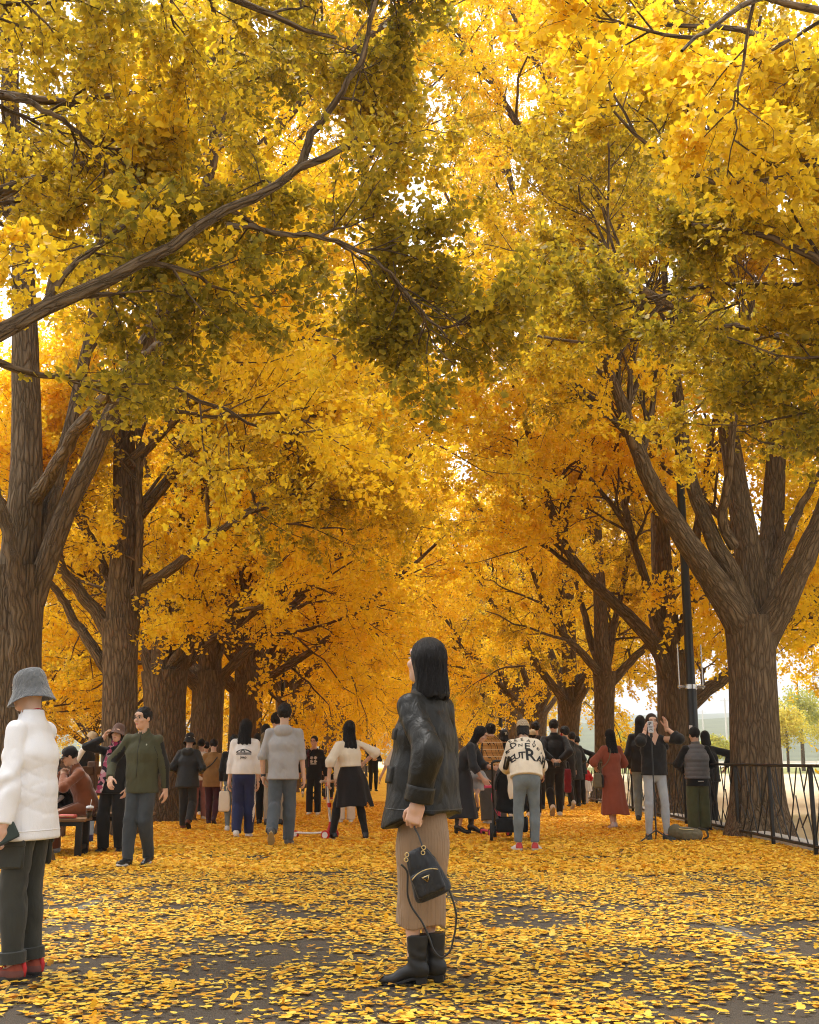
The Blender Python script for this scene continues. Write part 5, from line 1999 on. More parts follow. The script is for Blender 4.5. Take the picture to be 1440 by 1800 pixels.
def handbag(r, p):
    k = p.k
    hw = to_world(r, p.wri[0] + np.array([0, -.03, -.10]) * k)
    S = 374.0
    base = hw
    cx = at(746, 1533, hw[1] - .01)
    e = empty('handbag', tuple(cx)); tag(e, 'small black drawstring handbag with gold clips held by the woman in leather jacket', 'handbag')
    tilt = rot_axis((0, 1, 0), math.radians(-22))     # leans with the pull of the strap
    nyl = cloth('black_nylon', (.010, .010, .011), .55, .3, .8, 1.4, .1, .4)
    def fn(P):
        q = P @ tilt
        t = np.clip((q[:, 2] + .115) / .235, 0, 1)
        w = .092 - .052 * t ** 1.8; d_ = .055 - .022 * t
        ang = np.arctan2(q[:, 1] / d_, q[:, 0] / w)
        gather = .10 * np.clip((t - .55) / .45, 0, 1) * np.cos(ang * 11)
        k0 = ((np.abs(q[:, 0]) / w) ** 2.6 + (np.abs(q[:, 1]) / d_) ** 2.6) ** (1 / 2.6)
        d = (k0 - 1 - gather) * np.minimum(w, d_)
        d = d + .004 * FN(q * 24)
        d = smax(d, np.abs(q[:, 2] + .005) - .118, .02)
        pk = rbox(q, np.array([.0, -.052, -.045]), np.array([.070, .016, .056]), .016)
        return smin(d, pk, .008)
    sdf_part(e, 'pouch', nyl, fn, (-.17, -.11, -.19), (.17, .11, .19), .0048)
    W3 = lambda q: np.asarray(q, float) @ tilt.T
    mb = MB()
    zp = np.array([[x, -.0695 - .002, -.000 + .020 * (1 - (x / .066) ** 2) - .006] for x in np.linspace(-.066, .066, 15)])
    mb.tube(W3(zp), .0022, 6); mb.build('zip', GOLD, e, True)
    mp = MB()   # enamel triangle badge
    tri = np.array([[-.020, -.0755, -.012], [.020, -.0755, -.012], [0, -.0755, -.042]])
    tri2 = tri + [0, .006, 0]
    mp.add(W3(np.concatenate([tri, tri2])), [np.array([[0, 2, 1], [3, 4, 5]]), np.array([[0, 1, 4, 3], [1, 2, 5, 4], [2, 0, 3, 5]])])
    mp.build('badge', GOLD, e, False)
    md = MB(); tri = tri * [.72, 1, 1]; tri[:, 2] = (tri[:, 2] + .024) * .72 - .024
    tri = tri - [0, .0022, 0]; tri2 = tri + [0, .004, 0]
    md.add(W3(np.concatenate([tri, tri2])), [np.array([[0, 2, 1], [3, 4, 5]]), np.array([[0, 1, 4, 3], [1, 2, 5, 4], [2, 0, 3, 5]])])
    md.build('badge_plate', plain('black_enamel', (.012, .012, .013), .25), e, False)
    for sx in (-.058, .028):
        m = MB()
        for a in (0, 1):
            cpos = np.array([sx + a * .012, -.034, .086 + a * .020])
            ring = np.array([[cpos[0] + .009 * math.cos(t), cpos[1], cpos[2] + .009 * math.sin(t)] for t in np.linspace(0, 6.283, 13)])
            m.tube(W3(ring), .0026, 6, cap=False)
        m.build('clip', GOLD, e, True)
    hl = (hw - cx) + np.array([.012, 0, -.012])
    mb = MB()
    mb.tube(resample(np.array([hl + [0, .005, .012], hl, hl * .7 + W3((.03, -.03, .11)) * .3 + [.006, 0, .006], W3((.036, -.034, .108))]), 14, 2), .0042, 8)
    mb.build('handle_strap', LEA, e, True)
    # the long strap hangs in a loop towards the ground
    a = W3((-.088, -.03, .075)); b = W3((.085, 0, -.06))
    lw = lambda px, py: at(px, py, cx[1] - .02) - cx
    mb = MB(); mb.tube(resample(np.array([a, lw(717, 1530), lw(716, 1575), lw(724, 1596), lw(742, 1620), lw(754, 1646), lw(762, 1672), lw(776, 1686), lw(792, 1673), lw(800, 1640), lw(803, 1608), lw(798, 1588), lw(791, 1568), b]), 60, 2), .0048, 8, flat=.6)
    mb.build('shoulder_strap', LEA, e, True)
handbag(HERO, HP)


# --- 2: the person in the white jacket at the left edge ----------------------------------------
def white_jacket():
    r, h = person('person in white padded jacket, grey bucket hat and dark cargo trousers at left edge', 32, 1722, 1165, -97, hat_top=.035)
    p = Pose(h, 'f', lean=3, twist=-8, feet=[(.08, .0, 0, 6, 0), (-.09, .03, 0, -4, 0)], hands=[(.262, -.03, .80), (-.22, -.2, .80)], poles=[(.45, .8, 0), (-.3, .6, 0)], head=(-8, 6, 0), bulk=1.05)
    k = p.k
    body(r, p, .011, hv=.0042, hands=(((.0, -.42, -.9), .7), 'relaxed'), vhead=.0055, palm=[(-1, .15, -.1), None])
    cargo = cloth('dark_olive_drill', (.042, .042, .034), .8, .2, .5)
    t = trousers(r, 'trousers', cargo, p, under=.165, slack=.013, knee=.006, hem=.010, cut=.10, fold=.010, v=.009)
    for i in (0, 1):    # cargo pockets and turned-up hems
        o = (p.hip[i] * .48 + p.kne[i] * .52) + np.array([(1 if i == 0 else -1) * .088, .0, 0]) * k
        mb = MB(); mb.box(o, np.array([.028, .155, .165]) * k, bev=.012 * k); mb.box(o + np.array([(1 if i == 0 else -1) * .006, 0, .062]) * k, np.array([.030, .165, .055]) * k, bev=.008 * k)
        mb.build('cargo_pocket', cargo, t, 'auto')
        c = p.ank[i] + (p.kne[i] - p.ank[i]) * .13; dz = unit(p.kne[i] - p.ank[i])
        m = MB(); m.tube([c - dz * .028, c - dz * .026, c + dz * .026, c + dz * .03], np.array([.066, .072, .073, .066]) * k, 24); m.build('turn_up', cargo, t, 'auto')
    quilt = cloth('white_shell', (.78, .765, .77), .62, .05, .5, .8, .2, .35)
    U, R = p.U, p.Rt
    fk = Lattice(15, 20)
    def extra(P, d):
        q = P / k; lz = q @ U; lx = q @ R; ly = q @ p.Fw
        side = np.exp(-(np.maximum(cap(P, p.waist, p.chest, .1 * k, .1 * k) - .09 * k, 0) / (.03 * k)) ** 2)
        a = np.abs(np.sin((lz + ly * .75) * 34)); b = np.abs(np.sin((lz - ly * .75) * 34))
        low = np.clip(((p.chest @ U) / k + .02 - lz) / .06, 0, 1)
        d = d + .0045 * k * (1 - np.minimum(a, b)) ** 4 * low * side
        w = np.sin(lz * 33 + ly * 22 + 2.2 * fk(q * 7))
        am = np.zeros(len(P))
        for s0, s1 in ((p.sh[0], p.elb[0]), (p.elb[0], p.wri[0])):
            am = np.maximum(am, np.exp(-(np.maximum(cap(P, s0, s1, .05 * k, .05 * k), 0) / (.035 * k)) ** 2))
        return d + .010 * k * am * w * np.exp(-((lz - (p.elb[0] @ U) / k) / .16) ** 2)
    j = top(r, 'jacket', quilt, p, hem=.165, slack=.028, arm=.022, sleeve=.93, flare=.018, collar='stand', fold=.006, v=.0085, seed=4, extra=extra, cuffflare=.008, armk=.010)
    hz = p.pel - unit(U * .75 + np.array([0, 0, .25])) * .165 * k
    bv = BVHTree.FromPolygons([q.co for q in j.data.vertices], [tuple(f.vertices) for f in j.data.polygons])
    ring = []
    for a in np.linspace(0, 2 * math.pi, 60, endpoint=False):
        dd = R * math.cos(a) + p.Fw * math.sin(a); o = hz + U * .05 * k
        hit = bv.ray_cast(Vector(o + dd * .6), Vector(-dd), .6)
        ring.append((np.array(hit[0]) if hit[0] is not None else o + dd * .2) + dd * .001)
    ms = MB(); ms.tube(np.array(ring + [ring[0]]), .0025, 6, cap=False); ms.build('hem_seam', quilt, j, True)
    sf = cloth('red_scarf', (.42, .02, .03), .9)
    n0 = p.neck
    sdf_part(r, 'scarf', sf, lambda P: np.maximum(cap(P, n0 - U * .02 * k, n0 + U * .022 * k, .064 * k, .056 * k) + .004 * FN(P * 40), 0 * P[:, 0] - 1), n0 - .12, n0 + .16, .008)
    hair(r, p, 'short', v=.007, grow_=-.006, under=True)
    hat(r, p, 'bucket', cloth('grey_felt', (.135, .138, .14), .95, .35, .9, 3, .4), n=60, z=-.010, tilt=5)
    redm = plain('red_suede', (.26, .06, .035), .8, 0, .2, .3, .4, 30)
    def accent(sh, o, M, kk, i):
        m = MB()
        W3 = lambda q: (np.asarray(q, float) * kk) @ M.T + o
        for j_ in range(5):      # laces
            y = -.03 - j_ * .019; z = .092 - j_ * .0105
            m.tube(W3([[-.024, y + .006, z - .008], [0, y, z + .004], [.024, y - .006, z - .008]]), .0035, 6)
        m.build('lace', plain('red_lace', (.50, .03, .03), .8), sh, True)
        m = MB(); m.tube(W3([[0, .062, .03], [0, .068, .07], [0, .058, .10]]), .012, 8); m.build('heel_tab', plain('red_webbing', (.50, .03, .03), .8), sh, True)
        repaint(sh, plain('brown_suede', (.16, .065, .055), .85, 0, .2, .25, .4, 30), lambda c, n: (((c - o) @ M / kk)[:, 1] > -.06) & (((c - o) @ M / kk)[:, 2] < .062))
        repaint(sh, plain('toe_rubber', (.05, .04, .036), .7), lambda c, n: (((c - o) @ M / kk)[:, 1] < -.125) | (((c - o) @ M / kk)[:, 2] < .032))
    shoes(r, p, redm, plain('dark_rubber', (.05, .046, .044), .7, 0, .3, .2, .3, 30), v=.006, accent=accent, chunky=.004)
    # phone in a green cover held in the left hand
    hw = to_world(r, p.wri[0] + np.array([-.01, -.05, -.07]) * k)
    ph = empty('phone', tuple(hw + np.array([.045, -.02, .03]))); tag(ph, 'dark green phone wallet held in the hand of the person in the white jacket', 'phone')
    rm = rot_axis((0, 1, 0), math.radians(-28)) @ rot_axis((0, 0, 1), math.radians(10))
    mb = MB(); mb.box((0, 0, 0), (.155, .016, .082), rot=rm, bev=.006); mb.build('cover', plain('green_leather', (.022, .035, .026), .5, 0, .4, .2, .2, 60), ph, 'auto')
    mb = MB(); mb.box(rm @ np.array([0, .0, 0]), (.148, .0085, .0835), rot=rm); mb.build('phone_body', PAINTB, ph, 'auto')
    return r
white_jacket()


# --- 3: man in olive jacket -------------------------------------------------------------------
olive = cloth('olive_fleece', (.062, .062, .032), .8, .2, .5)
r, p, d = folk('man in olive zip jacket and glasses walking towards the camera past the bench', 243, 1521, 1240, -14, 'm',
    dict(lean=2, feet=[(.07, .10, .02, 6, 12), (-.05, -.16, 0, -8, -6)], hands=[(.25, .06, .80), (-.27, -.22, .92)], poles=[(.5, .5, 0), (-.6, .4, 0)], head=(-16, 2, 0), bulk=1.08),
    ('jacket', olive, dict(hem=.13, slack=.026, arm=.020, sleeve=.97, collar='stand', fold=.009, seed=5)),
    ('trousers', C('slate_chino', (.045, .052, .058)), dict(slack=.018, knee=.006, hem=.010, fold=.009)),
    sh=(LEA, WSOLE, {}), hr=('short', {}), hands=('relaxed', 'relaxed'), v=.0092, palm=[None, (.3, .9, 0)])
k = p.k
repaint(d['top'], BLK, lambda c, n: np.minimum(cap(c, p.sh[0], p.elb[0], 0, 0), np.minimum(cap(c, p.elb[0], p.wri[0], 0, 0), np.minimum(cap(c, p.sh[1] * .6 + p.elb[1] * .4, p.elb[1], 0, 0), cap(c, p.elb[1], p.wri[1], 0, 0)))) < .085 * k if False else
        ((cap(c, p.sh[0] * .7 + p.elb[0] * .3, p.elb[0], 0, 0) < .08 * k) | (cap(c, p.elb[0], p.wri[0], 0, 0) < .08 * k)) & (n[:, 1] > -.75) | ((cap(c, p.sh[1] * .6 + p.elb[1] * .4, p.elb[1], 0, 0) < .075 * k) & (n[:, 0] > .25)))
mz = MB(); zc = [p.neck + p.Fw * .135 * k - p.U * (.02 + .045 * i_) * k for i_ in range(11)]
bvj = BVHTree.FromPolygons([q.co for q in d['top'].data.vertices], [tuple(f.vertices) for f in d['top'].data.polygons])
zz = []
for q in zc:
    hit = bvj.ray_cast(Vector(q + p.Fw * .3), Vector(-p.Fw), .6)
    if hit[0] is not None: zz.append(np.array(hit[0]) + p.Fw * .001)
mz.tube(np.array(zz), .0035, 6); mz.build('zip', plain('zip_dark', (.02, .02, .018), .4), d['top'], True)
decal(d['top'], 'emblem', plain('pale_thread', (.4, .4, .33), .7), [(np.array([[-.008, 0], [0, -.012], [.008, 0], [0, .012]]), np.array([[0, 1, 2], [0, 2, 3]]))], p.chest + p.U * .09 * k + p.Rt * .085 * k + p.Fw * .1, p.Rt, p.U)
def glasses(r, p, mat=None):
    kk, M, c = p.k, p.HM, p.headc
    mb = MB()
    for sx in (1, -1):
        ring = np.array([[sx * .032 + .024 * math.cos(t), -.112 - .004 * math.cos(t) * 0, .010 + .017 * math.sin(t)] for t in np.linspace(0, 6.283, 17)])
        mb.tube(ring @ M.T * kk + c, .0016, 5, cap=False)
        mb.tube(np.array([[sx * .056, -.110, .014], [sx * .078, -.05, .016], [sx * .080, .0, .008]]) @ M.T * kk + c, .0016, 5)
    mb.tube(np.array([[-.008, -.114, .013], [.008, -.114, .013]]) @ M.T * kk + c, .0016, 5)
    mb.build('glasses', mat or plain('glasses_rim', (.03, .03, .032), .3, .5), r, True)
glasses(r, p)

# --- 4: woman in the brown hat ----------------------------------------------------------------
r, p, d = folk('woman in brown bucket hat, black coat and pink patterned scarf, hand raised to her hat', 193, 1499, 1270, -6, 'f',
    dict(lean=-4, feet=[(.13, .0, 0, 14, 0), (-.10, .0, 0, -14, 0)], hands=[(.22, -.08, .84), (-.15, -.07, 1.52)], poles=[(.5, .5, 0), (-1, -.4, -.8)], head=(4, -6, 3)),
    ('coat', BLK, dict(hem=.13, slack=.030, arm=.022, sleeve=.95, collar='stand', fold=.009, seed=6, flare=.01)),
    ('trousers', BLK, dict(slack=.024, knee=.012, hem=.018, fold=.008)),
    sh=(LEA, BSOLE, {}), hr=('bob', dict(length=.13)), ht=('bucket', cloth('brown_felt', (.115, .062, .045), .95), dict(z=.012, tilt=-22)), v=.0095, hands=('relaxed', ((.35, .15, 1), .5)), palm=[None, (1, .2, -.2)])
k = p.k
def scarf_mat():
    t = NT('pink_print_scarf')
    v = t.coords('Object')
    vo = t.node('ShaderNodeTexVoronoi', Scale=22.0); t.link(v, vo.inputs['Vector'])
    s = t.n.new('ShaderNodeSeparateColor'); t.link(vo.outputs['Color'], s.inputs[0])
    c = t.ramp(s.outputs[0], [(0, (.30, .02, .09)), (.30, (.50, .16, .24)), (.55, (.60, .50, .50)), (.72, (.03, .02, .03))])
    return t.done(t.bsdf(c, .8, t.bump(t.noise(v, 60), .3, .004), .2))
SC = scarf_mat()
def scarf_fn(P):
    e = cap(P, p.neck - p.U * .03 * k, p.neck + p.U * .035 * k, .078 * k, .070 * k)
    a = ecap(P, p.neck - p.U * .02 * k + p.Fw * .09 * k - p.Rt * .05 * k, p.pel + p.Fw * .17 * k - p.Rt * .14 * k - p.U * .12 * k, (.034 * k, .016 * k), (.050 * k, .014 * k), p.Rt)
    return smin(e, a, .03 * k) + .006 * k * FN(P * 26)
sdf_part(r, 'scarf', SC, scarf_fn, p.pel - np.array([.4, .45, .3]) * k, p.neck + np.array([.2, .2, .2]), .009)
m = MB(); m.tube([p.pel + p.Fw * .135 * k - p.Rt * .05 * k + p.U * .05, p.pel + p.Fw * .135 * k - p.Rt * .05 * k + p.U * .02], .012, 8); m.build('watch', STEEL, r, True)

# --- 5: two women seated on the bench ----------------------------------------------------------
BX, BY = -4.05, 13.75
def sitter(label, loc, rz, H, hands, head, tpm, btm, hairkw, lean=16, hatm=None, seat=.46, **kw):
    r = empty('person', loc, math.radians(rz)); tag(r, label, 'person', 'visitors strolling under the ginkgos')
    p = Pose(H, 'f', lean=lean, sit=seat + .07, feet=[(.09, -.40, 0, 4, 0), (-.10, -.36, 0, -4, 0)], hands=hands, poles=[(.6, .5, -.2), (-.6, .5, -.2)], head=head, knee=[(0, -.3, 1), (0, -.3, 1)])
    body(r, p, .011, hv=.005, vhead=.006)
    trousers(r, 'trousers', btm, p, slack=.02, hem=.02, fold=.008, v=.011)
    top(r, 'coat', tpm, p, hem=.05, slack=.034, arm=.024, sleeve=.95, collar='stand', fold=.011, v=.011, seed=8)
    hair(r, p, hairkw[0], v=.0065, under=bool(hatm), **hairkw[1])
    if hatm: hat(r, p, hatm[0], hatm[1])
    return r, p
rust = cloth('rust_wool', (.20, .062, .022), .95, .2, .4, 1, .4)
GSH = plain('grey_trainer', (.30, .31, .33), .6, 0, .3, .3, .3, 60)
r, p = sitter('seated woman in rust coat and black cap bending over her phone on the bench', (-3.82, 13.95, 0), -62, 1.58, [(.06, -.34, .96), (-.06, -.33, .98)], (-14, 20, 0), rust, rust, ('short', {}), lean=22, hatm=('cap', BLK, None, 'hat'))
shoes(r, p, GSH, WSOLE, v=.007)
strap_tube('bag_strap', r, [p.neck + p.Rt * .10 - p.U * .03, p.chest + p.Rt * .02 + p.Fw * .17, p.pel - p.Rt * .14 + p.Fw * .10 + p.U * .08], .009, LEA)
hwp = to_world(r, p.wri[1] * .5 + p.wri[0] * .5 + np.array([0, -.10, .06]))
ph = empty('phone', tuple(hwp)); tag(ph, 'phone held up by the seated woman in the rust coat', 'phone')
mb = MB(); mb.box((0, 0, 0), (.075, .012, .15), rot=rotz(math.radians(-62)) @ rot_axis((1, 0, 0), .5), bev=.004); mb.build('phone_body', PAINTB, ph, 'auto')
mb = MB(); mb.box(rotz(math.radians(-62)) @ np.array([0, -.008, 0]), (.07, .004, .14), rot=rotz(math.radians(-62)) @ rot_axis((1, 0, 0), .5)); mb.build('phone_cover', WHT, ph, 'auto')
r, p = sitter('seated woman with dark bobbed hair in black top, white coat across her lap', (-4.18, 14.15, 0), -50, 1.56, [(.05, -.40, .70), (-.12, -.42, .68)], (40, 12, 0), BLK, DKG, ('bob', dict(length=.12, mat=hair_mat('dark_brown_hair', (.022, .010, .010)))), lean=18)
shoes(r, p, GSH, WSOLE, v=.007)
sdf_part(r, 'lap_coat', WHT, lambda P: smin(ecap(P, p.pel + np.array([0, -.08, .10]), (p.kne[0] + p.kne[1]) / 2 + np.array([0, .02, .05]), (.20, .05), (.21, .055), np.array([1., 0, 0])), ecap(P, (p.kne[0] + p.kne[1]) / 2 + np.array([-.05, -.05, .03]), (p.kne[0] + p.kne[1]) / 2 + np.array([-.06, -.09, -.30]), (.19, .035), (.17, .03), np.array([1., 0, 0])), .05) + .012 * FN(P * 11), p.pel - np.array([.4, .75, .55]), p.pel + np.array([.4, .3, .4]), .011)

# --- 6: man with the beige cap behind them -------------------------------------------------------
r, p, d = folk('man in beige cap and black vest over white shirt, looking down by wooden fence', 142, 1446, 1284, 72, 'm',
    dict(lean=8, hands=[(.24, -.14, .92), (-.22, -.15, .92)], head=(0, 22, 0)),
    ('shirt', WHT, dict(hem=.06, slack=.02, arm=.022, sleeve=.95, fold=.008)),
    ('trousers', DKG, dict(slack=.02)), sh=(LEA, BSOLE, {}), ht=('cap', cloth('beige_cotton', (.50, .40, .26))))
top(r, 'vest', BLK, p, hem=.09, slack=.042, sleeveless=True, collar='stand', fold=.010, v=.011, shoulder=.01)

# --- 8: woman with the black hat walking away -------------------------------------------------
shell = cloth('black_shell', (.020, .021, .021), .55, .2, .5, 1, .1, .35)
r, p, d = folk('woman in black brimmed hat and short black jacket walking away past the second trunk', 326, 1459, 1284, 178, 'f',
    dict(lean=3, feet=walk(.17, 0), hands=[(.20, -.18, 1.0), (-.20, -.18, 1.0)], poles=[(.4, .6, -.3), (-.4, .6, -.3)], head=(4, 14, 0), bulk=1.08),
    ('jacket', shell, dict(hem=.16, slack=.034, arm=.028, sleeve=.95, collar='hood', fold=.010, seed=9, flare=.03)),
    ('trousers', DKG, dict(slack=.020, hem=.012)), sh=(plain('red_brown_shoe', (.16, .05, .03), .6), BSOLE, {}), hr=('short', {}),
    ht=('bucket', cloth('black_felt', (.014, .014, .014), .9)))
repaint(d['top'], cloth('grey_lining', (.13, .135, .13)), lambda c, n: (np.linalg.norm(c - (p.neck - p.U * .01 - p.Fw * .05), axis=1) < .085 * p.k))
mb = MB(); mb.lathe([(.104, .032), (.106, .036), (.106, .046), (.103, .050)], 40, sx=.93, sy=1.12); V_ = np.concatenate(mb.V) * p.k * .95 @ p.HM.T + p.headc; mb.V = [V_]; mb.build('hat_band', C('pale_band', (.5, .48, .44)), d['hat'], True)

# --- 9 and 10: tan jacket, pink trousers ---------------------------------------------------------
r, p, d = folk('woman in tan jacket and maroon trousers with a dark crossbody strap walking away', 371, 1450, 1297, 176, 'f',
    dict(feet=walk(.12, 0, .08, .05, 25), hands=[(.22, -.18, .95), (-.22, -.15, .95)], head=(20, 8, 0), bulk=1.12),
    ('jacket', cloth('tan_cotton', (.26, .14, .048)), dict(hem=.16, slack=.036, arm=.03, sleeve=.9, collar='crew', fold=.011, seed=10)),
    ('trousers', cloth('maroon_cotton', (.060, .016, .022)), dict(slack=.018)), sh=(plain('plum_shoe', (.05, .02, .03), .6), BSOLE, {}), hr=('short', {}))
strap_tube('bag_strap', r, [p.neck + p.Rt * .10 * -1 - p.U * .035 - p.Fw * .02, p.chest - p.Rt * .03 - p.Fw * .165, p.pel + p.Rt * .19 - p.Fw * .06 + p.U * .10], .010, LEA, flat=.5)
r, p, d = folk('person in pale top and dusty pink trousers between black hat and tan jacket', 349, 1442, 1298, 182, 'f',
    dict(), ('shirt', WHT, dict(hem=.08, slack=.024)), ('trousers', cloth('dusty_pink', (.36, .16, .13)), dict(slack=.02)), sh=(WSH, WSOLE, {}), v=.015)
r, p, d = folk('dark haired person in grey top ahead of the tan jacket, only the head showing', 358, 1434, 1303, 184, 'f',
    dict(), ('shirt', DKG, dict(hem=.08, slack=.024)), ('trousers', BLK, dict(slack=.02)), sh=(WSH, WSOLE, {}), v=.016)

# --- 11: girl in white sweatshirt ---------------------------------------------------------------
r, p, d = folk('long haired girl in white sweatshirt and navy striped track trousers walking away', 426, 1474, 1262, 180, 'f',
    dict(feet=walk(.10, 1, .075, .03, 14), hands=[(.22, -.03, .80), (-.20, -.03, .80)], head=(-8, 2, 0), lean=1),
    ('sweatshirt', WHT, dict(hem=.0, slack=.036, arm=.032, sleeve=.94, fold=.010, seed=11)),
    ('trousers', NAVY, dict(slack=.026, knee=.010, hem=.012, fold=.008)), sh=(WSH, WSOLE, {}), hr=('long', dict(length=.26, grow_=.004, strand=.0015)), v=.0098)
k = p.k
repaint(d['bottom'], WHT, lambda c, n: (np.abs(c[:, 1] - np.interp(c[:, 2], [p.ank[0][2], p.kne[0][2], p.pel[2]], [(p.ank[0][1] + p.ank[1][1]) / 2, (p.kne[0][1] + p.kne[1][1]) / 2, p.pel[1]]) - .01) < .026 * k) & (np.abs(n[:, 0]) > .72) & (np.abs(c[:, 0] - p.pel[0]) > .09 * k) & (c[:, 2] < p.pel[2] + .07))
# emblem: an arched badge with peaks, a band of tiny print and the word below
INK = plain('black_print', (.02, .02, .022), .7)
def strip2(pts, w):
    pts = np.array(pts, float); t = np.gradient(pts, axis=0); t /= np.linalg.norm(t, axis=1)[:, None]
    nn = np.stack([-t[:, 1], t[:, 0]], -1) * w / 2
    V = np.concatenate([pts + nn, pts - nn]); m_ = len(pts)
    T = []
    for i in range(m_ - 1):
        T += [(i, i + m_, i + 1), (i + 1, i + m_, i + 1 + m_)]
    return V, np.array(T)
bo = p.chest + p.U * .005 * k - p.Fw * .1
sh_ = [strip2([(x, .045 - .022 * (x / .105) ** 2 * 1.6) for x in np.linspace(-.105, .105, 17)], .007),
       strip2([(-.105, .008), (-.105, -.028), (.105, -.028), (.105, .008)], .006),
       strip2([(-.10, .004), (-.06, .030), (-.045, .018), (-.01, .045), (.02, .018), (.045, .034), (.10, .004)], .010),
       strip2([(-.04, .006), (-.01, .03), (.02, .006)], .009), strip2([(-.10, .000), (.10, .000)], .006)]
for i_ in range(15):
    sh_.append(strip2([(-.092 + i_ * .013, -.014), (-.083 + i_ * .013, -.014)], .012))
tv, tt = text_shape('Jeep', .050); sh_.append((tv + [0, -.062], tt))
decal(d['top'], 'print', INK, sh_, bo, -p.Rt, p.U, grid=.03)
m = MB(); c_ = p.wri[1] + (p.wri[1] - p.elb[1]) * .04; dz = unit(p.wri[1] - p.elb[1]); m.tube([c_ - dz * .012, c_ + dz * .012], .033 * k, 16); m.build('bracelet', PAINTB, r, True)

# --- behind her: grey jeans and a cream tote -------------------------------------------------------
r, p, d = folk('person in black jacket and slim grey jeans, half hidden behind the white sweatshirt', 406, 1462, 1290, 186, 'f',
    dict(feet=[(.07, .0, 0, 5, 0), (-.08, .03, 0, -5, 0)], hands=[(.20, -.06, .82), (-.22, -.06, .80)]), ('jacket', BLK, dict(hem=.04, slack=.024)),
    ('trousers', JEANB, dict(slack=.006)), sh=(WSH, WSOLE, {}))
tw = to_world(r, np.array([.20, -.06, .64]))
bag = empty('tote_bag', (at(394, 1408, tw[1] - .12)[0], tw[1] - .12, at(394, 1408, tw[1] - .12)[2])); tag(bag, 'small cream tote bag hanging beside the navy track trousers', 'bag')
sdf_part(bag, 'sack', CREAM, lambda P: rbox(P, np.zeros(3), np.array([.085 - 0, .035, .16]), .03) + .10 * np.clip(P[:, 2], 0, 1) + .006 * FN(P * 20), (-.14, -.09, -.2), (.14, .09, .2), .009)
strap_tube('handle', bag, [(-.05, 0, .10), (-.02, 0, .20), (.03, .04, .30), (.03, 0, .20), (.05, 0, .10)], .007, CREAM)

# --- 12: man in grey hoodie ----------------------------------------------------------------------
r, p, d = folk('man in grey hooded top with pushed up sleeves and slate jeans walking away', 495, 1486, 1236, 178, 'm',
    dict(feet=[(.085, .30, .11, 8, 44), (-.075, -.05, 0, -8, 0)] , hands=[(.25, -.03, .82), (-.25, -.05, .80)], poles=[(.6, .6, 0), (-.6, .6, 0)], head=(10, 2, 0), bulk=1.12),
    ('hoodie', GREYM, dict(hem=.125, slack=.026, arm=.016, sleeve=.18, collar='hood', fold=.009, seed=12)),
    ('trousers', JEANG, dict(slack=.020, knee=.008, hem=.014, fold=.010)), sh=(plain('grey_suede', (.10, .10, .10), .8), TSOLE, dict(chunky=.003)), hr=('short', dict(grow_=.003)), v=.0092)
k = p.k
m = MB(); c_ = p.wri[0] * .95 + p.elb[0] * .05; dz = unit(p.wri[0] - p.elb[0]); m.tube([c_ - dz * .018, c_ + dz * .018], .031 * k, 16); m.build('watch', PAINTB, r, True)

# --- 13: walkers ahead of the couple -----------------------------------------------------------------
folk('dark haired person in tan jacket and black trousers just ahead of the grey hoodie', 463, 1450, 1271, 182, 'f', dict(feet=walk(.1, 0, .08, .04, 18), hands=[(.21, -.06, .82), (-.21, -.06, .82)]),
     ('jacket', cloth('sand_cotton', (.34, .22, .11)), dict(hem=.10, slack=.03)), ('trousers', BLK, dict(slack=.018)), sh=(LEA, BSOLE, {}), hr=('bob', dict(length=.10)))
folk('person in black coat and black trousers between the sweatshirt and the tan jacket', 449, 1443, 1288, 180, 'f', dict(), ('coat', BLK, dict(hem=.2, slack=.03)), ('trousers', BLK, dict(slack=.018)), sh=(WSH, WSOLE, {}), v=.015)
folk('tall person in khaki jacket whose black hair shows left of hoodie man', 481, 1452, 1252, 184, 'm', dict(), ('jacket', cloth('khaki_cotton', (.20, .16, .09)), dict(hem=.12, slack=.03)), ('trousers', cloth('stone_chino', (.36, .32, .25)), dict(slack=.018)), sh=(LEA, BSOLE, {}), v=.014)

# --- 14: woman in black tee with a print -----------------------------------------------------------
r, p, d = folk('woman with glasses in black cardigan and printed black tee, hand at her mouth', 551, 1433, 1293, -4, 'f',
    dict(feet=[(.09, .0, 0, 8, 0), (-.09, -.02, 0, -8, 0)], hands=[(.26, -.02, .82), (-.055, -.20, 1.40)], poles=[(.5, .5, 0), (-.8, .2, -.8)], head=(-14, 4, 0)),
    ('cardigan', BLK, dict(hem=.14, slack=.028, arm=.022, fold=.008, seed=13)), ('trousers', BLK, dict(slack=.022, hem=.016)), sh=(WSH, WSOLE, dict(chunky=.004)), hr=('short', {}), hands=('relaxed', 'fist'), v=.0115)
glasses(r, p)
fl = []
for cx_, cy_ in ((-.038, .035), (.038, .035), (-.038, -.035), (.038, -.035)):
    a = np.linspace(0, 6.283, 20, endpoint=False); rr_ = .030 + .007 * np.cos(5 * a)
    V2 = np.concatenate([[[cx_, cy_]], np.stack([cx_ + rr_ * np.cos(a), cy_ + rr_ * np.sin(a)], -1)])
    fl.append((V2, np.array([[0, i + 1, (i + 1) % 20 + 1] for i in range(20)])))
fl.append(strip2([(-.06, -.082), (.06, -.082)], .02))
decal(d['top'], 'print', plain('white_print', (.55, .50, .43), .7), fl, p.chest - p.U * .02 + p.Fw * .1, p.Rt, p.U, grid=.04)
decal(d['top'], 'lanyard', plain('maroon_ribbon', (.08, .018, .03), .7), [strip2([(-.085, .17), (-.10, .0), (-.10, -.16)], .028)], p.chest + p.Fw * .1, p.Rt, p.U, grid=.04)

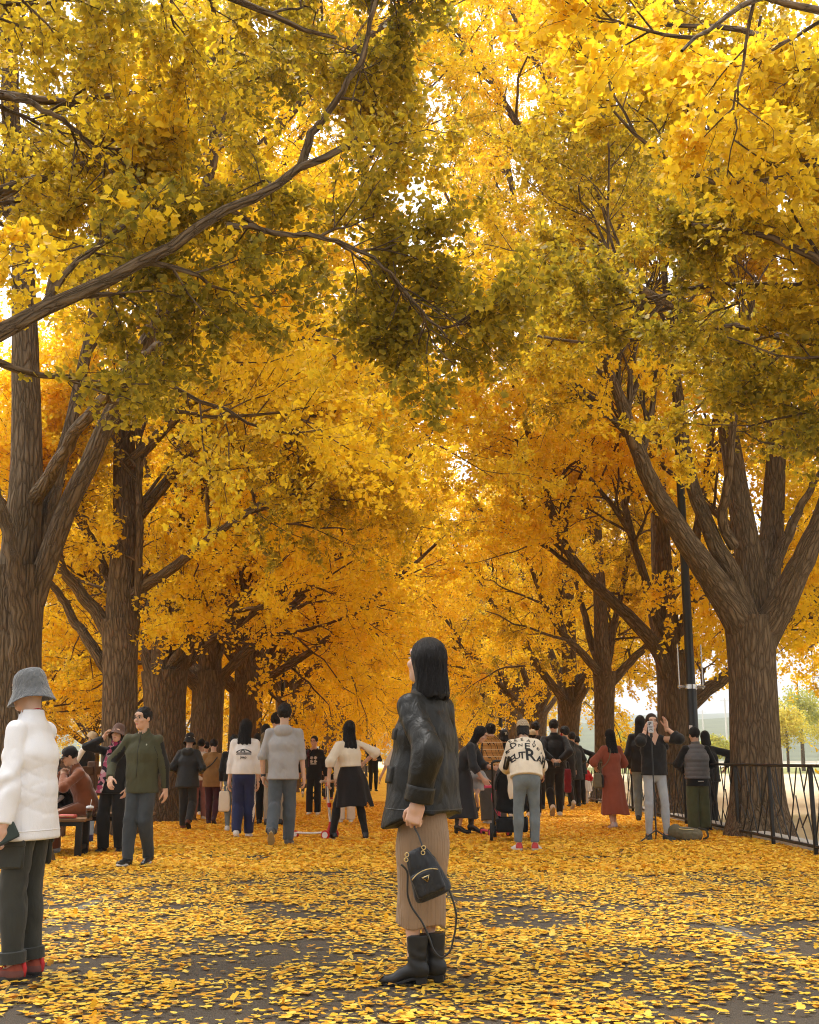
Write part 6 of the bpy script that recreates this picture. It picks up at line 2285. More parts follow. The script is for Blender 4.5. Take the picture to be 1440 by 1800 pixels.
# --- 15..: people further down the avenue ------------------------------------------------------------
folk('older woman with curly hair in dark green cardigan facing the camera far down the avenue', 577, 1406, 1306, 2, 'f', dict(hands=[(.2, -.14, .86), (-.2, -.14, .86)]),
     ('cardigan', cloth('bottle_green_knit', (.018, .045, .024)), dict(hem=.16, slack=.034)), ('trousers', BLK, dict(slack=.02)), sh=(plain('red_shoe', (.35, .03, .03), .6), WSOLE, {}), hr=('short', dict(grow_=.012)))
folk('man in black coat looking down at his phone, far off left of the leather jacket', 656, 1391, 1305, 12, 'm', dict(hands=[(.05, -.27, 1.10), (-.06, -.27, 1.10)], poles=[(.8, .4, -.4), (-.8, .4, -.4)], head=(-8, 28, 0)),
     ('coat', BLK, dict(hem=.26, slack=.034)), ('trousers', BLK, dict(slack=.02)), sh=(LEA, BSOLE, {}))
folk('distant dark haired walker just behind the woman in the green cardigan', 589, 1397, 1307, 180, 'm', dict(feet=walk(.12)), ('jacket', DKG, dict(hem=.1, slack=.03)), ('trousers', BLK, dict(slack=.02)), sh=(WSH, WSOLE, {}))
folk('distant walker in dark clothes left of the woman with the printed tee', 537, 1402, 1310, 180, 'f', dict(feet=walk(.12, 1)), ('jacket', BLK, dict(hem=.1, slack=.03)), ('trousers', JEANG, dict(slack=.02)), sh=(WSH, WSOLE, {}))
folk('distant walker in brown jacket seen between printed tee and green cardigan', 564, 1400, 1309, 178, 'm', dict(feet=walk(.14)), ('jacket', cloth('brown_jacket', (.09, .05, .03)), dict(hem=.1, slack=.03)), ('trousers', BLK, dict(slack=.02)), sh=(LEA, BSOLE, {}))
folk('tiny distant walker in grey near the end of the avenue', 521, 1382, 1310, 180, 'm', dict(feet=walk(.14)), ('jacket', GREYM, dict(hem=.1, slack=.03)), ('trousers', DKG, dict(slack=.02)), sh=(LEA, BSOLE, {}))

# --- 16: woman in white top and black skirt ------------------------------------------------------------
r, p, d = folk('woman in white top with long dark hair, black skirt over leggings, striding to the left', 615, 1476, 1262, -152, 'f',
    dict(lean=3, side=3, feet=[(.20, -.14, 0, 40, 0), (-.20, .10, 0, -24, 6)], hands=[(.34, .0, .84), (-.24, -.10, 1.05)], poles=[(.6, .4, 0), (-1, .3, 0)], head=(-16, 2, -6)),
    ('sweater', CREAM, dict(hem=-.13, slack=.026, arm=.034, sleeve=.34, fold=.009, seed=14, cuffflare=.0)),
    ('leggings', BLK, dict(slack=.005, hem=.004)), ('skirt', C('black_skirt', (.015, .012, .012), bump=.6), dict(top_z=.17, hem_z=.46, r0=(.132, .10), r1=(.27, .22), fold=.02, pleats=7, pamp=.05, center=(-.06, .05), power=.8)),
    sh=(LEA, WSOLE, dict(chunky=.003)), hr=('long', dict(length=.30, strand=.0015)), v=.0096)
folk('person in cream trousers and pale shoes, hidden behind the black skirt', 608, 1447, 1292, 0, 'f', dict(), ('shirt', CREAM, dict(hem=.08, slack=.024)), ('trousers', CREAM, dict(slack=.03, hem=.02)), sh=(WSH, WSOLE, {}), v=.015, H=1.50)
folk('person in cream short sleeves, one forearm showing left of leather jacket', 706, 1446, 1290, 180, 'f', dict(hands=[(.43, -.02, .82), (-.22, -.06, .82)], poles=[(1, .3, 0), (-.5, .5, 0)]), ('shirt', CREAM, dict(hem=.08, slack=.03, arm=.03, sleeve=.1)), ('trousers', JEANG, dict(slack=.02)), sh=(WSH, WSOLE, {}), v=.014, H=1.52)

# --- 17: woman in charcoal dress leaning -----------------------------------------------------------
dress = cloth('charcoal_linen', (.030, .031, .035), .85, .2, .6)
r, p, d = folk('long haired woman in charcoal midi dress and heeled ankle boots leaning right', 817, 1467, 1272, 78, 'f',
    dict(lean=31, pelvis=(0, .10), feet=[(.07, -.10, .02, 10, 0), (-.07, .08, .02, -6, 0)], hands=[(.10, -.46, .97), (-.14, -.32, .80)], poles=[(.5, .4, -.6), (-.5, .4, -.2)], head=(0, 30, 0)),
    ('dress_top', dress, dict(hem=.03, slack=.028, arm=.036, sleeve=.45, fold=.011, seed=15)), None,
    ('dress_skirt', dress, dict(top_z=.10, hem_z=.235, r0=(.135, .115), r1=(.20, .23), fold=.012, pleats=9, pamp=.025, center=(0, .02))),
    sh=(LEA, BSOLE, dict(boot=.085, heel=.04, pointed=True, name='boot')), hr=('long', dict(length=.30, strand=.0015)), v=.0105, H=1.66)

# --- 18: plaid shawl -----------------------------------------------------------------------------------
def plaid(name, base, line, pale, s=15):
    t = NT(name)
    v = t.coords('Object')
    sep = t.n.new('ShaderNodeSeparateXYZ'); t.link(v, sep.inputs[0])
    hx = t.math('PINGPONG', t.math('MULTIPLY', t.math('ADD', sep.outputs[0], sep.outputs[1]), s), .5)
    hz = t.math('PINGPONG', t.math('MULTIPLY', sep.outputs[2], s), .5)
    a = t.math('LESS_THAN', hx, .07); b = t.math('LESS_THAN', hz, .07)
    c = t.mix(a, base, line); c = t.mix(b, c, line)
    w = t.math('GREATER_THAN', t.math('PINGPONG', t.math('MULTIPLY', sep.outputs[2], s * .5), .5), .42)
    c = t.mix(w, c, pale)
    return t.done(t.bsdf(c, .9, t.bump(t.noise(v, 90), .4, .004), .15))
SHAWL = plaid('plaid_shawl', (.46, .23, .07), (.035, .018, .012), (.58, .42, .24), 17)
r, p, d = folk('woman wrapped in an orange plaid shawl, black hair pinned up with a white clip', 869, 1449, 1271, 205, 'f',
    dict(lean=6, hands=[(.12, -.25, 1.0), (-.12, -.25, 1.0)], head=(0, 10, 0)), ('shirt', BLK, dict(hem=.05, slack=.02)), ('trousers', cloth('grey_wide_cotton', (.075, .07, .062)), dict(slack=.05, knee=.045, hem=.055)),
    sh=(WSH, WSOLE, {}), hr=('short', dict(grow_=.012)), v=.0115)
k = p.k
sdf_part(r, 'shawl', SHAWL, lambda P: np.maximum(smin(ecap(P, p.neck - p.U * .09 * k, p.waist - p.U * .05 * k, (.21 * k, .125 * k), (.26 * k, .19 * k), p.Rt), cap(P, p.neck - p.U * .06 * k, p.neck + p.U * .0, .10 * k, .085 * k), .06) + .012 * FN(P * 10) + .008 * np.sin(np.arctan2((P - p.waist) @ p.Rt, (P - p.waist) @ p.Fw) * 12), half(P, p.waist - p.U * .10 * k + p.Rt * 0, -p.U)), p.waist - .5, p.neck + .3, .011)
def clip_at(r, p, off, name='hair_clip'):
    m = MB()
    for s in (-.012, .012):
        m.box(p.headc + p.HM @ (np.array(off) * p.k + np.array([s, 0, 0])), (.010, .012, .05), rot=p.HM @ rot_axis((0, 1, 0), .3), bev=.003)
    m.build(name, WSOLE, r, 'auto')
clip_at(r, p, (.03, .112, .05))
m = MB(); bun = p.headc + p.HM @ np.array([0, .10, .06]) * k
sdf_part(r, 'hair_bun', hair_mat(), lambda P: ell(P, bun, np.array([.055, .045, .05]) * k) + .004 * FN(P * 50), bun - .09, bun + .09, .008)
# toddler carried in front of her
t_ = empty('person', (at(838, 1360, 17.6)[0], 17.6, .34), math.radians(-20)); tag(t_, 'toddler in pale grey fleece with bare legs and black boots, carried between two women', 'person', 'visitors strolling under the ginkgos')
pt = Pose(.80, 'f', sit=.32, feet=[(.10, -.20, .0, 0, 20), (-.08, -.18, .02, 0, 20)], hands=[(.2, -.25, .95), (-.2, -.25, .95)], knee=[(0, -1, .4), (0, -1, .4)], bulk=1.25)
body(t_, pt, .010, hv=.006); top(t_, 'fleece', cloth('pale_grey_fleece', (.42, .42, .43), .95), pt, hem=.10, slack=.05, arm=.05, fold=.02, v=.010)
shoes(t_, pt, LEA, BSOLE, v=.007); hair(t_, pt, 'short', v=.008)
r, p, d = folk('person with black hair and a silver clip standing left of the plaid cap', 889, 1438, 1281, 180, 'f', dict(), ('jacket', BLK, dict(hem=.1, slack=.03)), ('trousers', BLK, dict(slack=.02)), sh=(WSH, WSOLE, {}), hr=('bob', dict(length=.12)), v=.014)
clip_at(r, p, (-.03, .115, .04))

# --- 19: person with the lettered sweater --------------------------------------------------------------
r, p, d = folk('person in plaid cap, lettered cream sweater and grey jeans bending over the stroller', 927, 1496, 1274, 180, 'f',
    dict(lean=30, pelvis=(0, .10), feet=[(.11, .03, 0, 26, 0), (-.10, .03, 0, -28, 0)], hands=[(.20, -.48, .98), (-.20, -.48, .98)], poles=[(.35, .4, -.8), (-.35, .4, -.8)], head=(0, 24, 0), bulk=1.1),
    ('sweater', CREAM, dict(hem=.015, slack=.046, arm=.042, sleeve=.9, fold=.010, seed=16, collar='crew', shoulder=.02)),
    ('jeans', JEANB, dict(slack=.012, hem=.004, cut=.10, fold=.009)), sh=(WSH, plain('gum_sole', (.55, .47, .36), .7), {}),
    hr=('bob', dict(length=.10)), ht=('cap', plaid('plaid_cap', (.48, .40, .27), (.13, .05, .03), (.30, .22, .14), 40), dict(tilt=-8)), v=.0092, H=1.64)
k = p.k
for sh_o in d['shoes']:
    repaint(sh_o, plain('red_leather', (.45, .04, .04), .6), lambda c, n: (c[:, 1] > .06 * k) & (c[:, 2] > .035))
L_ = []
def letter(ch, x, y, s, rot=0, sx=1.0):
    V2, T = text_shape(ch, s)
    V2 = V2 * [sx, 1]; x *= 1.08; V2 = V2 * 1.08
    a = math.radians(rot)
    V2 = V2 @ np.array([[math.cos(a), math.sin(a)], [-math.sin(a), math.cos(a)]])
    # embolden: the strokes of the knitted capitals are thick
    L_.append((V2 + [x, y], T))
for a in (('E', -.165, .175, .055, 30), ('R', -.10, .180, .06, 10), ('E', -.03, .190, .062, 0), ('A', .045, .165, .065, -12), ('L', .115, .150, .07, -22),
          ('N', -.170, .070, .095, 28), ('D', -.130, .110, .10, 14), ('N', -.055, .085, .068, -4), ('E', .018, .060, .135, -4), ('V', .095, .080, .08, -14), ('E', .145, .055, .075, -24), ('R', .20, .02, .08, -34),
          ('N', -.195, -.075, .10, 26), ('E', -.148, -.085, .115, 12), ('U', -.100, -.065, .105, 6), ('T', -.045, -.068, .125, 0), ('R', .045, -.065, .20, 0), ('A', .155, -.09, .125, -6), ('L', .225, -.09, .11, -16)):
    letter(*a)
decal(d['top'], 'print', INK, L_, p.chest - p.U * .03 * k - p.Fw * .15, -p.Rt, p.U, off=.004, grid=.03)

# --- 20..25: the crowd by the right row --------------------------------------------------------------------
folk('person in beige cap half hidden behind the lettered sweater', 939, 1436, 1281, 182, 'f', dict(), ('jacket', CREAM, dict(hem=.1, slack=.03)), ('trousers', BLK, dict(slack=.02)), sh=(WSH, WSOLE, {}), ht=('cap', cloth('oatmeal_cotton', (.50, .38, .22))), v=.014)
folk('man with short black hair right behind the beige cap', 945, 1424, 1268, 180, 'm', dict(), ('jacket', BLK, dict(hem=.1, slack=.03)), ('trousers', BLK, dict(slack=.02)), sh=(LEA, BSOLE, {}), v=.014)
r, p, d = folk('man in black jacket walking away with both hands clasped behind his back', 978, 1436, 1263, 180, 'm',
    dict(feet=[(.09, .22, .10, 8, 44), (-.08, -.12, 0, -6, 0)][::1], hands=[(.05, .20, .97), (-.05, .21, .96)], poles=[(1, .5, 0), (-1, .5, 0)], head=(0, 6, 0), bulk=1.12),
    ('jacket', BLK, dict(hem=.06, slack=.034, arm=.03, sleeve=.88, collar='stand', fold=.01)), ('trousers', BLK, dict(slack=.022, hem=.004)), sh=(WSH, TSOLE, dict(chunky=.004)), v=.0118, hands=(((-.8, .2, -.4), .8), ((.8, .2, -.4), .8)), palm=[(0, -1, 0), (0, -1, 0)])
cwp = to_world(r, np.array([.0, .25, .90]) * p.k)
cm = empty('camera_case', tuple(cwp)); tag(cm, 'small black camera held behind the back of the man in black', 'camera')
m = MB(); m.box((0, 0, 0), (.12, .05, .08), bev=.012); m.build('camera_body', PAINTB, cm, 'auto')
m = MB(); m.tube([(0, -.02, 0), (0, -.05, 0), (0, -.055, 0)], [.03, .03, .024], 16); m.build('lens', PAINTB, cm, 'auto')
r, p, d = folk('person in black with red face mask and dark red bag beside the hands-clasped man', 998, 1424, 1276, 196, 'f', dict(feet=walk(.1), head=(40, 6, 0)), ('coat', BLK, dict(hem=.25, slack=.04)), ('trousers', BLK, dict(slack=.02)), sh=(WSH, WSOLE, {}), hr=('short', dict(grow_=.012)))
hf = head_fn(p, False)
sdf_part(r, 'face_mask', cloth('red_mask', (.45, .02, .04), .8), lambda P: np.maximum(hf(P) - .008, -((P - p.headc) @ -p.HM[:, 1]) + .02) + np.maximum((P - p.headc) @ p.HM[:, 2] + .01, 0) * 3, p.headc - .18, p.headc + .15, .009)
wx = to_world(r, np.array([-.02, .24, .62]))
bg_ = empty('shopping_bag', (at(998, 1375, wx[1])[0], wx[1] - .02, .62)); tag(bg_, 'dark red cloth bag hanging beside the people at the fence', 'bag')
sdf_part(bg_, 'sack', cloth('dark_red_cloth', (.17, .012, .02)), lambda P: rbox(P, np.zeros(3), np.array([.075, .05, .25]), .03) + .008 * FN(P * 14), (-.14, -.1, -.3), (.14, .1, .3), .012)
strap_tube('handle', bg_, [(-.04, 0, .23), (-.03, 0, .40), (.03, 0, .40), (.04, 0, .23)], .008, LEA)
folk('man in long dark coat facing the metal fence', 1011, 1419, 1286, 192, 'm', dict(lean=6, hands=[(.2, -.2, .95), (-.2, -.2, .95)], bulk=1.1), ('coat', DKG, dict(hem=.30, slack=.04, collar='stand')), ('trousers', BLK, dict(slack=.02)), sh=(LEA, BSOLE, {}), hr=('short', {}))
folk('person in black beanie with an arm resting on the metal fence', 1021, 1416, 1291, 206, 'f', dict(lean=10, hands=[(.2, -.2, .95), (-.34, -.10, 1.02)], poles=[(.5, .5, 0), (-1, .5, 0)]), ('jacket', BLK, dict(hem=.15, slack=.04, arm=.03)), ('trousers', BLK, dict(slack=.02)), sh=(LEA, BSOLE, {}), ht=('beanie', BLK))
r, p, d = folk('small child in red top and white skirt standing at the metal fence', 1029, 1414, 1342, 190, 'f', dict(bulk=1.3, hands=[(.3, -.1, .9), (-.3, -.1, .9)]), ('top', cloth('bright_red_cotton', (.55, .022, .022)), dict(hem=-.06, slack=.05, arm=.045)), ('tights', WHT, dict(slack=.01)), ('skirt', WHT, dict(top_z=.16, hem_z=.55, r0=(.19, .16), r1=(.34, .30), fold=.02, pleats=14, pamp=.05)), sh=(WSH, WSOLE, {}), hr=('bob', dict(length=.14)))

# --- 26: rust dress ----------------------------------------------------------------------------------------------
terra = cloth('terracotta_cotton', (.27, .072, .040), .9, .15, .6)
r, p, d = folk('woman in long terracotta dress with long black hair and pale slip-on shoes', 1079, 1457, 1280, 202, 'f',
    dict(feet=[(.055, .06, .01, 8, 10), (-.06, -.06, 0, -4, 0)], hands=[(.20, -.20, 1.02), (-.18, -.24, .98)], poles=[(.7, .5, 0), (-.7, .5, 0)], head=(-6, 3, 0)),
    ('dress_top', terra, dict(hem=.02, slack=.026, arm=.032, sleeve=.35, fold=.010, seed=17)), None,
    ('dress_skirt', terra, dict(top_z=.10, hem_z=.24, r0=(.150, .115), r1=(.255, .21), fold=.018, pleats=8, pamp=.03, center=(-.05, .0))),
    sh=(plain('blush_leather', (.52, .40, .36), .6), plain('blush_sole', (.45, .36, .32), .7), {}), hr=('long', dict(length=.33, strand=.0015)), v=.0108)
k = p.k
sb = to_world(r, np.array([.235, .06, .70]) * k)
e = empty('shoulder_bag', (at(1052, 1372, sb[1])[0], sb[1], at(1052, 1372, sb[1])[2])); tag(e, 'olive and black shoulder bag hanging at the side of the terracotta dress', 'bag')
sdf_part(e, 'pouch', cloth('olive_leather', (.15, .125, .07), .6), lambda P: rbox(P, np.zeros(3), np.array([.075, .05, .12]), .03) + .08 * np.clip(P[:, 2], 0, 1) + .004 * FN(P * 25), (-.14, -.1, -.17), (.14, .1, .17), .009)
mb = MB(); mb.box((.055, .0, -.01), (.05, .106, .21), bev=.02); mb.build('side_panel', BLK, e, 'auto')
lw = lambda q: to_world(r, np.asarray(q)) - np.array(e.location)
strap_tube('strap', e, [(-.03, 0, .11), lw(p.chest + p.Rt * .13 - p.Fw * .15 - p.U * .06), lw(p.neck + p.Rt * .06 - p.Fw * .10 - p.U * .06), lw(p.neck + p.Rt * .05 - p.U * .0), lw(p.chest + p.Rt * .12 + p.Fw * .16), (.05, .06, .10)], .007, cloth('olive_leather', (.15, .125, .07)))

# --- 27: the woman filming herself -----------------------------------------------------------------------------------
def vneck(P, d):
    kk = PV.k
    return np.maximum(d, -ecap(P, PV.neck + PV.U * .02 * kk + PV.Fw * .03, PV.neck - PV.U * .13 * kk + PV.Fw * .13 * kk, (.085 * kk, .07 * kk), (.012 * kk, .05 * kk), PV.Rt))
PVK = dict(feet=[(.125, -.02, 0, 26, 0), (-.11, .02, 0, -14, 0)], hands=[(.165, -.10, 1.50), (-.135, -.10, 1.46)], poles=[(.55, -.5, -1), (-.55, -.5, -1)], head=(-4, -2, -3))
PV = Pose(at(1150, 1253, gnd(1150, 1478)[1])[2] - .008, 'f', **PVK)
r, p, d = folk('woman in loose black top and pale grey jeans touching her hair before a phone tripod', 1156, 1478, 1253, 4, 'f',
    dict(feet=[(.125, -.02, 0, 26, 0), (-.11, .02, 0, -14, 0)], hands=[(.165, -.10, 1.50), (-.135, -.10, 1.46)], poles=[(.55, -.5, -1), (-.55, -.5, -1)], head=(-4, -2, -3)),
    ('top', BLK, dict(hem=.04, slack=.024, arm=.034, sleeve=.42, fold=.010, seed=18, flare=.012, cuffflare=.012, extra=vneck)),
    ('jeans', JEANP, dict(slack=.004, hem=.0, cut=.06, fold=.005)), sh=(plain('charcoal_canvas', (.045, .048, .05), .8), plain('grey_sole', (.30, .30, .30), .7), {}), hr=('bob', dict(length=.15, mat=hair_mat('brown_black_hair', (.022, .012, .008)))), v=.0098,
    hands=(((-.08, -.05, 1), .25), ((.2, -.05, 1), .5)), palm=[(-1, -.3, 0), (1, -.2, 0)])
k = p.k
# --- 28: woman behind her -------------------------------------------------------------------------------------------------
folk('dark haired woman in black coat and jeans behind the woman with the tripod', 1133, 1444, 1256, 165, 'f', dict(feet=[(.09, .0, 0, 8, 0), (-.1, .06, 0, -20, 0)], hands=[(.2, -.1, .85), (-.2, -.25, 1.25)]),
     ('coat', BLK, dict(hem=.12, slack=.034, arm=.026)), ('trousers', JEANB, dict(slack=.02)), sh=(LEA, WSOLE, {}), hr=('long', dict(length=.30)))

# --- 29: man in the padded vest ----------------------------------------------------------------------------------------------
r, p, d = folk('older man in black cap, grey quilted vest and olive trousers looking over the fence', 1231, 1463, 1277, 186, 'm',
    dict(feet=[(.10, .0, 0, 10, 0), (-.10, .0, 0, -10, 0)], hands=[(.16, -.22, .98), (-.16, -.22, .98)], poles=[(.8, .5, 0), (-.8, .5, 0)], head=(10, 5, 0), bulk=1.08),
    ('jacket', BLK, dict(hem=.165, slack=.026, arm=.030, fold=.009)), ('trousers', cloth('olive_drill', (.082, .090, .042), .85), dict(slack=.034, knee=.018, hem=.03, fold=.010)), sh=(LEA, BSOLE, {}), ht=('cap', BLK), v=.0108)
def vq(P, d_):
    z = (P - p.pel) @ p.U / p.k
    return d_ + .010 * p.k * (np.abs(np.sin(z * 42)) ** .5 - .6) * -1
top(r, 'vest', cloth('grey_quilt', (.125, .125, .135), .6, .15, .5, 1, .1, .35), p, hem=.04, slack=.046, sleeveless=True, collar='stand', fold=.004, v=.0095, extra=vq)
m = MB(); zz0 = p.pel - p.U * .085 * p.k - p.Fw * .165 * p.k
m.box(zz0, (.09, .010, .012), bev=.004); m.build('label_strip', plain('reflective_grey', (.55, .55, .53), .4), r, 'auto')
# --- 30: woman beside him ------------------------------------------------------------------------------------------------------
folk('woman with tied dark hair in black jacket leaning an arm on the fence rail', 1253, 1452, 1281, 192, 'f', dict(lean=10, feet=[(.14, .12, 0, 10, 0), (-.05, -.04, 0, -10, 0)], hands=[(.2, -.2, .95), (-.38, -.10, 1.04)], poles=[(.5, .5, 0), (-1, .6, .2)], head=(-10, 8, 0)),
     ('jacket', BLK, dict(hem=.13, slack=.034, arm=.036)), ('trousers', BLK, dict(slack=.03, hem=.02)), sh=(LEA, BSOLE, {}), hr=('bob', dict(length=.16)))
# ------------------------------------------------------------------ street furniture and things
DARKM = plain('dark_metal', (.022, .020, .018), .5, .4, .5, .25, .2, 20)


def metal_fence():
    """Railing in bays with branching bars; every bay is posts, rails and twig-like bars of one fence."""
    rng = np.random.default_rng(12)
    root = empty('metal_fence', (FENCE_X, 10, 0))
    tag(root, 'dark metal railing with slanting branch-like bars along the right side of the avenue', 'fence')
    y0, bay, n = -1.2, 1.55, 36
    zt, zb = .98, .10
    for i in range(n + 1):
        y = y0 + i * bay
        m = MB(); m.box((0, y, zt / 2), (.045, .045, zt), bev=.006); m.box((0, y, .012), (.09, .09, .016), bev=.003)
        m.build('post', DARKM, root, 'auto')
    for z, w, nm in ((zt, .062, 'top_rail'), (zb, .034, 'bottom_rail')):
        m = MB(); m.box((0, y0 + n * bay / 2, z + (.018 if z == zt else 0)), (w, n * bay + .05, .036), bev=.008); m.build(nm, DARKM, root, 'auto')
    for i in range(n):
        m = MB()
        a, b = y0 + i * bay + .03, y0 + (i + 1) * bay - .03
        L = b - a
        r = .0085
        flip = (lambda q: q) if i % 2 == 0 else (lambda q: 1 - q)
        P = lambda u, v: np.array([0, a + flip(u) * L, zb + .015 + v * (zt - zb - .02)])
        for (u0, v0, u1, v1) in ((.02, .92, .42, .0), (.02, .60, .22, .0), (.16, 1, .25, .44), (.25, .44, .12, .30), (.34, 1, .25, .44), (.25, .44, .33, .20), (.42, .0, .58, .55), (.58, .55, .50, 1),
                                 (.58, .55, .70, 1), (.50, .28, .66, .0), (.58, .13, .70, .34), (.70, .34, .64, .62), (.70, .34, .86, .0), (.78, 1, .90, .40), (.90, .40, .74, .20), (.90, .40, .99, .10), (.84, .68, .97, 1)):
            m.bar(P(u0, v0), P(u1, v1), r, 6)
        m.build('branch_bars', DARKM, root, 'auto')
metal_fence()


def street_lamp(label, px, fy, lean_px=None, r=.085, top_z=6.2, clamp=True, sticker=False, X=None, Y=None):
    g = np.array([X, Y, 0.0]) if X is not None else gnd(px, fy)
    e = empty('street_lamp', tuple(g)); tag(e, label, 'street lamp')
    m = MB(); m.tube([(0, 0, 0), (0, 0, 2.15), (0, 0, 2.2), (0, 0, top_z)], [r, r * .97, r * .86, r * .70], 24)
    m.lathe([(r * 1.7, 0), (r * 1.7, .03), (r * 1.25, .05), (r * 1.1, .35), (r, .38)], 24)
    m.build('pole', PAINTB, e, 'auto')
    m = MB(); m.tube([(0, 0, top_z - .02), (.25 * (-1 if g[0] > 0 else 1), 0, top_z + .22), (1.0 * (-1 if g[0] > 0 else 1), 0, top_z + .30)], [r * .5, r * .45, r * .4], 12)
    arm = m.build('arm', PAINTB, e, 'auto')
    m = MB(); m.box((1.2 * (-1 if g[0] > 0 else 1), 0, top_z + .28), (.55, .2, .08), bev=.03); m.build('lamp_head', PAINTB, e, 'auto')
    if clamp:
        m = MB()
        for zc in (2.22,):
            m.lathe([(r * .9, zc - .035), (r * 1.12, zc - .035), (r * 1.12, zc + .035), (r * .9, zc + .035)], 24)
            for s in (-1, 1):
                m.box((s * .15, -.01, zc), (.14, .05, .045), bev=.008)
        m.build('clamp', STEEL, e, 'auto')
        for s in (-1, 1):
            m = MB(); m.bar((s * .19, -.01, 2.18), (s * .19, -.01, 2.90), .011, 10); m.build('banner_rod', STEEL, e, 'auto')
    if sticker:
        m = MB(); m.box((-r * .62, -r * .72, 1.52), (.055, .012, .17), rot=rotz(-.7)); m.build('sticker', WSOLE, e, False)
    return e
street_lamp('tall black lamp post with steel banner clamps beside the old man in the vest', 1228, 1457, sticker=True, top_z=9.0)
street_lamp('black lamp post with a pale clamp behind the woman in the plaid shawl', 0, 0, X=3.55, Y=45)
street_lamp('thin distant lamp post in the left row behind the hooded man', 0, 0, X=-3.75, Y=34, r=.07)
street_lamp('far thin dark lamp post left of the leather jacket', 0, 0, X=-2.75, Y=74, r=.08)


def wooden_fence():
    w = wood('fence_wood', (.115, .058, .030))
    e = empty('wooden_fence', (-5.0, 16.6, 0)); tag(e, 'brown wooden rail fence behind the seated women at the left', 'fence')
    for i in range(6):
        x = -i * 1.3 + .08
        m = MB(); m.box((x, 0, .52), (.13, .13, 1.04), bev=.012); m.lathe([(.085, 1.04), (.085, 1.06), (.05, 1.09), (.001, 1.10)], 12, c=(x, 0, 0)); m.build('post', w, e, 'auto')
    for z in (.28, .58, .90):
        m = MB(); m.box((-3.3, -.075, z), (7.2, .045, .13), bev=.008); m.build('rail', w, e, 'auto')
    # the return along the verge
    for i in range(1, 4):
        m = MB(); m.box((.08, i * 1.5, .52), (.13, .13, 1.04), bev=.012); m.build('post', w, e, 'auto')
    for z in (.28, .58, .90):
        m = MB(); m.box((.08, 2.3, z), (.05, 4.5, .13), bev=.008); m.build('rail', w, e, 'auto')


def wood(name, col):
    t = NT(name)
    n = t.noise(t.coords('Object', (2.5, 30, 30)), 4, 4, .6, .6)
    n2 = t.noise(t.coords('Object', (1, 1, 1)), 3, 3)
    c = t.ramp(n, [(.25, tuple(x * .55 for x in col)), (.55, col), (.8, tuple(min(1, x * 1.5) for x in col))])
    c = t.mix(t.math('MULTIPLY', n2, .35), c, tuple(x * .7 for x in col))
    return t.done(t.bsdf(c, .6, t.bump(n, .4, .006), .35))
wooden_fence()


def bench(label, loc, rz, L, dp=.46, h=.42, legs=(0, 1), slot=False):
    w = wood('bench_wood', (.21, .115, .052))
    e = empty('bench', loc, rz); tag(e, label, 'bench', 'benches at the left of the avenue')
    n = 4
    for i in range(n):
        m = MB(); m.box((0, (i - (n - 1) / 2) * dp / n, h - .018), (L, dp / n - .010, .036), bev=.006); m.build('seat_board', w, e, 'auto')
    m = MB()
    for s in (-1, 1):
        m.box((0, s * (dp / 2 - .03), h - .060), (L - .06, .04, .045), bev=.004)
    m.build('seat_frame', DARKM, e, 'auto')
    for s in (-1, 1):
        for q in (-1, 1):
            m = MB(); m.box((s * (L / 2 - .06), q * (dp / 2 - .04), (h - .04) / 2), (.075, .05, h - .04), bev=.006); m.build('leg', DARKM, e, 'auto')
        if slot:
            m = MB(); m.box((s * (L / 2 - .06), 0, .10), (.04, dp - .13, .05), bev=.005); m.build('stretcher', DARKM, e, 'auto')
    return e
B1 = gnd(118, 1509)
bench('bare wooden bench with dark metal legs in front, carrying a drink cup', (B1[0] - .62, B1[1] + .26, 0), math.radians(4), 1.5, slot=True)
bench('wooden bench the two women sit on, before the trunk', (-4.15, 14.15, 0), math.radians(6), 2.1, h=.44)


def cup():
    c = at(157, 1440, B1[1] + .30)
    e = empty('drink_cup', (c[0], B1[1] + .30, .422)); tag(e, 'clear plastic cup of orange iced drink standing on the bare bench', 'cup')
    tea = plain('orange_drink', (.62, .28, .07), .15, 0, .5, .15, 0, 20)
    m = MB(); m.lathe([(.001, .002), (.030, .002), (.036, .075), (.001, .076)], 20); m.build('drink', tea, e, True)
    t = NT('clear_plastic')
    gl = t.n.new('ShaderNodeBsdfGlass'); gl.inputs['Roughness'].default_value = .05; gl.inputs['IOR'].default_value = 1.2
    cl = t.done(gl.outputs[0])
    m = MB(); m.lathe([(.001, 0), (.032, 0), (.042, .105), (.0435, .107), (.041, .107), (.0405, .104), (.031, .002)], 24); m.build('cup_wall', cl, e, True)
    m = MB(); m.lathe([(.045, .104), (.045, .110), (.040, .128), (.020, .133), (.001, .133)], 24); m.build('lid', plain('pale_lid', (.6, .6, .6), .2), e, True)
    m = MB(); m.bar((0, 0, .05), (.012, 0, .20), .0035, 8); m.build('straw', WSOLE, e, True)
cup()
c = at(118, 1440, B1[1] + .15)
e = empty('purse', (c[0], B1[1] + .15, .423)); tag(e, 'small coral red purse lying on the bare bench', 'purse')
sdf_part(e, 'pouch', plain('coral_leather', (.50, .09, .07), .45, 0, .4, .1, .2), lambda P: rbox(P, np.array([0, 0, .02]), np.array([.10, .06, .02]), .018) + .003 * FN(P * 30), (-.13, -.09, -.02), (.13, .09, .07), .008)
m = MB(); m.tube([(-.085, -.058, .022), (.085, -.058, .022)], .003, 6); m.build('zip', GOLD, e, True)
g = gnd(128, 1488)
e = empty('paper_bag', (g[0], g[1] + .55, 0), .3); tag(e, 'pale blue paper bag standing under the bench', 'bag')
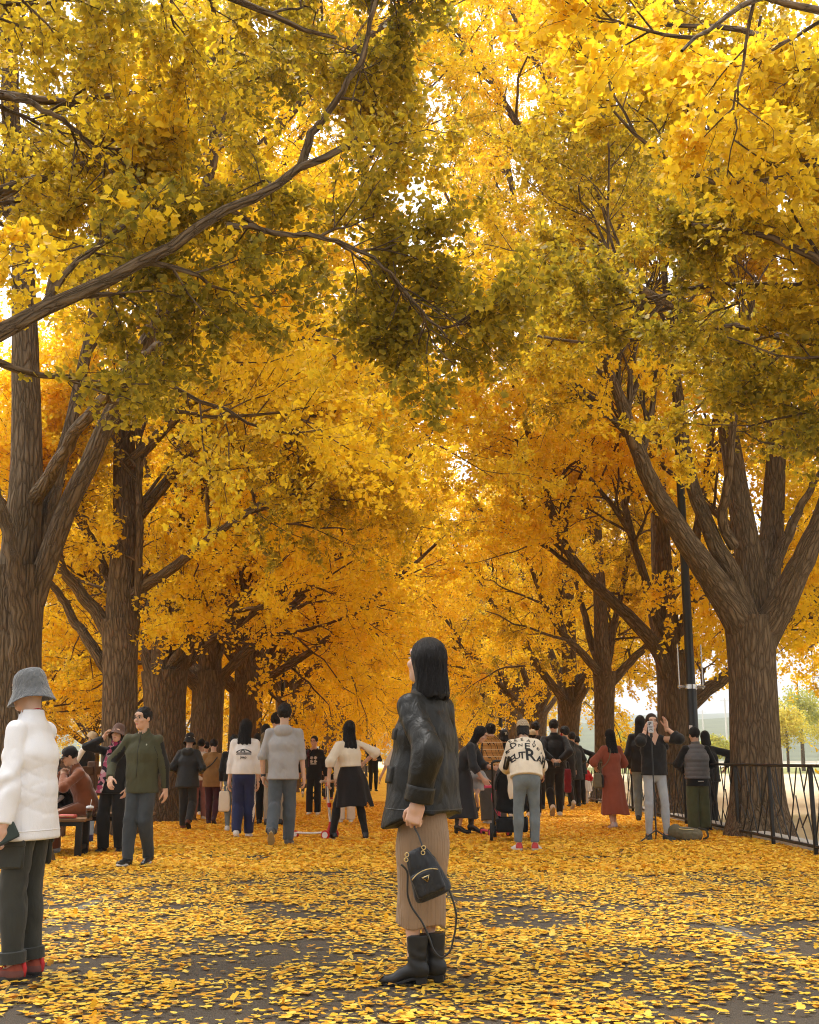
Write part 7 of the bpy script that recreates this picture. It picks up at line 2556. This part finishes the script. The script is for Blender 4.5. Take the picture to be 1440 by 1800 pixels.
m = MB(); m.box((0, 0, .15), (.20, .10, .30), bev=.01); m.build('sack', plain('blue_paper', (.26, .33, .42), .8, 0, .2, .15, .3, 14), e, 'auto')
m = MB(); m.box((0, -.053, .06), (.19, .006, .10), bev=.002); m.build('dark_panel', NAVY, e, 'auto')
m = MB(); m.tube(resample(np.array([(-.04, -.055, .29), (-.03, -.058, .38), (.03, -.058, .38), (.04, -.055, .29)], float), 12, 2), .004, 6); m.build('handle', WSOLE, e, True)


def scooter(label, loc, rz, H, deck_m, col, stem_m, grip_m, wheel_m, kids=True):
    """Three wheeled kick scooter standing on the leaves; forward is -Y."""
    e = empty('kick_scooter', loc, rz); tag(e, label, 'scooter')
    m = MB()
    m.tube(resample(np.array([(0, -.22, .10), (0, -.16, .085), (0, .0, .072), (0, .22, .068), (0, .30, .078)], float), 14, 2), [.04, .05] + [.055] * 10 + [.05, .035], 14, flat=-.3)
    m.build('deck', deck_m, e, 'auto')
    m = MB(); m.tube([(0, -.20, .09), (0, -.225, .14), (0, -.235, .20)], [.035, .034, .026], 12); m.bar((-.13, -.225, .075), (.13, -.225, .075), .016, 10); m.build('steering_head', col, e, 'auto')
    m = MB(); m.bar((0, -.235, .18), (0, -.20, H * .58), .019, 14); m.bar((0, -.20, H * .58), (0, -.175, H - .03), .015, 14); m.build('stem', stem_m, e, 'auto')
    m = MB()
    for z in (.20, H * .58, H - .04):
        t_ = (z - .18) / (H - .18)
        m.lathe([(.012, z - .03), (.027, z - .03), (.027, z + .03), (.012, z + .03)], 16, c=(0, -.235 + .06 * t_, 0))
    m.build('collar', col, e, 'auto')
    m = MB(); m.bar((-.20, -.175, H - .01), (.20, -.175, H - .01), .012, 12); m.build('handlebar', stem_m, e, 'auto')
    for s in (-1, 1):
        m = MB(); m.tube([(s * .10, -.175, H - .01), (s * .19, -.175, H - .01), (s * .205, -.175, H - .01)], [.019, .019, .022], 12); m.build('grip', grip_m, e, 'auto')
    R_ = rot_axis((0, 1, 0), math.pi / 2)
    for (x, y, rr) in ((-.145, -.225, .062), (.145, -.225, .062), (0, .31, .052)):
        m = MB(); m.lathe([(rr - .018, -.020), (rr - .004, -.020), (rr, -.012), (rr, .012), (rr - .004, .020), (rr - .018, .020)], 24, c=(x, y, rr), rot=R_)
        wl_ = m.build('wheel', wheel_m, e, 'auto')
        m = MB(); m.lathe([(.001, -.017), (rr - .017, -.017), (rr - .017, .017), (.001, .017)], 24, c=(x, y, rr), rot=R_); m.build('hub', deck_m, wl_, 'auto')
    m = MB(); m.tube(resample(np.array([(-.06, -.18, H - .02), (-.12, -.20, H - .12), (-.10, -.22, H * .6), (-.03, -.235, .30)], float), 18, 3), .004, 6); m.build('cable', grip_m, e, True)
    return e
REDP = plain('red_plastic', (.52, .022, .022), .35)
WHP = plain('white_plastic', (.68, .66, .64), .35)
gs = gnd(557, 1474)
scooter('white and red three wheeled scooter standing alone on the leaves', (gs[0] - .02, gs[1] - .02, 0), math.radians(68), .78, WHP, REDP, WHP, plain('beige_grip', (.50, .36, .26), .7), REDP)
gs = gnd(866, 1470)
scooter('pink scooter standing beside the stroller', (gs[0], gs[1] + .0, 0), math.radians(24), .70, plain('pink_plastic', (.62, .05, .13), .4), plain('pink_plastic', (.62, .05, .13), .4), plain('raspberry_metal', (.42, .02, .05), .35), plain('pink_plastic', (.62, .05, .13), .4), PAINTB)


def stroller():
    g = gnd(908, 1483)
    e = empty('stroller', (g[0], g[1] + .55, 0), math.radians(180 - 6)); tag(e, 'black pushchair with small wheels in front of the person in the lettered sweater', 'stroller')
    # local: pushed towards -Y, handle at +Y; x to the sides
    fab = cloth('black_canopy', (.012, .012, .013), .8, .3, .6)
    for s in (-1, 1):
        m = MB()
        m.tube(resample(np.array([(s * .25, .42, 1.02), (s * .25, .30, .74), (s * .25, .12, .48), (s * .25, -.42, .16)], float), 16, 2), .014, 10)
        m.tube(resample(np.array([(s * .25, .12, .50), (s * .25, .30, .30), (s * .25, .36, .14)], float), 8, 1), .013, 10)
        m.tube(resample(np.array([(s * .25, .36, .16), (s * .25, .0, .17), (s * .25, -.42, .18)], float), 8, 1), .011, 8)
        m.build('side_frame', DARKM, e, 'auto')
    m = MB(); m.tube(resample(np.array([(-.25, .42, 1.02), (-.22, .47, 1.05), (.22, .47, 1.05), (.25, .42, 1.02)], float), 16, 1), .017, 10); m.build('handle', LEA, e, 'auto')
    sdf_part(e, 'seat', fab, lambda P: smin(ecap(P, np.array([0, .16, .86]), np.array([0, .02, .44]), (.21, .06), (.21, .07), np.array([1., 0, 0])), ecap(P, np.array([0, .02, .42]), np.array([0, -.30, .44]), (.21, .06), (.20, .05), np.array([1., 0, 0])), .05) + .006 * FN(P * 16), (-.3, -.45, .25), (.3, .32, 1.05), .012)
    def can(P):
        q = P - np.array([0, .02, .72])
        d = ell(q, np.zeros(3), (.245, .36, .34)); inn = ell(q, np.array([0, -.02, -.02]), (.225, .34, .32))
        d = np.maximum(d, -inn)
        return np.maximum(np.maximum(d, q[:, 1] * .8 - q[:, 2] * .25 - .12), -q[:, 2] * 1.0 - .02 - q[:, 1] * .3)
    sdf_part(e, 'canopy', fab, can, (-.3, -.42, .5), (.3, .45, 1.12), .012)
    sdf_part(e, 'basket', fab, lambda P: np.maximum(rbox(P, np.array([0, .06, .22]), np.array([.21, .26, .10]), .04), -rbox(P, np.array([0, .06, .30]), np.array([.19, .24, .14]), .03)) + .006 * FN(P * 14), (-.28, -.28, .08), (.28, .4, .4), .013)
    R_ = rot_axis((0, 1, 0), math.pi / 2)
    for (x, y, rr) in ((-.27, .36, .125), (.27, .36, .125), (-.25, -.42, .095), (.25, -.42, .095)):
        m = MB(); m.lathe([(rr - .03, -.016), (rr - .008, -.020), (rr, -.010), (rr, .010), (rr - .008, .020), (rr - .03, .016)], 28, c=(x, y, rr), rot=R_)
        w_ = m.build('wheel', BSOLE, e, 'auto')
        m = MB()
        for i in range(5):
            a = i * 2 * math.pi / 5
            m.bar(np.array([x, y, rr]), np.array([x, y + math.cos(a) * (rr - .022), rr + math.sin(a) * (rr - .022)]), .010, 8)
        m.lathe([(.001, -.022), (.028, -.022), (.028, .022), (.001, .022)], 16, c=(x, y, rr), rot=R_)
        m.build('rim', plain('grey_rim', (.10, .10, .105), .4, .5), w_, 'auto')
    toy = empty('toy_ball', (g[0] + .02, g[1] + .12, .30)); tag(toy, 'small yellow toy hanging at the side of the pushchair', 'toy')
    yl = plain('yellow_plush', (.72, .50, .04), .8)
    sdf_part(toy, 'toy_body', yl, lambda P: smin(ell(P, np.zeros(3), (.05, .045, .05)), np.minimum(ell(P, np.array([.035, 0, .05]), (.018, .015, .03)), ell(P, np.array([-.035, 0, .05]), (.018, .015, .03))), .015), (-.08, -.08, -.08), (.08, .08, .11), .009)
    bl = empty('blanket', (g[0] - .02, g[1] + .02, .0)); tag(bl, 'cream blanket hanging from the pushchair handle', 'blanket')
    sdf_part(bl, 'cloth_fold', CREAM, lambda P: rbox(P, np.array([.03, .12, .80]), np.array([.085, .035, .26]), .03) + .022 * np.sin(P[:, 0] * 55 + P[:, 2] * 3) * .5 + .02 * FN(P * 9), (-.14, -.02, .48), (.2, .28, 1.12), .012)
stroller()


def tripod():
    g = gnd(1153, 1481)
    e = empty('phone_tripod', (g[0], g[1] - .05, 0)); tag(e, 'slim black tripod with a phone clipped on top, before the woman in the black top', 'tripod')
    hz = at(1145, 1288, g[1] - .05)
    dx = hz[0] - g[0]
    z1 = hz[2]
    m = MB(); m.bar((0, 0, .10), (dx * .5, 0, z1 * .55), .012, 10); m.bar((dx * .5, 0, z1 * .55), (dx, 0, z1 - .05), .009, 10); m.build('pole', PAINTB, e, 'auto')
    for a in (200, 320, 80):
        a = math.radians(a)
        m = MB(); m.tube([(0, 0, .16), (.26 * math.cos(a), .26 * math.sin(a), .008)], .009, 8); m.build('leg', PAINTB, e, 'auto')
    m = MB(); m.box((dx, 0, z1 - .035), (.035, .03, .06), bev=.006); m.build('clamp', PAINTB, e, 'auto')
    ph = empty('phone', (e.location[0] + dx - .01, e.location[1] - .022, z1 + .075)); tag(ph, 'phone in a printed clear case on top of the tripod', 'phone')
    R_ = rot_axis((1, 0, 0), math.radians(-6))
    m = MB(); m.box((0, 0, 0), (.078, .009, .155), rot=R_, bev=.004); m.build('phone_body', plain('silver_phone', (.50, .50, .52), .3, .3), ph, 'auto')
    m = MB()
    for (x, z) in ((-.018, .052), (.004, .052), (-.018, .030)):
        m.lathe([(.001, .008), (.009, .008), (.010, .004), (.010, 0)], 14, c=R_ @ np.array([x, -.006, z]), rot=rot_axis((1, 0, 0), math.pi / 2))
    m.build('camera_lens', PAINTB, ph, 'auto')
    m = MB()
    th = np.linspace(0, math.pi, 13)
    for rr in (.022, .014):
        m.tube(np.array([[rr * math.cos(t), -.006, -.050 + rr * math.sin(t)] for t in th]) @ R_.T, .0026, 5)
    for i in range(3):
        m.bar(R_ @ np.array([-.028, -.006, .006 - i * .010]), R_ @ np.array([.028 - .012 * (i == 1), -.006, .006 - i * .010]), .0024, 5)
    m.build('case_print', PAINTB, ph, 'auto')
tripod()


def backpack():
    g = gnd(1211, 1479)
    e = empty('backpack', (g[0], g[1] + .05, 0), math.radians(-12)); tag(e, 'khaki canvas bag lying on the leaves at the feet of the old man', 'bag')
    kh = cloth('khaki_canvas', (.135, .115, .068), .85, .3, .8, 1.2)
    def fn(P):
        d = ecap(P, np.array([-.15, 0, .10]), np.array([.12, .0, .085]), (.10, .095), (.115, .08), np.array([0, 1., 0]))
        d = smin(d, ell(P, np.array([-.17, -.02, .13]), (.09, .09, .08)), .04)
        d = smin(d, rbox(P, np.array([.03, -.10, .07]), np.array([.10, .035, .05]), .025), .02)
        return np.maximum(d + .010 * FN(P * 14) + .006 * FN(P * 33), -P[:, 2] + .004)
    sdf_part(e, 'bag_body', kh, fn, (-.34, -.2, -.02), (.3, .18, .28), .0085)
    m = MB(); m.tube(resample(np.array([(.20, -.05, .03), (.27, -.07, .06), (.25, -.02, .15), (.14, .0, .17)], float), 16, 2), .014, 8, flat=.4); m.tube(resample(np.array([(-.22, -.08, .05), (-.24, -.12, .01), (-.12, -.16, .012), (.0, -.15, .02)], float), 16, 2), .012, 8, flat=.4); m.build('shoulder_strap', cloth('khaki_webbing', (.05, .042, .028)), e, 'auto')
    m = MB(); m.tube(resample(np.array([(-.16, -.07, .17), (-.05, -.095, .155), (.08, -.08, .15)], float), 12, 2), .006, 6); m.build('zip', GOLD, e, 'auto')
backpack()


# --- things far off in the field at the right
def utility_pole(x, y, h):
    e = empty('utility_pole', (x, y, 0)); tag(e, 'pale slim pole standing far off in the hazy field', 'pole', 'poles in the far field')
    m = MB(); m.tube([(0, 0, 0), (0, 0, h)], [.16, .11], 10); m.build('pole', plain('pale_concrete', (.55, .54, .52), .8), e, 'auto')
    m = MB(); m.box((0, 0, h - .5), (1.6, .12, .12)); m.build('cross_arm', plain('pale_concrete', (.55, .54, .52), .8), e, 'auto')
for x, y, h in ((52, 190, 11), (64, 200, 11.5), (31, 182, 10), (78, 196, 11), (43, 240, 12), (90, 240, 12), (24.5, 205, 10.5), (66, 260, 12)):
    utility_pole(x, y, h)
def guard_rail():
    e = empty('guard_rail', (0, 163.8, 0)); tag(e, 'white roadside guard rail far across the field', 'guard rail')
    m = MB(); m.box((180, 0, .72), (310, .08, .30)); m.build('rail', WSOLE, e, 'auto')
    m = MB()
    for i in range(60):
        m.box((26 + i * 5.2, .08, .35), (.14, .10, .75))
    o = m.build('post', WSOLE, e, 'auto')
guard_rail()
def field_tree(label, loc, h, rad, seed, cols):
    rng = np.random.default_rng(seed)
    e = empty('field_tree', loc); tag(e, label, 'tree', 'trees in the far field')
    w = Wood()
    w.add(np.array([[[0, 0, -.1], [.05, 0, h * .3], [0, .05, h * .65], [0, 0, h * .9]]]), np.array([[.09, .075, .05, .02]]) * h / 4, 8)
    w.build('trunk', e)
    n = 2600
    d = rng.normal(0, 1, (n, 3)); d /= np.linalg.norm(d, axis=1, keepdims=True)
    cl = d[:26] * rng.uniform(.3, 1, (26, 1))
    p = cl[rng.integers(0, 26, n)] * np.array([rad, rad, h * .30]) + rng.normal(0, .16 * rad, (n, 3)) + np.array([0, 0, h * .64])
    V, Q, t_ = leaves(p, .24 * rng.uniform(.7, 1.3, n), np.clip(rng.normal(cols, .15, n), 0, 1), rng, False)
    link_mesh('crown', V, [Q], PALELEAF, e, False, {'tint': t_})
for i, (x, y, h, rad, c_) in enumerate(((32.5, 100, 6.2, 2.0, .55), (36.5, 108, 9.0, 2.3, .95), (27.5, 104, 3.2, 1.6, .8), (20.6, 96, 4.6, 1.5, .9), (42, 118, 7, 2.6, .7), (17, 92, 3.2, 1.3, .85))):
    field_tree(['small round yellow tree in the field beyond the right trunk', 'taller dark green tree in the field at the right edge', 'low green bush-like tree in the meadow', 'green young tree seen between the trunks behind the terracotta dress', 'broad tree far out in the field beyond the right edge', 'little green tree in the meadow behind the fence'][i], (x, y, 0), h, rad, 60 + i, c_)
# ------------------------------------------------------------------ the air
def haze():
    m = bpy.data.materials.new('haze_air'); m.use_nodes = True
    n, l = m.node_tree.nodes, m.node_tree.links
    n.clear()
    o = n.new('ShaderNodeOutputMaterial')
    v = n.new('ShaderNodeVolumePrincipled')
    v.inputs['Color'].default_value = (.90, .93, .96, 1)
    v.inputs['Density'].default_value = .00045
    v.inputs['Anisotropy'].default_value = .3
    l.new(v.outputs[0], o.inputs['Volume'])
    mb = MB(); mb.box((0, 1080, 69), (3400, 2360, 140))
    h = mb.build('haze', m, None, False)
    tag(h, kind='stuff')
haze()
